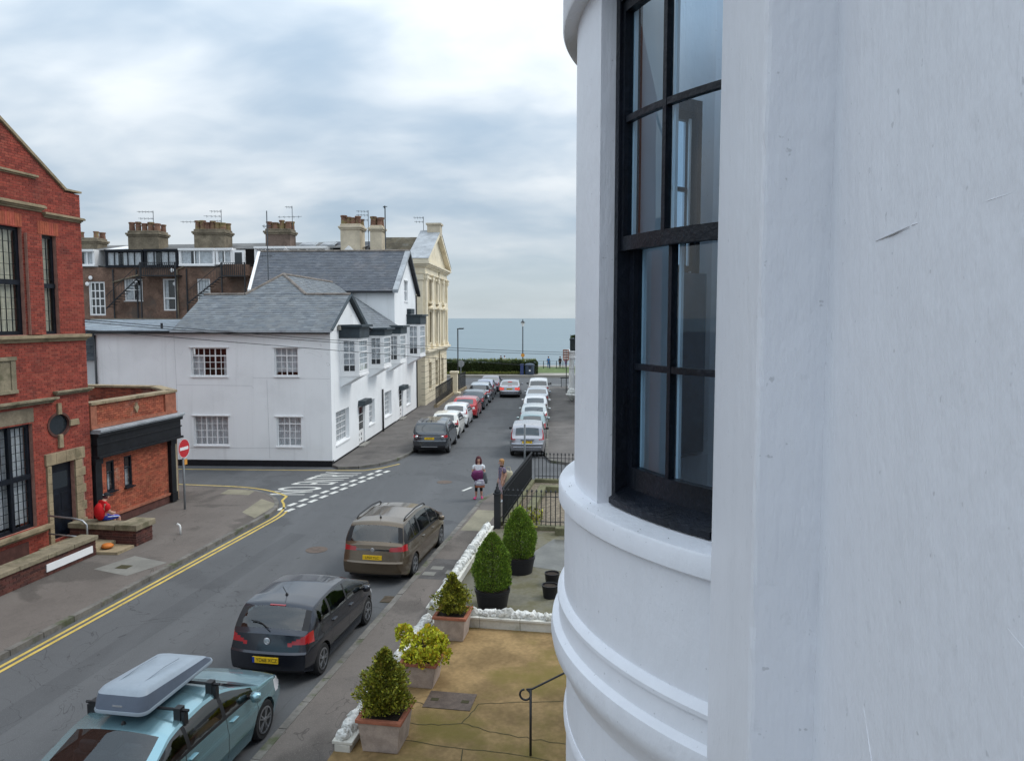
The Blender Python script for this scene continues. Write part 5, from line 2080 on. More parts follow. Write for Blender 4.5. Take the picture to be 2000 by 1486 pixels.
def chimney(a0, a1, b0, b1, z0, zc, npots, m, cap='chimney_stone', potm='pot_clay', double=True):
    mb = MB()
    mb.box(a0, a1, b0, b1, z0, zc)
    ch = mb.build('chimney', m, te)
    mb = MB()
    mb.box(a0 - .16, a1 + .16, b0 - .16, b1 + .16, zc, zc + .16)
    mb.box(a0 - .09, a1 + .09, b0 - .09, b1 + .09, zc - .12, zc)
    mb.box(a0 - .02, a1 + .02, b0 - .02, b1 + .02, zc + .16, zc + .34)
    mb.build('chimney_cap', cap, ch, bevel=.03)
    rr = random.Random(int(a0 * 10))
    for k in range(npots):
        x = a0 + .22 + (a1 - a0 - .44) * k / max(1, npots - 1)
        for row in ((0, 1) if double else (0,)):
            mb = MB()
            h = rr.uniform(.55, .78)
            r0 = rr.uniform(.21, .26)
            y = b0 + .3 + row * (b1 - b0 - .6)
            mb.lathe([(r0 * 1.05, zc + .3), (r0, zc + .4), (r0 * .9, zc + .3 + h * .8), (r0 * 1.12, zc + .3 + h * .84), (r0 * 1.1, zc + .3 + h), (r0 * .7, zc + .3 + h), (r0 * .7, zc + .3 + h - .1)], 10, (x, y, 0))
            mb.build('chimney_pot', potm, ch, smooth=False)


chimney(-35.1, -32.5, 62.6, 64.2, 12.2, 13.85, 5, 'chimney_stone')
chimney(-29.5, -26.95, 62.6, 64.2, 12.2, 13.95, 6, 'chimney_stone')
chimney(-23.5, -21.45, 62.6, 64.0, 12.4, 13.95, 4, 'chimney_brick')
chimney(-17.05, -15.45, 61.8, 63.4, 12.2, 14.2, 4, 'chimney_cream', 'chimney_cream')
chimney(-14.5, -13.55, 61.2, 62.3, 11.6, 14.0, 2, 'chimney_cream', 'chimney_cream')
chimney(-40.6, -38.3, 63.5, 65.0, 12.5, 13.4, 2, 'chimney_stone')


# TV aerials on the chimneys and roofs
def aerial(label, a, b, z0, z1, yagi, K=KF, r=.025):
    mb = MB(TF)
    mb.tube([(a, b, z0), (a, b, z1)], r, 5)
    for (z, l, dx, n) in yagi:
        mb.tube([(a - dx, b, z), (a + l - dx, b, z + .05)], r * .7, 4)
        for k in range(n):
            x = a - dx + l * (k + .3) / n
            mb.tube([(x, b - .28, z + .02), (x, b + .28, z + .02)], r * .45, 4)
            mb.tube([(x, b, z - .1), (x, b, z + .12)], r * .45, 4)
    return tag(mb.build('tv_aerial', 'aerial'), label, 'aerial', 'rooftop aerials')


aerial('thin TV aerial on the leftmost many-potted chimney', -33.3, 63.4, 14.3, 15.9, [(15.8, -1.4, 0, 5), (15.25, -1.3, 0, 4), (14.7, -.9, 0, 3)])
aerial('single hooked TV aerial left of the second many-potted chimney', -29.7, 63.4, 12.9, 15.0, [(14.95, -1.3, 0, 4)])
aerial('TV aerial with three bars on the second many-potted chimney', -27.5, 63.4, 14.4, 15.95, [(15.8, -1.0, 0, 4), (15.4, -1.5, 0, 4), (15.0, -.8, 0, 3)])
aerial('tall bare mast rising behind the slate ridge of the corner house', -16.6, 44.5, 8.3, 13.2, [(12.3, .5, .25, 2), (10.6, .9, .45, 2)], r=.03)
aerial('TV aerial on the dark brick chimney behind the gabled house', -21.5, 63.4, 13.0, 16.2, [(16.1, -.6, 0, 3), (15.3, 2.0, 1.2, 5), (14.8, -.6, 0, 3)])
aerial('TV aerial of four bars between the two cream chimneys', -14.95, 62.6, 12.4, 15.7, [(15.6, -1.0, 0, 4), (15.3, -1.0, 0, 4), (14.9, -1.0, 0, 4), (14.0, .6, .5, 3)])
aerial('plain tall flue pole right of the narrow cream chimney', -13.35, 61.6, 12.4, 15.9, [(15.8, .35, .17, 1)], r=.05)
aerial('small TV aerial by the pediment chimney', -11.0, 66, 14.3, 15.6, [(15.5, -.9, 0, 4), (15.15, -.8, 0, 3)])
# overhead wires across the street
def cable(label, p, q, sag):
    mb = MB()
    p, q = Vector(p), Vector(q)
    mb.tube([p.lerp(q, t / 24) - Vector((0, 0, sag * 4 * (t / 24) * (1 - t / 24))) for t in range(25)], .016, 4)
    tag(mb.build('overhead_cable', 'cable'), label, 'cable', 'overhead cables')


P0 = Vector(xy(-17.2, 21.6, KN))
cable('upper of the paired overhead cables crossing the street', (P0.x, P0.y, 6.95), (9.0, 60, 4.28), .30)
cable('lower of the paired overhead cables crossing the street', (P0.x, P0.y, 6.88), (9.0, 60, 4.12), .31)
cable('lone lowest overhead cable crossing before the white house', (P0.x, P0.y, 6.62), (9.0, 60, 2.72), .03)

# ================================================================== CARS
mat('car_glass_far', (0.022, 0.034, 0.042), 0.05, spec=1.0, coat=0.7)
glass_mat('car_glass', (0.42, 0.50, 0.52), 0.11, 0.015, 0.9)
mat('seat_cloth', (0.045, 0.045, 0.05), 0.9, 0.2, 20.0)
mat('dash', (0.03, 0.03, 0.033), 0.7)
mat('car_black', (0.014, 0.014, 0.016), 0.5, spec=0.4)
mat('tyre', (0.018, 0.018, 0.019), 0.85)
mat('rim', (0.33, 0.34, 0.36), 0.35, metallic=0.8)
mat('lamp_red', (0.36, 0.008, 0.014), 0.15, spec=0.6, coat=0.6)
mat('lamp_lit', (0.60, 0.09, 0.075), 0.2, emit=(1.0, 0.10, 0.07, 0.42))
mat('lamp_clear', (0.62, 0.62, 0.64), 0.12, spec=0.6)
mat('chrome', (0.75, 0.76, 0.78), 0.18, metallic=1.0)
mat('plate_yellow', (0.78, 0.50, 0.02), 0.5)
mat('plate_blue', (0.02, 0.05, 0.30), 0.5)
mat('plate_ink', (0.012, 0.012, 0.012), 0.6)
mat('badge', (0.6, 0.61, 0.63), 0.25, metallic=0.7)


def smooth_poly(pts, n=900, sig=0.03):
    xs = np.array([p[0] for p in pts], float)
    ys = np.array([p[1] for p in pts], float)
    L = xs[-1] - xs[0]
    g = np.linspace(xs[0] - .4, xs[-1] + .4, n)
    y = np.interp(g, xs, ys)
    k = int(3 * sig / (g[1] - g[0])) + 1
    w = np.exp(-0.5 * (np.arange(-k, k + 1) * (g[1] - g[0]) / sig) ** 2)
    w /= w.sum()
    yp = np.concatenate([np.full(k, y[0]), y, np.full(k, y[-1])])
    y = np.convolve(yp, w, 'valid')
    return lambda t: np.interp(t, g, y)


WHEELS = {}


def wheel(parent, x, y, r, w, flip):
    k = (round(r, 2), flip)
    if k not in WHEELS:
        ty = MB()
        prof = [(r * .62, -w / 2 + .01), (r * .90, -w / 2), (r * .98, -w / 2 + .025), (r, -w / 2 + .06), (r, w / 2 - .06), (r * .98, w / 2 - .025), (r * .90, w / 2), (r * .62, w / 2 - .01)]
        ty.lathe(prof, 28)
        a = ty.build('wheel', 'tyre', None, auto=40)
        rm = MB()
        rm.lathe([(r * .67, w / 2 - .05), (r * .67, w / 2 + .002), (r * .60, w / 2 + .004), (r * .58, w / 2 - .05)], 28)
        for s in range(5):
            an = 2 * math.pi * s / 5 + .3
            for da in (-.16, .16):
                c0, s0 = math.cos(an), math.sin(an)
                c1, s1 = math.cos(an + da), math.sin(an + da)
                rm.tube([(r * .1 * c0, r * .1 * s0, w / 2 - .015), (r * .62 * c1, r * .62 * s1, w / 2 - .008)], [r * .07, r * .045], 4)
        rm.lathe([(r * .16, w / 2 - .05), (r * .16, w / 2 + .004), (r * .12, w / 2 + .01)], 14)
        b = rm.build('rim', 'rim', None)
        dk = MB()
        dk.lathe([(r * .64, w / 2 - .075), (r * .64, w / 2 - .07)], 20)
        c = dk.build('hub_well', 'car_black', None)
        WHEELS[k] = (a.data, b.data, c.data)
        for o in (a, b, c):
            bpy.data.objects.remove(o)
    W = WHEELS[k]
    o = obj('wheel', W[0], parent)
    o.matrix_local = Matrix.Translation((x, y, r)) @ Matrix.Rotation(R(90 if not flip else -90), 4, 'Y')
    obj('rim', W[1], o)
    obj('hub_well', W[2], o)
    return o


def car(name, label, cat, P, colour, loc, rz, group='cars parked along the street'):
    """body shell lofted from section curves; panels, windows and lamps split off as parts"""
    root = thing(name, label, cat, loc, rz, group)
    L, Wd = P['L'], P['W']
    top = smooth_poly(P['top'], sig=P.get('sig', .035))
    belt = smooth_poly(P['belt'], sig=.08)
    yr, yf = P['axle']
    rw = P['rw']
    zsill = P.get('sill', .20)
    arch = rw + .055
    tum = P.get('tumble', .34)
    lo = P.get('lod', 1.0)
    N = int(110 * lo)
    base = np.linspace(0, L, N)
    extra = []
    for yd in P['doors']:
        extra += [yd - .007, yd + .007]
    for yp, hw in P['pillars']:
        extra += [yp - hw, yp + hw]
    for yw in (yr, yf):
        extra += list(yw + arch * np.cos(np.linspace(0, math.pi, int(18 * lo))))
    extra += [P['rg'][0], P['rg'][1], P['ws'][0], P['ws'][1], P['sg'][0], P['sg'][1]]
    ys = np.unique(np.round(np.concatenate([base, [e for e in extra if 0 < e < L]]), 4))
    plan_r, plan_f = P.get('taper', (.13, .20))

    def plan(y):
        a = np.where(y < .9, 1 - plan_r * ((.9 - y) / .9) ** 2.6, 1.0)
        b = np.where(y > L - 1.25, 1 - plan_f * ((y - L + 1.25) / 1.25) ** 2.4, 1.0)
        return a * b

    nb, n1, n2, n3 = 3, int(20 * lo), int(9 * lo), int(12 * lo)
    rows = []
    seg = []
    for y in ys:
        wm = Wd / 2 * plan(y)
        zt = float(top(y))
        crown = P.get('crown', .055) * min(1.0, max(.25, (zt - .6) / .7))
        zr = zt - crown
        zb = min(float(belt(y)), zr - .012)
        zs = zsill
        for yw in (yr, yf):
            q = arch ** 2 - (y - yw) ** 2
            if q > 0:
                zs = max(zs, rw + math.sqrt(q) - .02)
        # front and rear valances rise
        zs = max(zs, zsill + .10 * max(0, 1 - y / .35) + .06 * max(0, 1 - (L - y) / .35))
        zs = min(zs, zb - .03)
        wb = wm - .035
        wr = wb - tum * max(0, zr - zb) - .01
        ring = [(0, zs), (wm * .55, zs), (wm * .93, zs)]
        for i in range(n1):
            t = i / (n1 - 1)
            z = zs + (zb - zs) * t
            full = (z - zsill) / max(.1, zb - zsill)
            x = wm - .05 * max(0, .35 - full) / .35 * 1.0 - .035 * max(0, full - .62) / .38
            x += .008 * math.sin(max(0, min(1, (full - .55) / .2)) * math.pi)
            ring.append((x, z))
        for i in range(1, n2 + 1):
            t = i / n2
            x = wb + (wr - wb) * t + .022 * math.sin(math.pi * t) * min(1, (zr - zb) * 3)
            ring.append((x, zb + (zr - zb) * t))
        for i in range(1, n3 + 1):
            t = i / n3
            x = wr * (1 - t)
            zc_ = zr + (zt - zr) * (1 - (1 - t) ** 2.2)
            ring.append((x, zc_))
        rows.append(ring)
    A = np.array(rows)                      # stations x ring x (x, z)
    nr = A.shape[1]
    Y = np.repeat(ys[:, None], nr, 1)
    X, Z = A[:, :, 0], A[:, :, 1]
    bz = P.get('bumper', (.36, .62))

    def endshape(z, zmax):
        d_ = np.where(z < bz[0], .10 * (bz[0] - z) / .2, 0.0)
        d_ = d_ + np.where(z > bz[1], .035 + .10 * np.clip((z - bz[1]) / .45, 0, 1), 0)
        return d_

    fr_ = np.clip(1 - Y / .55, 0, 1) ** 1.5
    ff_ = np.clip(1 - (L - Y) / .6, 0, 1) ** 1.5
    xn = np.clip(np.abs(X) / (Wd / 2), 0, 1)
    Yd = Y + fr_ * (endshape(Z, 1) + .14 * xn ** 3) - ff_ * (endshape(Z, 1) * .8 + .22 * xn ** 2.4)
    ny = len(ys)
    V, faces = [], {}
    for side in (1, -1):
        for i in range(ny):
            for j in range(nr):
                V.append((side * X[i, j], Yd[i, j], Z[i, j]))
    S = ny * nr
    i_glass0, i_glass1 = nb + n1 - 1, nb + n1 + n2 - 1
    rg0, rg1 = P['rg']
    ws0, ws1 = P['ws']
    sg0, sg1 = P['sg']
    tl = P['tail']                            # list of (z0, z1, x0, ymax, lit)
    hl = P['head']
    clad = P.get('clad', .0)

    tap, tilt_ = P.get('lamp', (1.0, 0.0))

    def inlamp(zc, xc):
        for (z0, z1, x0, ym) in tl:
            if xc < x0:
                continue
            t = min(1.0, (xc - x0) / max(.05, Wd / 2 - .1 - x0))
            zm = (z0 + z1) / 2 + tilt_ * (t - .5)
            if abs(zc - zm) < (z1 - z0) / 2 * (tap + (1 - tap) * t):
                return ym
        return None

    def cls(i, j, yc, xc, zc):
        if j < nb - 1:
            return 'under'
        if j < i_glass0:
            q_ = inlamp(zc, xc)
            if q_ and yc < q_:
                return 'tail'
            z0, z1, x0, ym = hl
            if z0 < zc < z1 and yc > ym and xc > x0:
                return 'head'
            if clad and zc < zsill + clad:
                return 'trim'
            for yw in (yr, yf):
                if P.get('archtrim') and (yc - yw) ** 2 + (zc - rw) ** 2 < (arch + .06) ** 2:
                    return 'trim'
            for yd in P['doors']:
                if abs(yc - yd) < .008 and zc > zsill + .1:
                    return 'trim'
            return 'paint'
        if j < i_glass1:
            h = A[i, i_glass1, 1] - A[i, i_glass0, 1]
            q_ = inlamp(zc, xc)
            if q_ and yc < q_:
                return 'tail'
            if h > .13 and sg0 < yc < sg1:
                jj = j - i_glass0
                if jj == 0 and h > .2:
                    return 'trim'
                if jj >= n2 - 1:
                    return 'paint'
                for yp, hw in P['pillars']:
                    if abs(yc - yp) < hw:
                        return 'trim'
                return 'side'
            return 'paint' if not (P.get('black_d') and yc < sg0 and h > .1 and j < i_glass1 - 1) else 'trim'
        k = (j - i_glass1) / n3
        if rg0 < yc < rg1:
            return 'rear' if k > P.get('rgk', .10) else ('trim' if P.get('rgtrim') else 'paint')
        if ws0 < yc < ws1:
            return 'screen' if k > .07 else 'paint'
        return 'paint'

    for side in range(2):
        o_ = side * S
        for i in range(ny - 1):
            yc = (ys[i] + ys[i + 1]) / 2
            for j in range(nr - 1):
                xc = abs(X[i, j] + X[i, j + 1] + X[i + 1, j] + X[i + 1, j + 1]) / 4
                zc = (Z[i, j] + Z[i, j + 1] + Z[i + 1, j] + Z[i + 1, j + 1]) / 4
                c = cls(i, j, yc, xc, zc)
                q = (o_ + i * nr + j, o_ + (i + 1) * nr + j, o_ + (i + 1) * nr + j + 1, o_ + i * nr + j + 1)
                if side:
                    q = q[::-1]
                if c in ('side', 'tail', 'head'):
                    c = (c, side, sum(1 for yp, hw in P['pillars'] if yc > yp) if c == 'side' else 0)
                faces.setdefault(c, []).append(q)
    # end caps, filled across the car
    for end in (0, ny - 1):
        nc = 36
        for j in range(nb - 1, nr - 1):
            for k in range(nc):
                t0, t1 = -1 + 2 * k / nc, -1 + 2 * (k + 1) / nc
                quad = []
                for (jj, t) in ((j, t0), (j, t1), (j + 1, t1), (j + 1, t0)):
                    x = X[end, jj] * t
                    z = Z[end, jj]
                    w_ = abs(x) / (Wd / 2)
                    e = float(endshape(np.array(z), 1))
                    y = (ys[end] + e + .14 * w_ ** 3) if end == 0 else (ys[end] - e * .8 - .22 * w_ ** 2.4)
                    quad.append((x, y, z))
                xc = abs(sum(p[0] for p in quad) / 4)
                zc = sum(p[2] for p in quad) / 4
                c = 'paint'
                if end == 0:
                    if inlamp(zc, xc):
                        c = ('tail', 0 if sum(p[0] for p in quad) > 0 else 1, 0)
                    if clad and zc < zsill + clad + .12:
                        c = 'trim'
                    if P.get('lowtrim') and zc < P['lowtrim']:
                        c = 'trim'
                else:
                    if zc < .55 and xc < .5:
                        c = 'trim'
                n = len(V)
                V.extend(quad)
                q = (n, n + 1, n + 2, n + 3)
                faces.setdefault(c, []).append(q if end == 0 else q[::-1])
    VV = np.array(V)
    names = {'paint': ('body', colour), 'under': ('underside', 'car_black'), 'trim': ('black_trim', 'car_black'), 'rear': ('rear_window', 'car_glass'), 'screen': ('windscreen', 'car_glass'),
             'side': ('side_window', 'car_glass'), 'tail': ('tail_light', P.get('tailmat', 'lamp_red')), 'head': ('headlight', 'lamp_clear')}
    bodyo = None
    if lo < .99:
        for k_ in ('rear', 'screen', 'side'):
            names[k_] = (names[k_][0], 'car_glass_far')
    else:
        # cabin: floor, dash, front seats and rear bench with headrests
        yb = P['mirror']
        sec = MB()
        sec.box(-Wd / 2 + .16, Wd / 2 - .16, sg0 + .05, yb + .25, .46, .50)
        sec.box(-Wd / 2 + .14, Wd / 2 - .14, yb - .05, yb + .45, .5, .90)
        sec.build('dashboard', 'dash', root, bevel=.04)
        for (sx, y0, w_) in ((-.36, yb - .95, .50), (.36, yb - .95, .50), (-.33, yb - 1.85, .60), (.33, yb - 1.85, .60)):
            st_ = MB()
            st_.box(sx - w_ / 2, sx + w_ / 2, y0, y0 + .5, .5, .68)
            st_.add([(sx - w_ / 2, y0 - .1, .62), (sx + w_ / 2, y0 - .1, .62), (sx + w_ / 2, y0 + .06, .62), (sx - w_ / 2, y0 + .06, .62),
                     (sx - w_ * .42, y0 - .27, 1.13), (sx + w_ * .42, y0 - .27, 1.13), (sx + w_ * .42, y0 - .16, 1.13), (sx - w_ * .42, y0 - .16, 1.13)],
                    [(3, 2, 1, 0), (4, 5, 6, 7), (0, 1, 5, 4), (1, 2, 6, 5), (2, 3, 7, 6), (3, 0, 4, 7)])
            st_.box(sx - .13, sx + .13, y0 - .29, y0 - .20, 1.16, 1.30)
            st_.build('seat', 'seat_cloth', root, bevel=.03)
    for c, fs in faces.items():
        nm, m_ = names[c if isinstance(c, str) else c[0]]
        used = sorted(set(i for f in fs for i in f))
        mp = {u: k for k, u in enumerate(used)}
        me = bpy.data.meshes.new(nm)
        me.from_pydata([tuple(VV[u]) for u in used], [], [tuple(mp[i] for i in f) for f in fs])
        import bmesh
        bm = bmesh.new()
        bm.from_mesh(me)
        bmesh.ops.remove_doubles(bm, verts=bm.verts, dist=.0008)
        bmesh.ops.dissolve_degenerate(bm, edges=bm.edges, dist=.0005)
        bmesh.ops.recalc_face_normals(bm, faces=bm.faces)
        for f in bm.faces:
            f.smooth = True
        for e in bm.edges:
            if len(e.link_faces) == 2 and e.calc_face_angle(0) > R(32):
                e.smooth = False
        bm.to_mesh(me)
        bm.free()
        me.materials.append(MATS[m_])
        o = obj(nm, me, root)
        if nm == 'body':
            bodyo = o
    for yw in (yr, yf):
        for sx in (1, -1):
            wheel(root, sx * (Wd / 2 - .115), yw, rw, .2, sx < 0)
    # inner wheel wells and floor
    mb = MB()
    mb.box(-Wd / 2 + .22, Wd / 2 - .22, .25, L - .25, zsill - .02, .55)
    mb.build('chassis', 'car_black', root)
    # mirrors
    ym = P['mirror']
    zb = float(belt(ym))
    for sx in (1, -1):
        mb = MB()
        mb.T = Matrix.Translation((sx * (Wd / 2 + .085), ym, zb + .05))
        mb.lathe([(.0, -.07), (.075, -.06), (.095, 0), (.08, .06), (.0, .075)], 10)
        mo = mb.build('wing_mirror', P.get('mirrormat', colour), root, smooth=True)
        mb = MB()
        mb.tube([(sx * (Wd / 2 - .06), ym + .03, zb + .01), (sx * (Wd / 2 + .06), ym, zb + .03)], .025, 6)
        mb.build('mirror_arm', 'car_black', mo)
    # rear number plate
    pz, pw = P.get('plate', (.62, .52))
    e = float(endshape(np.array(pz), 1))
    ax = P.get('platex', 0)
    mb = MB()
    mb.box(ax - pw / 2, ax + pw / 2, e - .022, e + .02, pz - .057, pz + .057)
    po = mb.build('number_plate', 'plate_yellow', root)
    if P.get('reg'):
        MT = Matrix.Translation((ax + (.03 if P.get('euro') else 0), e - .0235, pz)) @ Matrix.Rotation(R(90), 4, 'X')
        text_mesh('plate_text', P['reg'], .098, 'plate_ink', po, MT, .93, 1.0, .0008, .0)
    if P.get('euro'):
        mb = MB()
        mb.box(ax - pw / 2, ax - pw / 2 + .045, e - .024, e, pz - .056, pz + .056)
        mb.build('plate_band', 'plate_blue', po)
    root['L'] = L
    root['zroof'] = float(top(L * .45))
    return root, dict(top=top, end=endshape, belt=belt, root=root, P=P, colour=colour)


def roof_rails(c, y0, y1, m='car_black'):
    P = c['P']
    for sx in (1, -1):
        mb = MB()
        pts = []
        for k in range(13):
            y = y0 + (y1 - y0) * k / 12
            z = float(c['top'](y)) - .02 + (.028 if 0 < k < 12 else -.01)
            pts.append((sx * (P['W'] / 2 - .27), y, z))
        mb.tube(pts, .019, 6)
        mb.build('roof_rail', m, c['root'], smooth=True)


def antenna(c, y, h=.22):
    z = float(c['top'](y))
    mb = MB()
    mb.lathe([(.035, -.01), (.03, .02), (.01, .04)], 8, (0, y, z))
    mb.tube([(0, y, z + .02), (0, y - h * .75, z + h)], .006, 4)
    mb.build('antenna', 'car_black', c['root'])


def rear_wiper(c, y0, y1, m='car_black'):
    mb = MB()
    z = lambda y: float(c['top'](y)) - .004
    mb.tube([(.0, y0, z(y0) + .02), (-.22, y0 + .10, z(y0 + .10) + .012), (-.42, y0 + .13, z(y0 + .13) + .0)], .011, 4)
    mb.build('rear_wiper', m, c['root'])


def brake_strip(c, y, w=.16):
    z = float(c['top'](y))
    mb = MB()
    mb.box(-w, w, y - .02, y + .02, z - .012, z + .008)
    mb.build('brake_light', 'lamp_red', c['root'])


def handles(c, ys_, z=None):
    for yy in ys_:
        zz = z or float(c['belt'](yy)) - .10
        for sx in (1, -1):
            mb = MB()
            mb.box(sx * (c['P']['W'] / 2 - .03), sx * (c['P']['W'] / 2 + .015), yy - .09, yy + .09, zz - .015, zz + .015)
            mb.build('door_handle', c['colour'], c['root'], bevel=.006)


for nm, cl_, mt in (('paint_charcoal', (.023, .026, .036), .55), ('paint_brown', (.120, .088, .056), .6), ('paint_teal', (.27, .45, .50), .72), ('paint_grey_suv', (.062, .068, .078), .6),
                    ('paint_white', (.80, .80, .80), .0), ('paint_white_warm', (.80, .79, .74), .0), ('paint_red', (.47, .022, .026), .1), ('paint_black', (.09, .10, .115), .85), ('paint_silver', (.34, .345, .375), .8),
                    ('paint_silver_b', (.40, .44, .48), .8), ('paint_purple', (.15, .12, .16), .8), ('paint_pale', (.44, .47, .47), .5), ('paint_mist', (.27, .35, .36), .6), ('paint_lilac', (.38, .40, .48), .8)):
    paint(nm, cl_, mt)

HATCH = dict(L=4.02, W=1.75, top=[(0, .985), (.07, 1.03), (.13, 1.06), (.55, 1.385), (.62, 1.43), (1.0, 1.462), (1.7, 1.48), (2.25, 1.44), (2.50, 1.36), (3.22, .99), (3.55, .93), (3.85, .80), (4.02, .62)],
             belt=[(0, 1.0), (.7, 1.03), (1.2, .99), (2.2, .95), (3.2, .90), (4.0, .80)], axle=(.70, 3.21), rw=.31, doors=[1.15, 2.05, 3.02], pillars=[(1.15, .045), (2.02, .04)], rg=(.135, .545), ws=(2.50, 3.19), sg=(.62, 2.98),
             tail=[(.77, .95, .43, .32)], head=(.60, .80, .45, 3.55), mirror=2.88, rgk=.13, rgtrim=True, plate=(.53, .52), lowtrim=.33, bumper=(.34, .66), black_d=False, lamp=(.25, .09))
MPV = dict(L=4.66, W=1.86, top=[(0, 1.03), (.06, 1.08), (.10, 1.11), (.42, 1.52), (.50, 1.585), (.9, 1.63), (1.9, 1.66), (2.6, 1.60), (2.95, 1.48), (3.85, 1.06), (4.2, .97), (4.5, .82), (4.66, .62)],
           belt=[(0, 1.05), (.6, 1.04), (2, .99), (3.6, .93), (4.6, .82)], axle=(.92, 3.68), rw=.325, doors=[1.5, 2.55, 3.55], pillars=[(.95, .04), (1.50, .04), (2.52, .045), (3.3, .03)], rg=(.105, .41), ws=(2.95, 3.82), sg=(.46, 3.6),
           tail=[(.86, 1.02, .44, .36)], head=(.66, .88, .48, 4.1), mirror=3.35, rgk=.14, rgtrim=True, plate=(.73, .52), bumper=(.34, .60), black_d=True, lowtrim=.30, lamp=(.55, .03))
SUV = dict(L=4.60, W=1.92, top=[(0, 1.06), (.05, 1.10), (.10, 1.13), (.40, 1.55), (.48, 1.62), (1.0, 1.69), (1.9, 1.715), (2.5, 1.68), (2.80, 1.57), (3.45, 1.13), (4.1, 1.06), (4.45, .95), (4.6, .70)],
           belt=[(0, 1.12), (1.0, 1.11), (2.2, 1.06), (3.4, 1.03), (4.5, .95)], axle=(.92, 3.66), rw=.365, sill=.27, doors=[1.35, 2.35, 3.35], pillars=[(1.2, .05), (2.3, .045)], rg=(.105, .39), ws=(2.80, 3.43), sg=(.60, 3.2),
           tail=[(.88, 1.02, .58, .3)], head=(.78, .96, .52, 4.1), mirror=3.05, rgk=.10, plate=(.86, .5), clad=.10, archtrim=False, bumper=(.42, .72), black_d=True, mirrormat='car_black', lowtrim=.45)
CRV = dict(SUV, L=4.55, W=1.80, top=[(0, .96), (.05, 1.06), (.09, 1.10), (.30, 1.52), (.38, 1.60), (1.0, 1.66), (1.9, 1.68), (2.4, 1.64), (2.7, 1.54), (3.45, 1.10), (4.1, 1.0), (4.4, .9), (4.55, .68)],
           tail=[(.92, 1.50, .60, .32)], rg=(.095, .30), sg=(.55, 3.2), plate=(.80, .5), rgk=.16, tumble=.26, black_d=False, clad=0, lowtrim=None)
SALOON = dict(L=4.85, W=1.86, top=[(0, .90), (.06, 1.00), (.45, 1.05), (.62, 1.07), (1.25, 1.38), (1.5, 1.43), (2.3, 1.46), (2.75, 1.40), (3.0, 1.33), (3.65, 1.0), (4.3, .93), (4.7, .80), (4.85, .62)],
              belt=[(0, .98), (1, 1.0), (2, .96), (3.6, .90), (4.7, .82)], axle=(1.05, 3.88), rw=.325, doors=[1.45, 2.45, 3.45], pillars=[(2.4, .04)], rg=(.64, 1.24), ws=(3.0, 3.62), sg=(1.0, 3.4),
              tail=[(.68, .92, .48, .38)], head=(.62, .82, .5, 4.35), mirror=3.25, plate=(.78, .5), bumper=(.34, .60), lowtrim=.28, crown=.05)
TEAL = dict(L=4.55, W=1.80, top=[(0, .92), (.07, 1.03), (.35, 1.09), (.45, 1.11), (1.15, 1.40), (1.4, 1.44), (2.0, 1.455), (2.45, 1.42), (2.72, 1.33), (3.42, 1.0), (3.85, .93), (4.3, .80), (4.55, .60)],
            belt=[(0, 1.02), (1, 1.0), (2, .965), (3.4, .90), (4.5, .80)], axle=(.85, 3.55), rw=.325, doors=[1.35, 2.40, 3.30], pillars=[(1.45, .04), (2.36, .045)], rg=(.46, 1.13), ws=(2.74, 3.40), sg=(.80, 3.22),
            tail=[(.74, .94, .48, .34)], head=(.60, .80, .45, 3.95), mirror=3.08, plate=(.62, .52), bumper=(.34, .62), crown=.06, rgk=.1)
SMALL = dict(HATCH, L=3.85, W=1.68, top=[(0, .98), (.06, 1.04), (.12, 1.07), (.40, 1.42), (.48, 1.475), (.9, 1.50), (1.6, 1.52), (2.1, 1.48), (2.4, 1.38), (3.0, 1.03), (3.4, .95), (3.7, .82), (3.85, .62)],
             axle=(.62, 3.08), doors=[1.1, 2.0, 2.85], pillars=[(1.1, .045), (1.95, .04)], rg=(.125, .39), ws=(2.4, 2.98), sg=(.55, 2.8), head=(.62, .82, .45, 3.35), mirror=2.7, tail=[(.80, 1.12, .60, .3)], rgtrim=False, lowtrim=None, plate=(.72, .5), black_d=False, lamp=(1, 0))
I30 = dict(HATCH, L=4.3, W=1.80, top=[(0, .96), (.07, 1.01), (.14, 1.04), (.60, 1.37), (.68, 1.42), (1.2, 1.46), (1.9, 1.47), (2.4, 1.43), (2.7, 1.34), (3.45, .99), (3.85, .92), (4.15, .8), (4.3, .62)],
           axle=(.83, 3.48), doors=[1.3, 2.3, 3.2], pillars=[(1.25, .045), (2.25, .04)], rg=(.145, .585), ws=(2.7, 3.42), sg=(.75, 3.2), head=(.6, .8, .45, 3.8), mirror=3.08, tail=[(.80, .92, .48, .32)], plate=(.80, .5), rgtrim=False, lowtrim=.30)


def place(a, b, K):
    p = xy(a, b, K)
    return (p[0], p[1], 0.0)


# --- near kerb, from the viewpoint outwards
_, c = car('parked_car', 'pale teal blue car carrying a grey roof box in the foreground', 'car', TEAL, 'paint_teal', place(-6.98, 7.92, KN), -KN)
handles(c, (1.5, 2.6))
antenna(c, 1.25, .03)
mb = MB()
mb.box(-.55, .55, 2.05, 2.72, 1.40, 1.405)
for (y, zt) in ((1.55, 1.50), (2.35, 1.49)):
    mb = MB()
    mb.tube([(-.80, y, zt + .02), (.80, y, zt + .02)], .022, 6)
    for sx in (-1, 1):
        mb.box(sx * .60, sx * .70, y - .06, y + .06, zt - .16, zt + .06)
        mb.box(sx * .66, sx * .76, y - .045, y + .045, zt - .19, zt + .0)
    mb.build('roof_bar', 'car_black', c['root'])
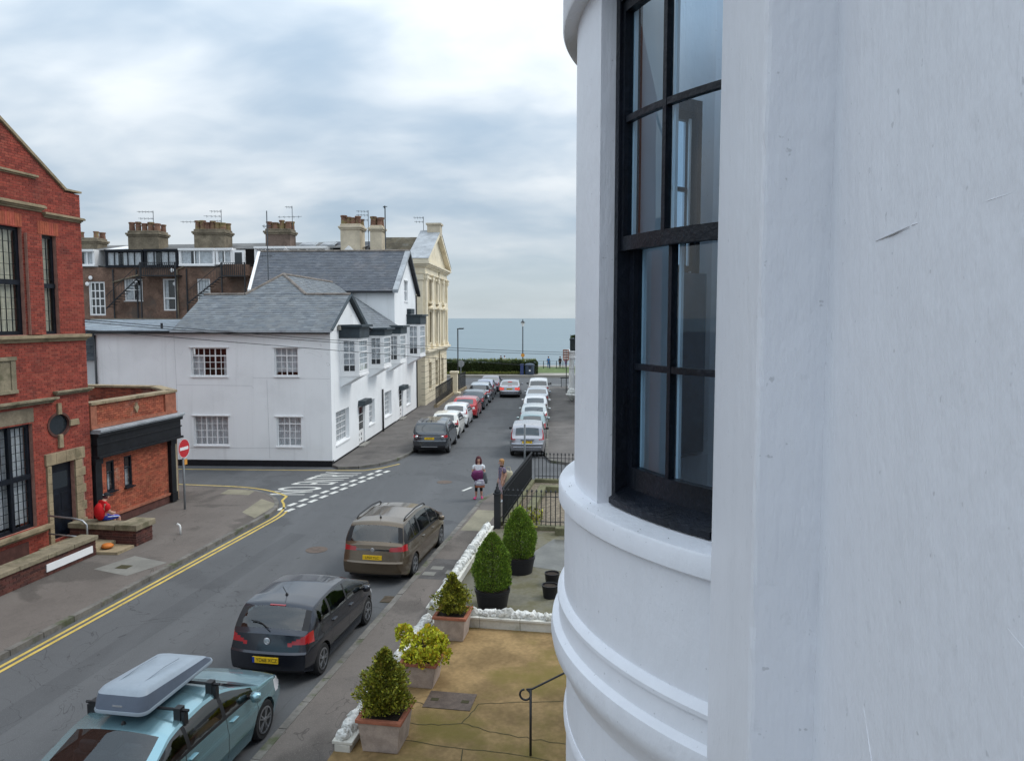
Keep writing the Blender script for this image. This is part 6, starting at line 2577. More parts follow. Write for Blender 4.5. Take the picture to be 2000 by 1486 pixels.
# roof box, strapped on the bars
mat('box_lid', (.30, .35, .40), .42, .04, 3.0, spec=.4)
mat('box_side', (.115, .14, .185), .45, .05, 3.0, spec=.4)
bx = thing('roof_box', 'grey plastic roof box on the roof bars of the teal car', 'roof box', (0, 0, 0), -KN)
bx.location = place(-7.03, 9.12, KN)
bx.location.z = 1.50
bx.scale = (.93, .93, .95)


def loft(name, secs, m, parent, auto=40):
    mb = MB()
    n = len(secs[0])
    vs = [p for s_ in secs for p in s_]
    fs = [(i * n + k, i * n + (k + 1) % n, (i + 1) * n + (k + 1) % n, (i + 1) * n + k) for i in range(len(secs) - 1) for k in range(n)]
    fs += [tuple(range(n - 1, -1, -1)), tuple(range((len(secs) - 1) * n, len(secs) * n))]
    mb.add(vs, fs)
    return mb.build(name, m, parent, auto=auto)


def rrect(w, d0, d1, z, r, n=5):
    pts = []
    for (cx_, cy_, a0) in ((w / 2 - r, d1 - r, 0), (-w / 2 + r, d1 - r, 90), (-w / 2 + r, d0 + r, 180), (w / 2 - r, d0 + r, 270)):
        for k in range(n + 1):
            t = R(a0 + 90 * k / n)
            pts.append((cx_ + r * math.cos(t), cy_ + r * math.sin(t), z))
    return pts


loft('base_shell', [rrect(.72, .12, 1.78, .0, .12), rrect(.82, .04, 1.86, .04, .13), rrect(.84, .03, 1.88, .07, .13)], 'box_side', bx)
loft('rim_lip', [rrect(.88, .0, 1.92, .068, .13), rrect(.89, -.005, 1.925, .095, .13), rrect(.875, .0, 1.915, .118, .13)], 'box_lid', bx)
secs = []
for (w_, d0, d1, z, r_) in ((.865, .01, 1.905, .115, .12), (.85, .03, 1.86, .23, .12), (.82, .06, 1.77, .33, .12), (.75, .11, 1.64, .38, .12)):
    secs.append(rrect(w_, d0, d1, z, r_))
# the lid slopes down towards the nose
secs = [[(x, y, z - max(0, (y - .8)) ** 1.7 * .15 * (z - .11) / .24) for (x, y, z) in s_] for s_ in secs]
loft('lid_side', secs[:3], 'box_side', bx)
loft('lid', secs[2:] + [[(x * .90, .85 + (y - .85) * .95, z + .022) for (x, y, z) in secs[-1]], [(x * .55, .85 + (y - .85) * .8, z + .036) for (x, y, z) in secs[-1]]], 'box_lid', bx, auto=70)
mb = MB()
for x in (-.2, .2):
    mb.tube([(x, .25, .410), (x, .85, .413), (x, 1.25, .378)], .008, 4)
mb.build('lid_rib', 'box_lid', bx)
mb = MB()
mb.box(-.09, .07, .018, .03, .175, .20)
mb.build('badge', 'badge', bx)

_, c = car('parked_car', 'dark charcoal hatchback parked behind the teal car, grey sky on its roof', 'car', dict(HATCH, reg='YD68 XCZ', euro=True), 'paint_charcoal', place(-6.95, 13.15, KN), -KN)
antenna(c, .95)
brake_strip(c, .565)
rear_wiper(c, .15, .3)
handles(c, (1.3, 2.2))
mb = MB(Matrix.Translation((0, float(c['end'](np.array(.87), 1)) - .008, .87)) @ Matrix.Rotation(R(90), 4, 'X'))
mb.lathe([(.062, -.01), (.066, .008), (.058, .014), (.052, .008)], 18)
mb.tube([(-.03, .03, .008), (.02, .022, .01), (-.012, -.004, .012), (.028, -.03, .008)], .010, 5)
mb.build('badge', 'badge', c['root'])
_, c = car('parked_car', 'brown people carrier with roof rails parked before the junction', 'car', dict(MPV, reg='LP64 YLC'), 'paint_brown', place(-6.88, 18.80, KN), -KN)
roof_rails(c, .75, 2.75)
antenna(c, .78, .18)
handles(c, (1.75, 2.75))
e_ = float(c['end'](np.array(.93), 1))
mb = MB()
for k in range(8):
    x0, x1 = -.46 + k * .115, -.46 + (k + 1) * .115
    mb.box(x0, x1 + .001, e_ - .018 + .05 * ((x0 + x1) / 2) ** 2, e_ + .04, .905, .95)
mb.build('chrome_strip', 'chrome', c['root'])
mb = MB(Matrix.Translation((0, e_ - .024, .928)) @ Matrix.Rotation(R(90), 4, 'X'))
mb.lathe([(.05, -.01), (.052, .006), (.04, .01)], 16)
mb.build('badge', 'badge', c['root'])

# --- far left row
row = [(SUV, 'paint_grey_suv', -6.24, 38.55, 'dark grey off-roader parked first at the white house kerb', 'J50 RDC'),
       (SMALL, 'paint_white_warm', -6.18, 43.65, 'white small car parked directly behind the dark off-roader', None),
       (dict(SMALL, tail=[(.9, 1.25, .62, .3)]), 'paint_white', -6.16, 48.2, 'white small car parked just before the red car', None),
       (I30, 'paint_red', -6.05, 52.6, 'bright red hatchback in the left parked row', None),
       (I30, 'paint_black', -6.0, 57.6, 'black hatchback parked beyond the red car', None),
       (dict(MPV, tail=[(.85, 1.12, .5, .34)]), 'paint_silver_b', -5.95, 62.4, 'blue-silver people carrier with orange-red lamps in the left row', None),
       (SMALL, 'paint_lilac', -5.95, 67.5, 'grey small car second from the sea in the left row', None),
       (SALOON, 'paint_purple', -5.85, 71.8, 'dark purple saloon parked last before the sea front', None)]
for P, colr, a, b, lab, reg in row:
    PP = dict(P, lod=.8, reg=reg) if reg else dict(P, lod=.7)
    _, c = car('parked_car', lab, 'car', PP, colr, place(a, b, KF), -KF)
    if P is SUV:
        e_ = float(c['end'](np.array(.86), 1))
        mb = MB()
        mb.box(-.55, .55, e_ - .008, e_ + .02, .93, .955)
        mb.build('tailgate_strip', 'chrome', c['root'])
        mb = MB()
        mb.box(-.42, .42, -.012, .03, .43, .465)
        mb.build('skid_strip', 'chrome', c['root'])
        antenna(c, .75, .1)
        for sx in (1, -1):
            mb = MB(Matrix.Translation((sx * .66, e_ - .0, .94)) @ Matrix.Rotation(R(90), 4, 'X'))
            mb.lathe([(.075, -.02), (.08, .0), (.05, .012)], 14)
            mb.build('lamp_ring', 'chrome', c['root'], smooth=True)
# --- far right row
row = [(CRV, 'paint_silver', -1.22, 38.0, 'silver off-roader with tall red lamps parked behind the street sign', 'GK05 TZB'),
       (dict(SMALL, tail=[(.7, 1.0, .56, .3)]), 'paint_mist', -1.12, 43.4, 'pale mist-green car tucked in front of the silver off-roader', None),
       (dict(I30, tail=[(.78, .98, .48, .3)]), 'paint_pale', -1.13, 48.1, 'pale silver hatchback second behind the white hatchback', None),
       (I30, 'paint_white', -1.16, 53.6, 'clean white hatchback with dark lamps in the right row', 'YB15 KHV'),
       (SALOON, 'paint_silver_b', -1.16, 59.6, 'blue-grey saloon parked in front of the white hatchback', None),
       (dict(SUV, lowtrim=None, clad=0), 'paint_white', -1.16, 66.4, 'white off-roader last in the right row near the sea', None)]
for P, colr, a, b, lab, reg in row:
    PP = dict(P, lod=.8, reg=reg) if reg else dict(P, lod=.7)
    if colr == 'paint_white' and P is I30:
        PP['tailmat'] = 'tail_dark'
        mat('tail_dark', (.10, .012, .02), .2, spec=.6)
    _, c = car('parked_car', lab, 'car', PP, colr, place(a, b, KF), -KF)
    if P is CRV:
        mb = MB()
        e_ = float(c['end'](np.array(.8), 1))
        mb.box(-.33, .33, e_ - .03, e_ + .02, .88, .92)
        mb.build('tailgate_handle', 'car_black', c['root'])
        mb = MB()
        mb.box(-.72, .72, -.03, .05, .52, .58)
        mb.build('bumper_lip', 'paint_silver', c['root'], bevel=.02)
_, c = car('moving_car', 'silver saloon driving towards the sea with brake lights lit', 'car', dict(SALOON, tailmat='lamp_lit', lod=.8, reg='YJ08 FWK'), 'paint_silver', place(-3.72, 67.0, KF), -KF, None)
mb = MB()
mb.box(-.2, .2, 1.1, 1.14, 1.33, 1.36)
mb.build('brake_light', 'lamp_lit', c['root'])
_, c = car('parked_car', 'white hatchback parked on the sea front behind the cream building', 'car', dict(SMALL, lod=.7), 'paint_white', (-7.2, 79.6, 0), R(68), None)

# ================================================================== ROCK-TOPPED GARDEN WALLS
def rock_mesh(seed):
    rr = random.Random(seed)
    bm = bmesh.new()
    bmesh.ops.create_icosphere(bm, subdivisions=3, radius=1.0)
    ph = [(rr.uniform(0, 9), rr.uniform(0, 9), rr.uniform(0, 9)) for _ in range(3)]
    for v in bm.verts:
        p = v.co
        n = 0
        for k, (f, q) in enumerate(zip((2.0, 4.3, 8.5), ph)):
            n += (math.sin(p.x * f + q[0]) * math.sin(p.y * f + q[1]) + math.sin(p.z * f + q[2])) * (.20, .14, .08)[k]
        v.co = p * (1 + n)
    me = bpy.data.meshes.new('rock')
    bm.to_mesh(me)
    bm.free()
    me.materials.append(MATS['rock_white'])
    return me


ROCKS = [rock_mesh(i) for i in range(8)]


def rock_wall(label, p0, p1, K, h, w, rock=.11):
    t = thing('garden_wall', label, 'wall', (0, 0, 0), -K)
    p0, p1 = Vector((*p0, 0)), Vector((*p1, 0))
    L = (p1 - p0).length
    Fm = frame(p0, p1 - p0)
    n = max(1, round(L / .95))
    for k in range(n):
        mb = MB(Fm)
        mb.box(L * k / n + .004, L * (k + 1) / n - .004, KH, KH + h - .055, -w / 2, w / 2)
        mb.box(L * k / n + .004, L * (k + 1) / n - .004, KH + h - .054, KH + h, -w / 2 - .04, w / 2 + .04)
        mb.build('wall_block', 'coping_white', t, bevel=.01)
    rr = random.Random(int(L * 10))
    x = .1
    while x < L - .05:
        s_ = rr.uniform(.75, 1.2) * rock
        o = obj('rock', rr.choice(ROCKS), t)
        o.matrix_local = Fm @ Matrix.Translation((x, KH + h + s_ * .42, rr.uniform(-.02, .02))) @ Matrix.Rotation(rr.uniform(0, 6), 4, 'Y') @ Matrix.Diagonal((s_ * 1.05, s_ * rr.uniform(.6, 1.0), s_ * .62, 1))
        x += s_ * rr.uniform(.55, .85)
    return t


rock_wall('white rock-topped garden wall beside the near terracotta planters', (-4.58, 11.05), (-4.58, 16.1), KN, .20, .26)
rock_wall('white rock-topped garden wall beside the two black tubs', (-4.62, 16.6), (-4.72, 23.7), KN, .26, .26, .105)
rock_wall('white rock-topped cross wall dividing the two yards', (-4.35, 16.33), (0.2, 16.33), KN, .28, .26, .11)

# ================================================================== PLANTS
def leaf_cloud(n, fn, size, seed, tints, up=.5, aspect=1.6):
    """n small leaf faces placed by fn(rnd) -> (pos, outward)"""
    rr = random.Random(seed)
    V, F_, Cc = [], [], []
    for i in range(n):
        p, d_ = fn(rr)
        d_ = (Vector(d_) + Vector((rr.gauss(0, .45), rr.gauss(0, .45), rr.gauss(0, .45) + up))).normalized()
        s_ = d_.orthogonal().normalized()
        s_.rotate(Matrix.Rotation(rr.uniform(0, 6.28), 3, d_))
        h = size * rr.uniform(.6, 1.3)
        w_ = h / aspect
        p = Vector(p)
        k = len(V)
        V += [p - s_ * w_ * .5, p + d_ * h * .55 - s_ * w_ * .6, p + d_ * h, p + d_ * h * .55 + s_ * w_ * .6]
        F_.append((k, k + 1, k + 2, k + 3))
        t = rr.choice(tints)
        g = rr.uniform(.8, 1.2)
        Cc += [(t[0] * g, t[1] * g, t[2] * g)] * 4
    return V, F_, Cc


def leaves(name, data, m, parent):
    V, F_, Cc = data
    me = bpy.data.meshes.new(name)
    me.from_pydata([tuple(v) for v in V], [], F_)
    at = me.color_attributes.new('tint', 'FLOAT_COLOR', 'POINT')
    at.data.foreach_set('color', np.array([(*c, 1) for c in Cc], dtype=np.float32).ravel())
    me.materials.append(MATS[m])
    return obj(name, me, parent)


def cone_fn(h, prof, z0, lump=.12, ph=0.0, fill=.75):
    def fn(rr):
        while True:
            t = rr.random()
            r_ = np.interp(t, [p[0] for p in prof], [p[1] for p in prof])
            if rr.random() < r_ / max(p[1] for p in prof) + .05:
                break
        an = rr.uniform(0, 6.2832)
        k = 1 + lump * (math.sin(an * 3 + t * 9 + ph) + math.sin(an * 5 - t * 14 + ph * 2)) + rr.uniform(-.04, .06)
        q = r_ * k * (fill + (1 - fill) * rr.random())
        return (q * math.cos(an), q * math.sin(an), z0 + t * h), (math.cos(an), math.sin(an), .35)
    return fn


def square_tub(label, a, b, s0, s1, h, K=KN):
    """square planter with rolled rim, open and filled with soil"""
    t = thing('planter', label, 'planter', (*xy(a, b, K), KH + .03), -K)
    mb = MB()
    vs = []
    for (s_, z) in ((s0, 0), (s1, h - .06), (s1 - .09, h - .06), (s1 - .1, h - .1)):
        vs += [(-s_ / 2, -s_ / 2, z), (s_ / 2, -s_ / 2, z), (s_ / 2, s_ / 2, z), (-s_ / 2, s_ / 2, z)]
    fs = [(3, 2, 1, 0)] + [(i * 4 + k, i * 4 + (k + 1) % 4, (i + 1) * 4 + (k + 1) % 4, (i + 1) * 4 + k) for i in range(2) for k in range(4)]
    mb.add(vs, fs)
    mb.build('tub', 'pot_grey', t, bevel=.012)
    mb = MB()
    r_ = s1 / 2 + .03
    for (x0, x1, y0, y1) in ((-r_, r_, -r_, -r_ + .075), (-r_, r_, r_ - .075, r_), (-r_, -r_ + .075, -r_ + .075, r_ - .075), (r_ - .075, r_, -r_ + .075, r_ - .075)):
        mb.box(x0, x1, y0, y1, h - .062, h)
    mb.build('rim', 'terracotta', t, bevel=.012)
    mb = MB()
    mb.box(-s1 / 2 + .04, s1 / 2 - .04, -s1 / 2 + .04, s1 / 2 - .04, h - .1, h - .04)
    mb.build('soil', 'soil', t)
    return t


def round_tub(label, a, b, r_, h, K=KN, z=KH + .02):
    t = thing('planter', label, 'planter', (*xy(a, b, K), z), -K)
    mb = MB()
    mb.lathe([(r_ * .82, 0), (r_ * .97, h * .8), (r_ * 1.0, h * .82), (r_ * 1.03, h), (r_ * .95, h), (r_ * .92, h * .86)], 26)
    mb.build('tub', 'plastic_black', t, auto=40)
    mb = MB()
    mb.lathe([(r_ * .93, h * .84), (r_ * .93, h * .88)], 20)
    mb.build('soil', 'soil', t)
    return t


def shrub(name, label, a, b, z, stem, data, m, cat='shrub', K=KN, trunk_h=.4):
    t = thing(name, label, cat, (*xy(a, b, K), z), -K)
    mb = MB()
    mb.tube([(0, 0, -.05), (.01, 0, trunk_h * .5), (0, .01, trunk_h)], [stem, stem * .8, stem * .4], 7)
    rr = random.Random(int(a * 31 + b * 7))
    for k in range(9):
        an = k * 2.4
        z0 = trunk_h * rr.uniform(.3, .9)
        mb.tube([(0, 0, z0), (trunk_h * .3 * math.cos(an), trunk_h * .3 * math.sin(an), z0 + trunk_h * .25)], [stem * .4, stem * .12], 4)
    mb.build('trunk', 'bark', t)
    leaves('crown', data, m, t)
    return t


GR = [(1, 1, 1), (.6, .65, .55), (1.5, 1.35, 1.0), (.38, .42, .4), (1.2, 1.15, .8), (.8, .6, .5)]
GRY = [(1, 1, 1), (.8, .75, .6), (1.25, 1.2, 1.0), (.6, .6, .5), (1.15, .75, .6)]
square_tub('terracotta-rimmed square planter nearest the viewer', -3.98, 11.42, .58, .70, .56)
square_tub('weathered square planter holding the golden shrub', -3.98, 13.55, .52, .66, .50)
square_tub('terracotta-rimmed square planter against the white cross wall', -3.92, 15.70, .56, .68, .54)
c1_ = leaf_cloud(8500, cone_fn(1.02, [(0, .18), (.10, .36), (.22, .40), (.34, .33), (.44, .38), (.56, .27), (.66, .24), (.76, .13), (.86, .15), (1, .02)], .02, .24, 0.4, .30), .058, 3, GR, .5, 2.2)
shrub('dwarf_conifer', 'bushy dwarf conifer in the nearest terracotta-rimmed planter', -3.98, 11.42, KH + .03 + .52, .035, c1_, 'leaf_conifer', trunk_h=.8)
c2_ = leaf_cloud(6000, cone_fn(.85, [(0, .16), (.15, .34), (.30, .38), (.42, .28), (.5, .31), (.62, .16), (.7, .19), (.8, .08), (.9, .10), (1, .02)], .02, .26, 2.0, .30), .056, 4, GR, .5, 2.2)
shrub('dwarf_conifer', 'tiered dwarf conifer in the planter by the white cross wall', -3.92, 15.70, KH + .03 + .5, .03, c2_, 'leaf_conifer', trunk_h=.7)


def yellow_fn(rr):
    # several rounded sprays
    cl_ = [(0, 0, .22, .24), (.28, .08, .26, .20), (.38, -.14, .14, .19), (.06, .25, .32, .19), (-.24, .05, .18, .20), (-.44, .28, .34, .15), (.14, -.26, .12, .19), (-.15, -.2, .06, .16), (.2, .3, .2, .16)]
    c = rr.choice(cl_)
    d_ = Vector((rr.gauss(0, 1), rr.gauss(0, 1), rr.gauss(0, 1) * .8 + .2)).normalized()
    return Vector(c[:3]) + d_ * c[3] * (.6 + .4 * rr.random()), d_


shrub('golden_shrub', 'golden yellow leafy shrub spilling over the middle planter', -3.98, 13.55, KH + .03 + .46, .025, leaf_cloud(3000, yellow_fn, .062, 5, GRY, .25, 1.25), 'leaf_yellow', trunk_h=.35)
CYP = [(0, .28), (.08, .40), (.3, .45), (.5, .41), (.7, .31), (.88, .17), (1, .03)]
round_tub('round black plastic tub with the nearer clipped cypress', -3.40, 17.50, .42, .46)
shrub('cypress', 'nearer clipped bright green cypress in a black tub', -3.40, 17.50, KH + .45, .04, leaf_cloud(16000, cone_fn(1.36, CYP, 0, .05, 1.0, .72), .055, 6, GR, 1.0, 2.8), 'leaf_cypress', trunk_h=1.1)
round_tub('round black plastic tub with the farther clipped cypress', -3.16, 20.12, .42, .44)
shrub('cypress', 'farther clipped bright green cypress by the iron railing', -3.16, 20.12, KH + .43, .04, leaf_cloud(16000, cone_fn(1.36, CYP, 0, .05, 3.0, .72), .055, 7, GR, 1.0, 2.8), 'leaf_cypress', trunk_h=1.1)
round_tub('small empty black pot farther from the cross wall', -2.18, 19.3, .19, .30)
round_tub('small empty black pot nearer to the cross wall', -2.12, 18.35, .20, .32)
for i, (a, b) in enumerate(((-1.35, 22.2), (-1.15, 21.5))):
    mb = MB(TN)
    mb.prism([(a, b), (a + .4, b + .05), (a + .5, b + .4), (a + .1, b + .45)], KH + .028, KH + .04)
    tag(mb.build('paper_sheet', 'litter_white'), ('white sheet lying on the wet yard farther from view', 'white sheet lying on the wet yard nearer to view')[i], 'litter')
# iron handrail with a scrolled end at the steps
mb = MB(TN)
mb.tube([(-1.62, 11.45, KH), (-1.62, 11.45, 1.22)], .020, 8)
pts = [(0.25, 12.9, 1.72), (-1.5, 11.55, 1.25)]
sc_ = [(-1.62 - .085 + .085 * math.cos(R(t)), 11.45, 1.135 + .085 * math.sin(R(t))) for t in range(80, -270, -20)]
mb.tube(pts + [(-1.60, 11.47, 1.225)] + sc_, .017, 8)
tag(mb.build('handrail', 'black_iron', smooth=True), 'black wrought iron handrail with scrolled end by the yard steps', 'handrail')
st = thing('yard_steps', 'worn stone steps at the bottom of the brown yard', 'steps', (0, 0, 0), -KN)
for k in range(2):
    for (a0, a1) in ((-4.1, -2.6), (-2.59, -.7)):
        mb = MB()
        mb.box(a0, a1, 9.4 - k * .4, 11.05 - k * .4, KH + .03, KH + .05 + .02 * (1 - k))
        mb.build('step_slab', 'yard', st, bevel=.01)

# ================================================================== IRON RAILINGS OF THE NEXT GARDEN
railing('iron_railing', 'black spiked iron railing nearest the yard, crossing beside the cypress', (-4.35, 24.35), (0.3, 24.35), 1.08, KN, step=.155, plinth=.16, pm='moss_stone', r=.016)
railing('iron_railing', 'black spiked iron railing running beside the pavement behind the two women', (-4.42, 24.6), (-4.42, 31.4), 1.08, KN, step=.13, plinth=.16, pm='moss_stone', r=.016)
railing('iron_railing', 'black spiked iron railing at the far end of the gravel garden', (-4.3, 31.55), (0.3, 31.55), 1.02, KN, step=.155, plinth=.16, pm='moss_stone', r=.015)
gp = thing('gate_post', 'stout black iron gate post with a spear finial at the railing corner', 'post', (*xy(-4.55, 24.3, KN), KH), -KN)
mb = MB()
mb.box(-.10, .10, -.10, .10, 0, 1.15)
mb.box(-.13, .13, -.13, .13, 1.15, 1.2)
mb.build('shaft', 'black_iron', gp, bevel=.012)
mb = MB()
mb.lathe([(.10, 1.2), (.11, 1.25), (.05, 1.33), (.06, 1.37), (.02, 1.42), (.035, 1.46), (.002, 1.56)], 12)
mb.build('finial', 'black_iron', gp, smooth=True)
ge = thing('garden_edging', 'mossy stone edging round the gravel bed', 'edging', (0, 0, 0), -KN)
for (x0, x1, y0, y1) in ((-3.9, .2, 29.7, 30.0), (-3.9, -3.6, 25.2, 29.69), (-2.6, .3, 23.75, 24.0)):
    mb = MB()
    mb.box(x0, x1, y0, y1, KH, KH + .26)
    mb.build('edging_stone', 'moss_stone', ge, bevel=.03)
# scrubby plants in the bed
def bed_fn(rr):
    return (rr.uniform(-.5, .5), rr.uniform(-1.0, 1.0), rr.uniform(0, .35)), (rr.gauss(0, .4), rr.gauss(0, .4), 1)


shrub('bedding_plant', 'low straggling green plant inside the side railing', -3.7, 25.0, KH, .012, leaf_cloud(500, bed_fn, .10, 9, GR, .6, 1.6), 'leaf_conifer', 'plant', trunk_h=.2)

# ================================================================== SIGNS, POSTS, LAMPS
s1 = thing('no_entry_sign', 'red no entry sign on a grey post at the pavement corner', 'road sign', (*xy(-16.15, 24.95, KN), KH), R(80))
mb = MB()
mb.tube([(0, 0, 0), (0, 0, 2.55)], .038, 10)
mb.build('post', 'pole_grey', s1, smooth=True)
FSN = frame((0, -.05, 2.22), (1, 0, 0))
mb = MB(FSN)
mb.lathe([(.34, -.012), (.34, .0)], 30)
so = mb.build('disc', 'sign_red', s1)
mb = MB(FSN)
mb.box(-.25, .25, -.055, .055, .0005, .004)
mb.build('white_bar', 'sign_white', so)
mb = MB(FSN)
n = 30
vs = [(r_ * math.cos(2 * math.pi * k / n), r_ * math.sin(2 * math.pi * k / n), .002) for r_ in (.325, .341) for k in range(n)]
mb.add(vs, [(k, (k + 1) % n, n + (k + 1) % n, n + k) for k in range(n)])
mb.build('white_edge', 'sign_white', so)
mb = MB(FSN)
mb.box(.0, .16, -.60, -.40, -.01, .0)
mb.build('orange_plate', 'sign_orange', s1)
s2 = thing('sign_post', 'plain grey sign post seen edge-on before the silver off-roader', 'sign post', (*xy(-1.28, 36.3, KF), 0.0), 0)
mb = MB()
mb.tube([(0, 0, 0), (0, 0, 1.95)], .045, 8)
mb.build('post', 'pole_grey', s2, smooth=True)
mb = MB()
mb.box(-.03, .03, -.18, .25, 1.35, 1.98)
mb.build('plate', 'sign_back', s2)
s3 = thing('round_sign', 'round road sign seen from behind at the street end', 'road sign', (-5.55, 83.2, 0), 0)
mb = MB()
mb.tube([(0, 0, 0), (0, 0, 2.3)], .04, 8)
mb.build('post', 'pole_grey', s3)
mb = MB(frame((0, .05, 2.05), (1, 0, 0)))
mb.lathe([(.37, -.012), (.37, .0)], 24)
mb.build('disc', 'sign_back', s3)
l1 = thing('street_lamp', 'slim modern street lamp with flat arm at the left pavement', 'street lamp', (-5.2, 73.8, KH), 0)
mb = MB()
mb.tube([(0, 0, 0), (0, 0, 1.2)], .085, 10)
mb.tube([(0, 0, 1.2), (0, 0, 5.85)], .055, 10)
mb.build('pole', 'pole_dark', l1) if 'pole_dark' in MATS else mb.build('pole', 'black_iron', l1)
mb = MB()
mb.box(-.07, .55, -.1, .1, 5.8, 5.88)
mb.box(.1, .6, -.13, .13, 5.84, 5.92)
mb.build('lamp_head', 'black_iron', l1, bevel=.02)
l2 = thing('street_lamp', 'old-fashioned lantern lamp post on the sea front', 'street lamp', (1.42, 101.0, KH), 0)
mb = MB()
mb.lathe([(.16, 0), (.16, .5), (.09, .6), (.07, 2.5), (.06, 5.6), (.09, 5.65), (.05, 5.75)], 12)
mb.build('pole', 'black_iron', l2)
mb = MB()
mb.lathe([(.12, 5.8), (.24, 6.25), (.22, 6.25)], 6)
mb.build('lantern_glass', 'sign_white', l2)
mb = MB()
mb.lathe([(.30, 6.25), (.30, 6.29), (.14, 6.45), (.05, 6.5), (.07, 6.58), (.005, 6.75)], 6)
mb.build('lantern_cap', 'black_iron', l2)
mb = MB(frame((0, -.1, 2.0), (1, 0, 0)))
mb.lathe([(.25, 0), (.25, .02)], 16)
mb.build('orange_plate', 'sign_orange', l2)

# ================================================================== SEA FRONT
def hedge_fn(rr):
    f = rr.random()
    x = rr.uniform(-14.5, 3.0)
    if f < .62:
        return (x, rr.uniform(-.08, .1), rr.uniform(0, 1.45) + .07 * math.sin(x * 3)), (0, -1, .2)
    if f < .94:
        return (x, rr.uniform(0, 1.4), 1.45 + .08 * math.sin(x * 3) + .05 * math.sin(x * 7.1) + rr.uniform(-.05, .08)), (0, -.2, 1)
    return (3.0 + rr.uniform(-.06, .1), rr.uniform(0, 1.4), rr.uniform(0, 1.45)), (1, 0, .2)


hd = thing('hedge', 'long clipped dark green hedge along the sea front', 'hedge', (0, 94.0, KH), 0)
mb = MB()
mb.box(-14.4, 2.9, .12, 1.3, 0, 1.36)
mb.build('inner_twigs', 'soil', hd)
leaves('foliage', leaf_cloud(22000, hedge_fn, .15, 12, [(1, 1, 1), (.7, .75, .7), (1.35, 1.25, 1.0), (.85, .9, .8), (1.1, 1.2, .9)], .4, 1.4), 'leaf_hedge', hd)


def tuft_fn(rr):
    x = rr.uniform(-14, 3)
    return (x, 1.2 + rr.uniform(0, .6), 1.35 + rr.uniform(0, .15)), (rr.gauss(0, .2), 0, 1)


gt = leaves('tall_grass', leaf_cloud(1500, tuft_fn, .42, 13, [(1, 1, 1), (.8, .9, .7), (1.2, 1.1, .9)], 1.4, 7.0), 'grass_blade', None)
gt.location = (0, 94.0, KH)
gt['kind'] = 'stuff'
gt['label'] = 'pale tall grass standing above the sea front hedge'


def scrub_fn(rr):
    return (rr.uniform(-12, 2.5), rr.uniform(-.25, .05), rr.uniform(0, .22)), (0, -.6, 1)


gt = leaves('verge_grass', leaf_cloud(2600, scrub_fn, .2, 14, [(1, 1, .8), (.8, .9, .7), (1.2, 1.1, .9)], 1.0, 3.0), 'grass_blade', None)
gt.location = (0, 93.8, KH)
gt['kind'] = 'stuff'
gt['label'] = 'rough verge grass at the foot of the hedge'
bn = thing('litter_bin', 'dark blue litter bin standing beside the hedge end', 'bin', (2.15, 93.2, KH), 0)
mb = MB()
mb.lathe([(.50, 0), (.56, .1), (.56, 1.1), (.60, 1.12), (.60, 1.25), (.40, 1.36), (.1, 1.4)], 18)
mb.build('body', 'bin_blue', bn, auto=40)
mb = MB()
mb.box(-.18, .18, -.58, -.5, .86, 1.02)
mb.build('slot', 'car_black', bn)
mb = MB()
mb.box(-.1, .1, -.575, -.5, .45, .62)
mb.build('emblem', 'sign_white', bn)
bb = MB()
bb.box(1.0, 1.4, 93.0, 93.35, KH, 1.35)
bb.box(.97, 1.43, 92.97, 93.38, 1.35, 1.42)
tag(bb.build('utility_box', 'blue_box', bevel=.02), 'narrow blue utility box left of the litter bin', 'box')
railing('promenade_railing', 'dark railing on the promenade right of the hedge', (3.4, 104.5), (9.6, 104.5), 1.05, 0, step=.8, plinth=0, finial=False, rails=(.3, .62, .98), r=.05)
# sea-front stone kerb edging, small sign board and portico at the far right
po = thing('portico', 'white columned porch at the far right end of the street', 'porch', (0, 0, 0), -KF)
for (a, b) in ((1.9, 72.4), (1.9, 75.4)):
    mb = MB()
    mb.lathe([(.30, KH), (.30, .3), (.25, .36), (.24, .5), (.21, 3.0), (.24, 3.05), (.28, 3.12), (.30, 3.25)], 16, (a, b, 0))
    mb.build('column', 'white_wood', po, auto=40)
mb = MB()
mb.box(1.55, 6, 72.0, 75.8, 3.25, 3.75)
mb.box(1.45, 6, 71.9, 75.9, 3.75, 3.92)
mb.build('entablature', 'white_wood', po, bevel=.02)
hw_ = thing('far_house', 'white house front behind the far columned porch', 'house', (0, 0, 0), -KF)
mb = MB(frame((3.4, 0, 0), (0, -1, 0)))
wall(mb, -76, -52, 0, 11, -.3, 0, [(-74.5, -73.5, KH, 2.4), (-70, -68.6, 1.2, 3.0), (-66, -64.6, 1.2, 3.0)])
mb.build('wall', 'render_white', hw_)
for (u0, u1, v0, v1) in ((-70, -68.6, 1.2, 3.0), (-66, -64.6, 1.2, 3.0)):
    window(hw_, frame((3.4, 0, 0), (0, -1, 0)), u0, u1, v0, v1, 2, 2)
pb = thing('balcony_planter', 'dark trough planter on top of the far porch', 'planter', (*xy(2.25, 72.6, KF), 3.92), -KF)
mb = MB()
mb.box(-.55, .55, -.3, .3, 0, 1.15)
mb.box(-.6, .6, -.35, .35, 1.0, 1.12)
mb.build('trough', 'planter_dark', pb, bevel=.02)


def pl_fn(rr):
    return (rr.uniform(-.5, .5), rr.uniform(-.25, .25), 1.12 + rr.uniform(0, .25)), (rr.gauss(0, .5), rr.gauss(0, .5), 1)


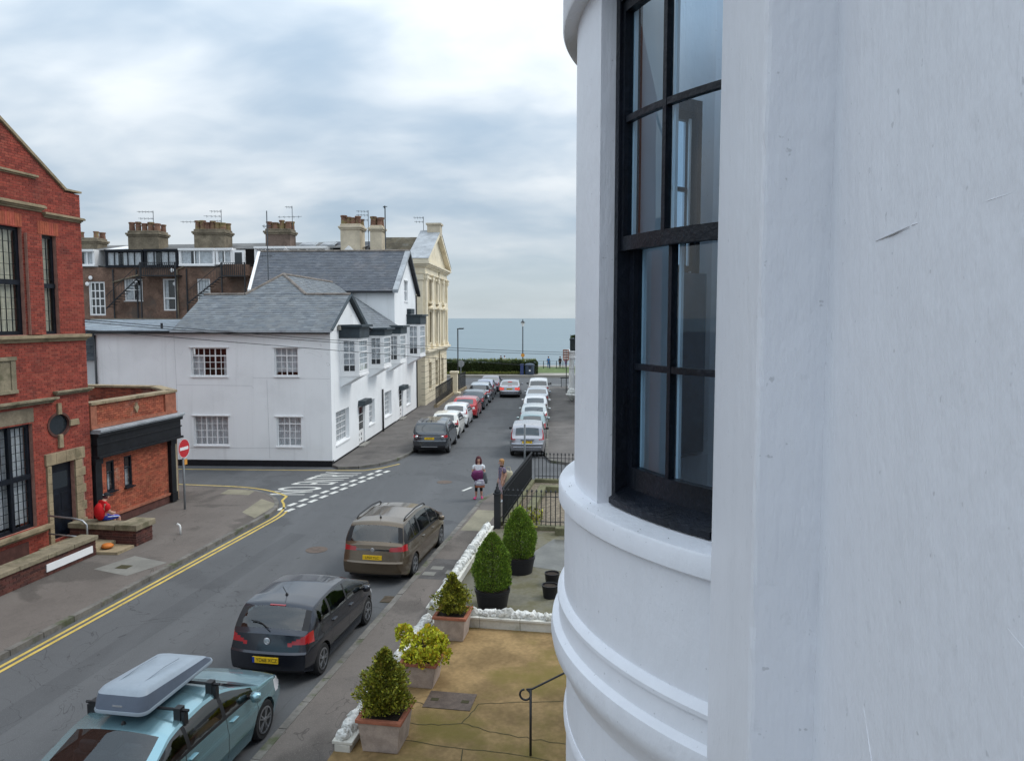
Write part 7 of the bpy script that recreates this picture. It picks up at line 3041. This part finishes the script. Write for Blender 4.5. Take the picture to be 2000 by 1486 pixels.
leaves('plant', leaf_cloud(260, pl_fn, .16, 15, GR, .8, 1.5), 'leaf_hedge', pb)
sb = thing('estate_board', 'small rust and white board fixed by the far porch', 'board', (*xy(1.3, 71.6, KF), KH), -KF)
mb = MB()
mb.tube([(.05, 0, 0), (.05, 0, 3.9)], .04, 6)
mb.build('post', 'black_iron', sb)
mb = MB()
mb.box(-.28, .28, -.03, .03, 2.95, 3.95)
mb.build('panel', 'terracotta', sb)
mb = MB()
for k in range(4):
    mb.box(-.22, .22, -.036, -.03, 3.08 + k * .22, 3.16 + k * .22)
mb.build('lettering_band', 'sign_white', sb)
bl = thing('front_wall', 'white stepped garden wall along the far right pavement', 'wall', (0, 0, 0), -KF)
for k in range(9):
    mb = MB()
    mb.box(2.35, 2.65, 50 + k * 2.4, 50 + k * 2.4 + 2.38, KH, 1.15 + .0 * k)
    mb.box(2.28, 2.72, 50 + k * 2.4, 50 + k * 2.4 + 2.36, 1.15, 1.27)
    mb.build('wall_section', 'white_wood', bl, bevel=.015)
    mb = MB()
    mb.box(2.22, 2.78, 50 + k * 2.4 - .25, 50 + k * 2.4 + .25, KH, 1.5)
    mb.build('wall_pier', 'white_wood', bl, bevel=.015)
urn = thing('stone_ornament', 'pale carved stone ornament with a dark hollow on the far pavement', 'ornament', (*xy(1.75, 63.5, KF), KH), -KF)
o = obj('lump', ROCKS[2], urn)
o.scale = (.42, .45, .42)
o.location.z = .4
o = obj('lump', ROCKS[5], urn)
o.scale = (.30, .3, .34)
o.location = (-.1, -.05, .78)
mb = MB(frame((-.12, -.40, .72), (1, 0, 0)))
mb.lathe([(.14, -.1), (.14, .04)], 12)
mb.build('hollow', 'car_black', urn)
tb = MB(TF)
for x in (-.45, .45):
    tb.tube([(1.4 + x, 76.8, KH), (1.4 + x, 76.8, 1.05)], .03, 6)
tb.box(.85, 1.95, 76.77, 76.83, .98, 1.08)
tag(tb.build('street_nameplate', 'black_iron'), 'low dark street nameplate on two legs at the far right corner', 'sign')

# ================================================================== PEOPLE
for nm, c_ in (('skin', (.52, .30, .22)), ('hair_wine', (.075, .018, .024)), ('hair_blond', (.36, .19, .075)), ('cloth_white', (.70, .73, .76)), ('cloth_red', (.56, .008, .012)), ('cloth_navy', (.10, .115, .17)),
               ('cloth_black', (.015, .016, .02)), ('shoe_pink', (.52, .06, .18)), ('cloth_pink', (.50, .41, .46)), ('bag_purple', (.125, .018, .085)), ('bag_grey', (.10, .11, .12)), ('bag_cream', (.46, .42, .30)), ('bag_lilac', (.38, .36, .44)),
               ('basket', (.30, .10, .05)), ('cloth_blue', (.035, .06, .36)), ('cap_black', (.010, .011, .014)), ('cloth_far_blue', (.05, .16, .36)), ('cloth_far_purple', (.22, .12, .28)), ('face_dark', (.10, .04, .035)), ('lip', (.35, .10, .09))):
    mat(nm, c_, .75, .12, 14.0)


def person(label, loc, rz, joints, edges, zones, hair, scale=1.0, group=None):
    """one continuous skinned body; clothes are colour zones of the body, hair and shoes are children"""
    t = thing('person', label, 'person', loc, rz, group)
    names = list(joints)
    me = bpy.data.meshes.new('body')
    me.from_pydata([joints[n][0] for n in names], [(names.index(a), names.index(b)) for a, b in edges], [])
    tmp = bpy.data.objects.new('body_tmp', me)
    COL.objects.link(tmp)
    sk = tmp.modifiers.new('skin', 'SKIN')
    sk.use_smooth_shade = True
    sub = tmp.modifiers.new('sub', 'SUBSURF')
    sub.levels = 2
    sub.render_levels = 2
    for i, n in enumerate(names):
        r_ = joints[n][1]
        me.skin_vertices[0].data[i].radius = r_ if isinstance(r_, tuple) else (r_, r_)
        me.skin_vertices[0].data[i].use_root = (n == 'pelvis')
    dg = bpy.context.evaluated_depsgraph_get()
    m2 = bpy.data.meshes.new_from_object(tmp.evaluated_get(dg))
    bpy.data.objects.remove(tmp)
    m2.materials.clear()
    ms = []
    for z in zones.values():
        if z not in ms:
            ms.append(z)
            m2.materials.append(MATS[z])
    # nearest bone decides what is worn there
    bones = [(Vector(joints[a][0]), Vector(joints[b][0]), zones.get(b, zones['*'])) for a, b in edges]
    for p in m2.polygons:
        c = p.center
        best = None
        for A_, B_, z in bones:
            d_ = B_ - A_
            k = max(0, min(1, (c - A_).dot(d_) / max(d_.length_squared, 1e-9)))
            q = (c - (A_ + d_ * k)).length
            if best is None or q < best[0]:
                best = (q, z)
        p.material_index = ms.index(best[1])
        p.use_smooth = True
    m2.name = 'body'
    obj('body', m2, t)
    hair(t, Vector(joints['head'][0]), joints)
    t.scale = (scale,) * 3
    return t


def ellipsoid(parent, name, c, r_, m, sub=2, cut=None):
    bm = bmesh.new()
    bmesh.ops.create_icosphere(bm, subdivisions=sub + 1, radius=1)
    for v in bm.verts:
        v.co = Vector((v.co.x * r_[0], v.co.y * r_[1], v.co.z * r_[2])) + Vector(c)
    if cut:
        bmesh.ops.delete(bm, geom=[v for v in bm.verts if cut(v.co)], context='VERTS')
    for f in bm.faces:
        f.smooth = True
    me_ = bpy.data.meshes.new(name)
    bm.to_mesh(me_)
    bm.free()
    me_.materials.append(MATS[m])
    return obj(name, me_, parent)


def face(t, h, fwd=-1):
    """eyes, nose and mouth on the -y side of the head"""
    for sx in (-1, 1):
        ellipsoid(t, 'eye', h + Vector((sx * .032, fwd * .088, .012)), (.012, .008, .007), 'face_dark', 1)
        ellipsoid(t, 'ear', h + Vector((sx * .082, 0, .0)), (.012, .022, .032), 'skin', 1)
    ellipsoid(t, 'nose', h + Vector((0, fwd * .10, -.015)), (.013, .018, .024), 'skin', 1)
    ellipsoid(t, 'mouth', h + Vector((0, fwd * .090, -.052)), (.024, .008, .008), 'lip', 1)


def hand_joints(J, E, side, wrist, d_, n_):
    """palm and five short finger chains from the wrist along d_, thumb off the side n_"""
    w_ = Vector(wrist)
    d_ = Vector(d_).normalized()
    n_ = Vector(n_).normalized()
    palm = w_ + d_ * .075
    J['palm' + side] = (tuple(palm), (.034, .020))
    E.append(('wrist' + side, 'palm' + side))
    for k, (o_, l) in enumerate(((-.028, .06), (-.010, .072), (.010, .068), (.028, .052))):
        b_ = palm + n_ * o_ + d_ * .03
        J['f%d%s' % (k, side)] = (tuple(b_ + d_ * l * .5), .0095)
        J['g%d%s' % (k, side)] = (tuple(b_ + d_ * l * .85 + d_.cross(n_) * .018), .008)
        E.append(('palm' + side, 'f%d%s' % (k, side)))
        E.append(('f%d%s' % (k, side), 'g%d%s' % (k, side)))
    J['th' + side] = (tuple(palm - n_ * .05 + d_ * .005), .0105)
    E.append(('palm' + side, 'th' + side))


SKZ = lambda z: {**z}
# woman holding bags, facing the viewer
J = {'pelvis': ((0, 0, .86), (.155, .115)), 'waist': ((0, 0, 1.0), (.14, .105)), 'chest': ((0, -.01, 1.20), (.155, .11)), 'neckb': ((0, 0, 1.36), (.075, .065)), 'neck': ((0, -.005, 1.43), .048), 'head': ((0, -.02, 1.53), (.078, .092)), 'crown': ((0, -.01, 1.61), (.055, .065)),
     'shoL': ((.155, 0, 1.31), .062), 'elbL': ((.235, .02, 1.06), .044), 'wristL': ((.13, -.20, .98), .030), 'shoR': ((-.155, 0, 1.31), .062), 'elbR': ((-.235, .02, 1.06), .044), 'wristR': ((-.12, -.20, .99), .030),
     'hipL': ((.085, 0, .80), (.105, .10)), 'kneeL': ((.095, -.01, .46), .066), 'calfL': ((.1, .01, .32), .058), 'ankL': ((.11, 0, .09), .038), 'toeL': ((.13, -.15, .04), (.045, .033)),
     'hipR': ((-.085, 0, .80), (.105, .10)), 'kneeR': ((-.095, -.02, .46), .066), 'calfR': ((-.1, 0, .32), .058), 'ankR': ((-.10, .03, .09), .038), 'toeR': ((-.16, -.10, .04), (.045, .033))}
E_ = [('pelvis', 'waist'), ('waist', 'chest'), ('chest', 'neckb'), ('neckb', 'neck'), ('neck', 'head'), ('head', 'crown'), ('chest', 'shoL'), ('shoL', 'elbL'), ('elbL', 'wristL'), ('chest', 'shoR'), ('shoR', 'elbR'), ('elbR', 'wristR'),
      ('pelvis', 'hipL'), ('hipL', 'kneeL'), ('kneeL', 'calfL'), ('calfL', 'ankL'), ('ankL', 'toeL'), ('pelvis', 'hipR'), ('hipR', 'kneeR'), ('kneeR', 'calfR'), ('calfR', 'ankR'), ('ankR', 'toeR')]
hand_joints(J, E_, 'L', J['wristL'][0], (-.8, -.5, -.1), (0, .2, 1))
hand_joints(J, E_, 'R', J['wristR'][0], (.8, -.5, -.1), (0, .2, 1))
Z1 = {'*': 'skin', 'waist': 'cloth_white', 'chest': 'cloth_white', 'neckb': 'cloth_white', 'shoL': 'cloth_white', 'shoR': 'cloth_white', 'hipL': 'cloth_black', 'hipR': 'cloth_black', 'kneeL': 'cloth_black', 'kneeR': 'cloth_black', 'calfL': 'cloth_black', 'calfR': 'cloth_black', 'toeL': 'shoe_pink', 'toeR': 'shoe_pink'}


def hair_long(t, h, J_):
    ellipsoid(t, 'hair', h + Vector((0, .025, .035)), (.105, .105, .125), 'hair_wine', 2, lambda p: p.y < h.y - .035 and p.z < h.z + .06)
    for sx in (-1, 1):
        ellipsoid(t, 'hair', h + Vector((sx * .085, .02, -.075)), (.045, .07, .15), 'hair_wine')
    ellipsoid(t, 'hair', h + Vector((0, .075, -.06)), (.085, .045, .15), 'hair_wine')
    face(t, h)
    for sx in (-1, 1):
        ellipsoid(t, 'sleeve', Vector((sx * .185, .005, 1.24)), (.068, .07, .10), 'cloth_white')
    for n_ in ('toeL', 'toeR'):
        p = Vector(J_[n_][0])
        ellipsoid(t, 'shoe', p + Vector((0, .05, .002)), (.055, .13, .045), 'shoe_pink')


wx, wy = xy(-6.12, 28.75, KN)
person('woman with wine-red hair in a white top holding bags at the kerb', (wx, wy, 0), R(6), J, E_, Z1, hair_long)


def bag(name, label, c, r_, m, rz=0, handle=None, lump=.0):
    t = thing(name, label, 'bag', c, rz)
    ellipsoid(t, 'bag_body', (0, 0, 0), r_, m, 2)
    bmx = t.children[0].data if t.children else None
    if handle:
        mb = MB()
        mb.tube([(-r_[0] * .5, 0, r_[2] * .7), (-r_[0] * .35, 0, r_[2] + handle), (r_[0] * .35, 0, r_[2] + handle), (r_[0] * .5, 0, r_[2] * .7)], .012, 5)
        mb.build('handle', m, t)
    return t


def soft(name, label, c, w_, d_, h, m, rz, cat='bag', taper=.8, parts=()):
    """soft box-shaped bag with sagging sides"""
    t = thing(name, label, cat, c, rz)
    bm = bmesh.new()
    bmesh.ops.create_cube(bm, size=1.0)
    bmesh.ops.subdivide_edges(bm, edges=bm.edges, cuts=5, use_grid_fill=True)
    rr = random.Random(int(w_ * 1000))
    for v in bm.verts:
        p = v.co
        k = 1 - (1 - taper) * (p.z + .5)
        sq = Vector((p.x, p.y, p.z)).normalized() * .62
        q = p.lerp(sq, .68)
        f_ = 1 + .10 * math.sin(p.x * 11 + p.z * 7) * math.sin(p.z * 13 + 1.3)
        v.co = Vector((q.x * w_ * k * f_, q.y * d_ * k * f_, q.z * h * f_)) + Vector((rr.uniform(-.008, .008), rr.uniform(-.008, .008), rr.uniform(-.008, .008)))
    for f in bm.faces:
        f.smooth = True
    me_ = bpy.data.meshes.new('bag_body')
    bm.to_mesh(me_)
    bm.free()
    me_.materials.append(MATS[m])
    obj('bag_body', me_, t)
    for (nm_, f_, m_) in parts:
        mb = MB()
        f_(mb)
        mb.build(nm_, m_, t)
    return t


cr_, sr_ = math.cos(R(6)), math.sin(R(6))
def off_w(x, y, z):
    return (wx + cr_ * x - sr_ * y, wy + sr_ * x + cr_ * y, z)


soft('folded_jacket', 'purple jacket bundled in the arms of the red-haired woman', off_w(-.06, -.22, .97), .36, .22, .36, 'bag_purple', R(20), 'jacket', 1.25)
soft('shoulder_bag', 'dark grey bag at the hip of the red-haired woman', off_w(.20, -.16, .86), .26, .20, .42, 'bag_grey', R(-12), 'bag', .7)
soft('shopping_bag', 'pale lilac carrier bag with brown base held by the red-haired woman', off_w(.02, -.30, .70), .34, .14, .24, 'bag_lilac', R(2), 'bag', .95,
     [('base_panel', lambda mb: mb.box(-.17, .19, -.085, .085, -.17, -.10), 'basket'), ('print', lambda mb: mb.box(-.12, .06, -.093, -.086, -.02, .05), 'cloth_white')])

# second woman, turned to the left, by the gate
J2 = {'pelvis': ((0, 0, .84), (.15, .12)), 'waist': ((0, 0, .98), (.14, .115)), 'chest': ((0, -.01, 1.18), (.15, .12)), 'neckb': ((0, 0, 1.34), (.075, .065)), 'neck': ((0, -.015, 1.41), .046), 'head': ((0, -.03, 1.51), (.078, .092)), 'crown': ((0, -.02, 1.59), (.058, .065)),
      'shoL': ((.15, .01, 1.29), .06), 'elbL': ((.20, .06, 1.04), .046), 'wristL': ((.19, -.05, .82), .03), 'shoR': ((-.15, .01, 1.29), .06), 'elbR': ((-.20, .05, 1.04), .046), 'wristR': ((-.18, -.06, .82), .03),
      'hipL': ((.085, 0, .78), (.105, .105)), 'kneeL': ((.09, -.01, .45), .064), 'calfL': ((.095, .02, .31), .056), 'ankL': ((.10, .01, .085), .036), 'toeL': ((.11, -.14, .035), (.042, .03)),
      'hipR': ((-.085, 0, .78), (.105, .105)), 'kneeR': ((-.09, 0, .45), .064), 'calfR': ((-.095, .03, .31), .056), 'ankR': ((-.10, .03, .085), .036), 'toeR': ((-.11, -.12, .035), (.042, .03))}
E2 = list(E_[:22])
hand_joints(J2, E2, 'L', J2['wristL'][0], (0, -.15, -1), (0, 1, 0))
hand_joints(J2, E2, 'R', J2['wristR'][0], (0, -.15, -1), (0, 1, 0))
Z2 = {'*': 'skin', 'waist': 'cloth_pattern', 'chest': 'cloth_pattern', 'neckb': 'cloth_pattern', 'shoL': 'cloth_pattern', 'shoR': 'cloth_pattern', 'hipL': 'cloth_pink', 'hipR': 'cloth_pink', 'kneeL': 'cloth_pink', 'kneeR': 'cloth_pink', 'calfL': 'cloth_pink', 'calfR': 'cloth_pink', 'toeL': 'cloth_white', 'toeR': 'cloth_white'}
mat('cloth_pattern', (.085, .10, .15), .8, 0, 28.0, col2=(.40, .20, .27), lo=.52, hi=.6)


def hair_short(t, h, J_):
    ellipsoid(t, 'hair', h + Vector((0, .02, .04)), (.096, .108, .105), 'hair_blond', 2, lambda p: p.y < h.y - .05 and p.z < h.z + .05)
    ellipsoid(t, 'hair', h + Vector((0, .07, -.03)), (.075, .04, .075), 'hair_blond')
    face(t, h)
    for sx in (-1, 1):
        ellipsoid(t, 'sleeve', Vector((sx * .18, .02, 1.22)), (.066, .07, .11), 'cloth_pattern')


vx, vy = xy(-5.05, 27.9, KN)
person('blond woman in a dark patterned top carrying a cream bag by the gate post', (vx, vy, KH), R(-62), J2, E2, Z2, hair_short)
soft('tote_bag', 'cream canvas tote bag on the arm of the blond woman', (vx + .24, vy - .05, KH + .93), .36, .2, .5, 'bag_cream', R(-20), 'bag', .9, [('strap', lambda mb: mb.tube([(-.12, 0, .2), (-.06, 0, .42), (.06, 0, .42), (.12, 0, .2)], .014, 5), 'bag_cream')])

# man sitting on the coping, back to the viewer, leaning forward
J3 = {'pelvis': ((0, 0, .11), (.16, .14)), 'waist': ((0, .02, .26), (.165, .13)), 'chest': ((0, -.04, .46), (.185, .135)), 'neckb': ((0, -.11, .60), (.085, .075)), 'neck': ((0, -.16, .65), .055), 'head': ((0, -.22, .73), (.082, .095)), 'crown': ((0, -.24, .81), (.062, .07)),
      'shoL': ((.18, -.08, .55), .072), 'elbL': ((.24, -.16, .28), .052), 'wristL': ((.13, -.36, .20), .034), 'shoR': ((-.18, -.08, .55), .072), 'elbR': ((-.24, -.16, .28), .052), 'wristR': ((-.10, -.36, .20), .034),
      'hipL': ((.10, -.10, .09), (.105, .10)), 'kneeL': ((.15, -.48, .08), .072), 'calfL': ((.15, -.48, -.12), .06), 'ankL': ((.15, -.42, -.50), .04), 'toeL': ((.17, -.56, -.55), (.048, .035)),
      'hipR': ((-.10, -.10, .09), (.105, .10)), 'kneeR': ((-.15, -.48, .08), .072), 'calfR': ((-.15, -.48, -.12), .06), 'ankR': ((-.15, -.42, -.50), .04), 'toeR': ((-.17, -.56, -.55), (.048, .035))}
E3 = list(E_[:22])
hand_joints(J3, E3, 'L', J3['wristL'][0], (-.7, -.6, -.1), (0, .2, 1))
hand_joints(J3, E3, 'R', J3['wristR'][0], (.7, -.6, -.1), (0, .2, 1))
Z3 = {'*': 'skin', 'waist': 'cloth_red', 'chest': 'cloth_red', 'neckb': 'cloth_red', 'shoL': 'cloth_red', 'shoR': 'cloth_red', 'hipL': 'cloth_blue', 'hipR': 'cloth_blue', 'kneeL': 'cloth_blue', 'kneeR': 'cloth_blue', 'toeL': 'cap_black', 'toeR': 'cap_black'}


def hair_cap(t, h, J_):
    c_ = ellipsoid(t, 'cap', h + Vector((0, .012, .035)), (.098, .112, .105), 'cap_black', 2, lambda p: p.z < h.z + .01)
    mb = MB()
    mb.prism([(h.x - .075, h.y - .07), (h.x + .075, h.y - .07), (h.x + .06, h.y - .19), (h.x - .06, h.y - .19)], h.z + .02, h.z + .035)
    mb.build('cap_peak', 'cap_black', t)
    ellipsoid(t, 'cap_patch', h + Vector((0, .105, .07)), (.035, .02, .018), 'cloth_white', 1)
    face(t, h)
    ellipsoid(t, 'hair', h + Vector((0, .05, -.02)), (.08, .065, .06), 'hair_wine')
    for sx in (-1, 1):
        ellipsoid(t, 'sleeve', Vector((sx * .215, -.115, .44)), (.078, .085, .13), 'cloth_red')
        mb = MB()
        mb.tube([(sx * .20, -.12, .14), (sx * .235, -.46, .10)], .012, 5)
        mb.build('shorts_stripe', 'cloth_white', t)
    ellipsoid(t, 'shirt_back', (0, .01, .30), (.205, .17, .27), 'cloth_red')


mx, my = xy(-16.35, 20.85, KN)
person('man in a red shirt and black cap sitting on the low wall', (mx, my, .76), R(145), J3, E3, Z3, hair_cap)

# tiny figures on the promenade
J4 = {k: v for k, v in J2.items() if not (k[0] in 'fg' and k[1:2].isdigit()) and k[:2] not in ('th',) and not k.startswith('palm')}
E4 = E_[:22]


def hair_plain(t, h, J_):
    ellipsoid(t, 'hair', h + Vector((0, .02, .04)), (.096, .108, .105), 'hair_wine', 1)


for (lab, x, y, z, top_, leg_) in (('far walker in dark clothes above the hedge left of the lamp', -1.55, 107.5, KH + .35, 'cloth_black', 'cloth_navy'), ('far walker in white above the hedge, right of the dark one', -1.05, 107.5, KH + .25, 'cloth_white', 'cloth_pink'),
                                   ('far figure in blue beside the promenade railing', 5.0, 105.2, KH - .25, 'cloth_far_blue', 'cloth_far_blue'), ('far figure in black right of the blue one', 6.6, 105.3, KH, 'cloth_black', 'cloth_black'),
                                   ('far figure in purple at the promenade railing', 7.4, 105.3, KH - .3, 'cloth_far_purple', 'cloth_far_purple')):
    ZZ = {'*': 'skin', 'waist': top_, 'chest': top_, 'neckb': top_, 'shoL': top_, 'shoR': top_, 'elbL': top_, 'elbR': top_}
    for n_ in ('hipL', 'hipR', 'kneeL', 'kneeR', 'calfL', 'calfR', 'ankL', 'ankR', 'toeL', 'toeR'):
        ZZ[n_] = leg_
    person(lab, (x, y, KH), R(180), J4, E4, ZZ, hair_plain, 1.0, 'people on the promenade')
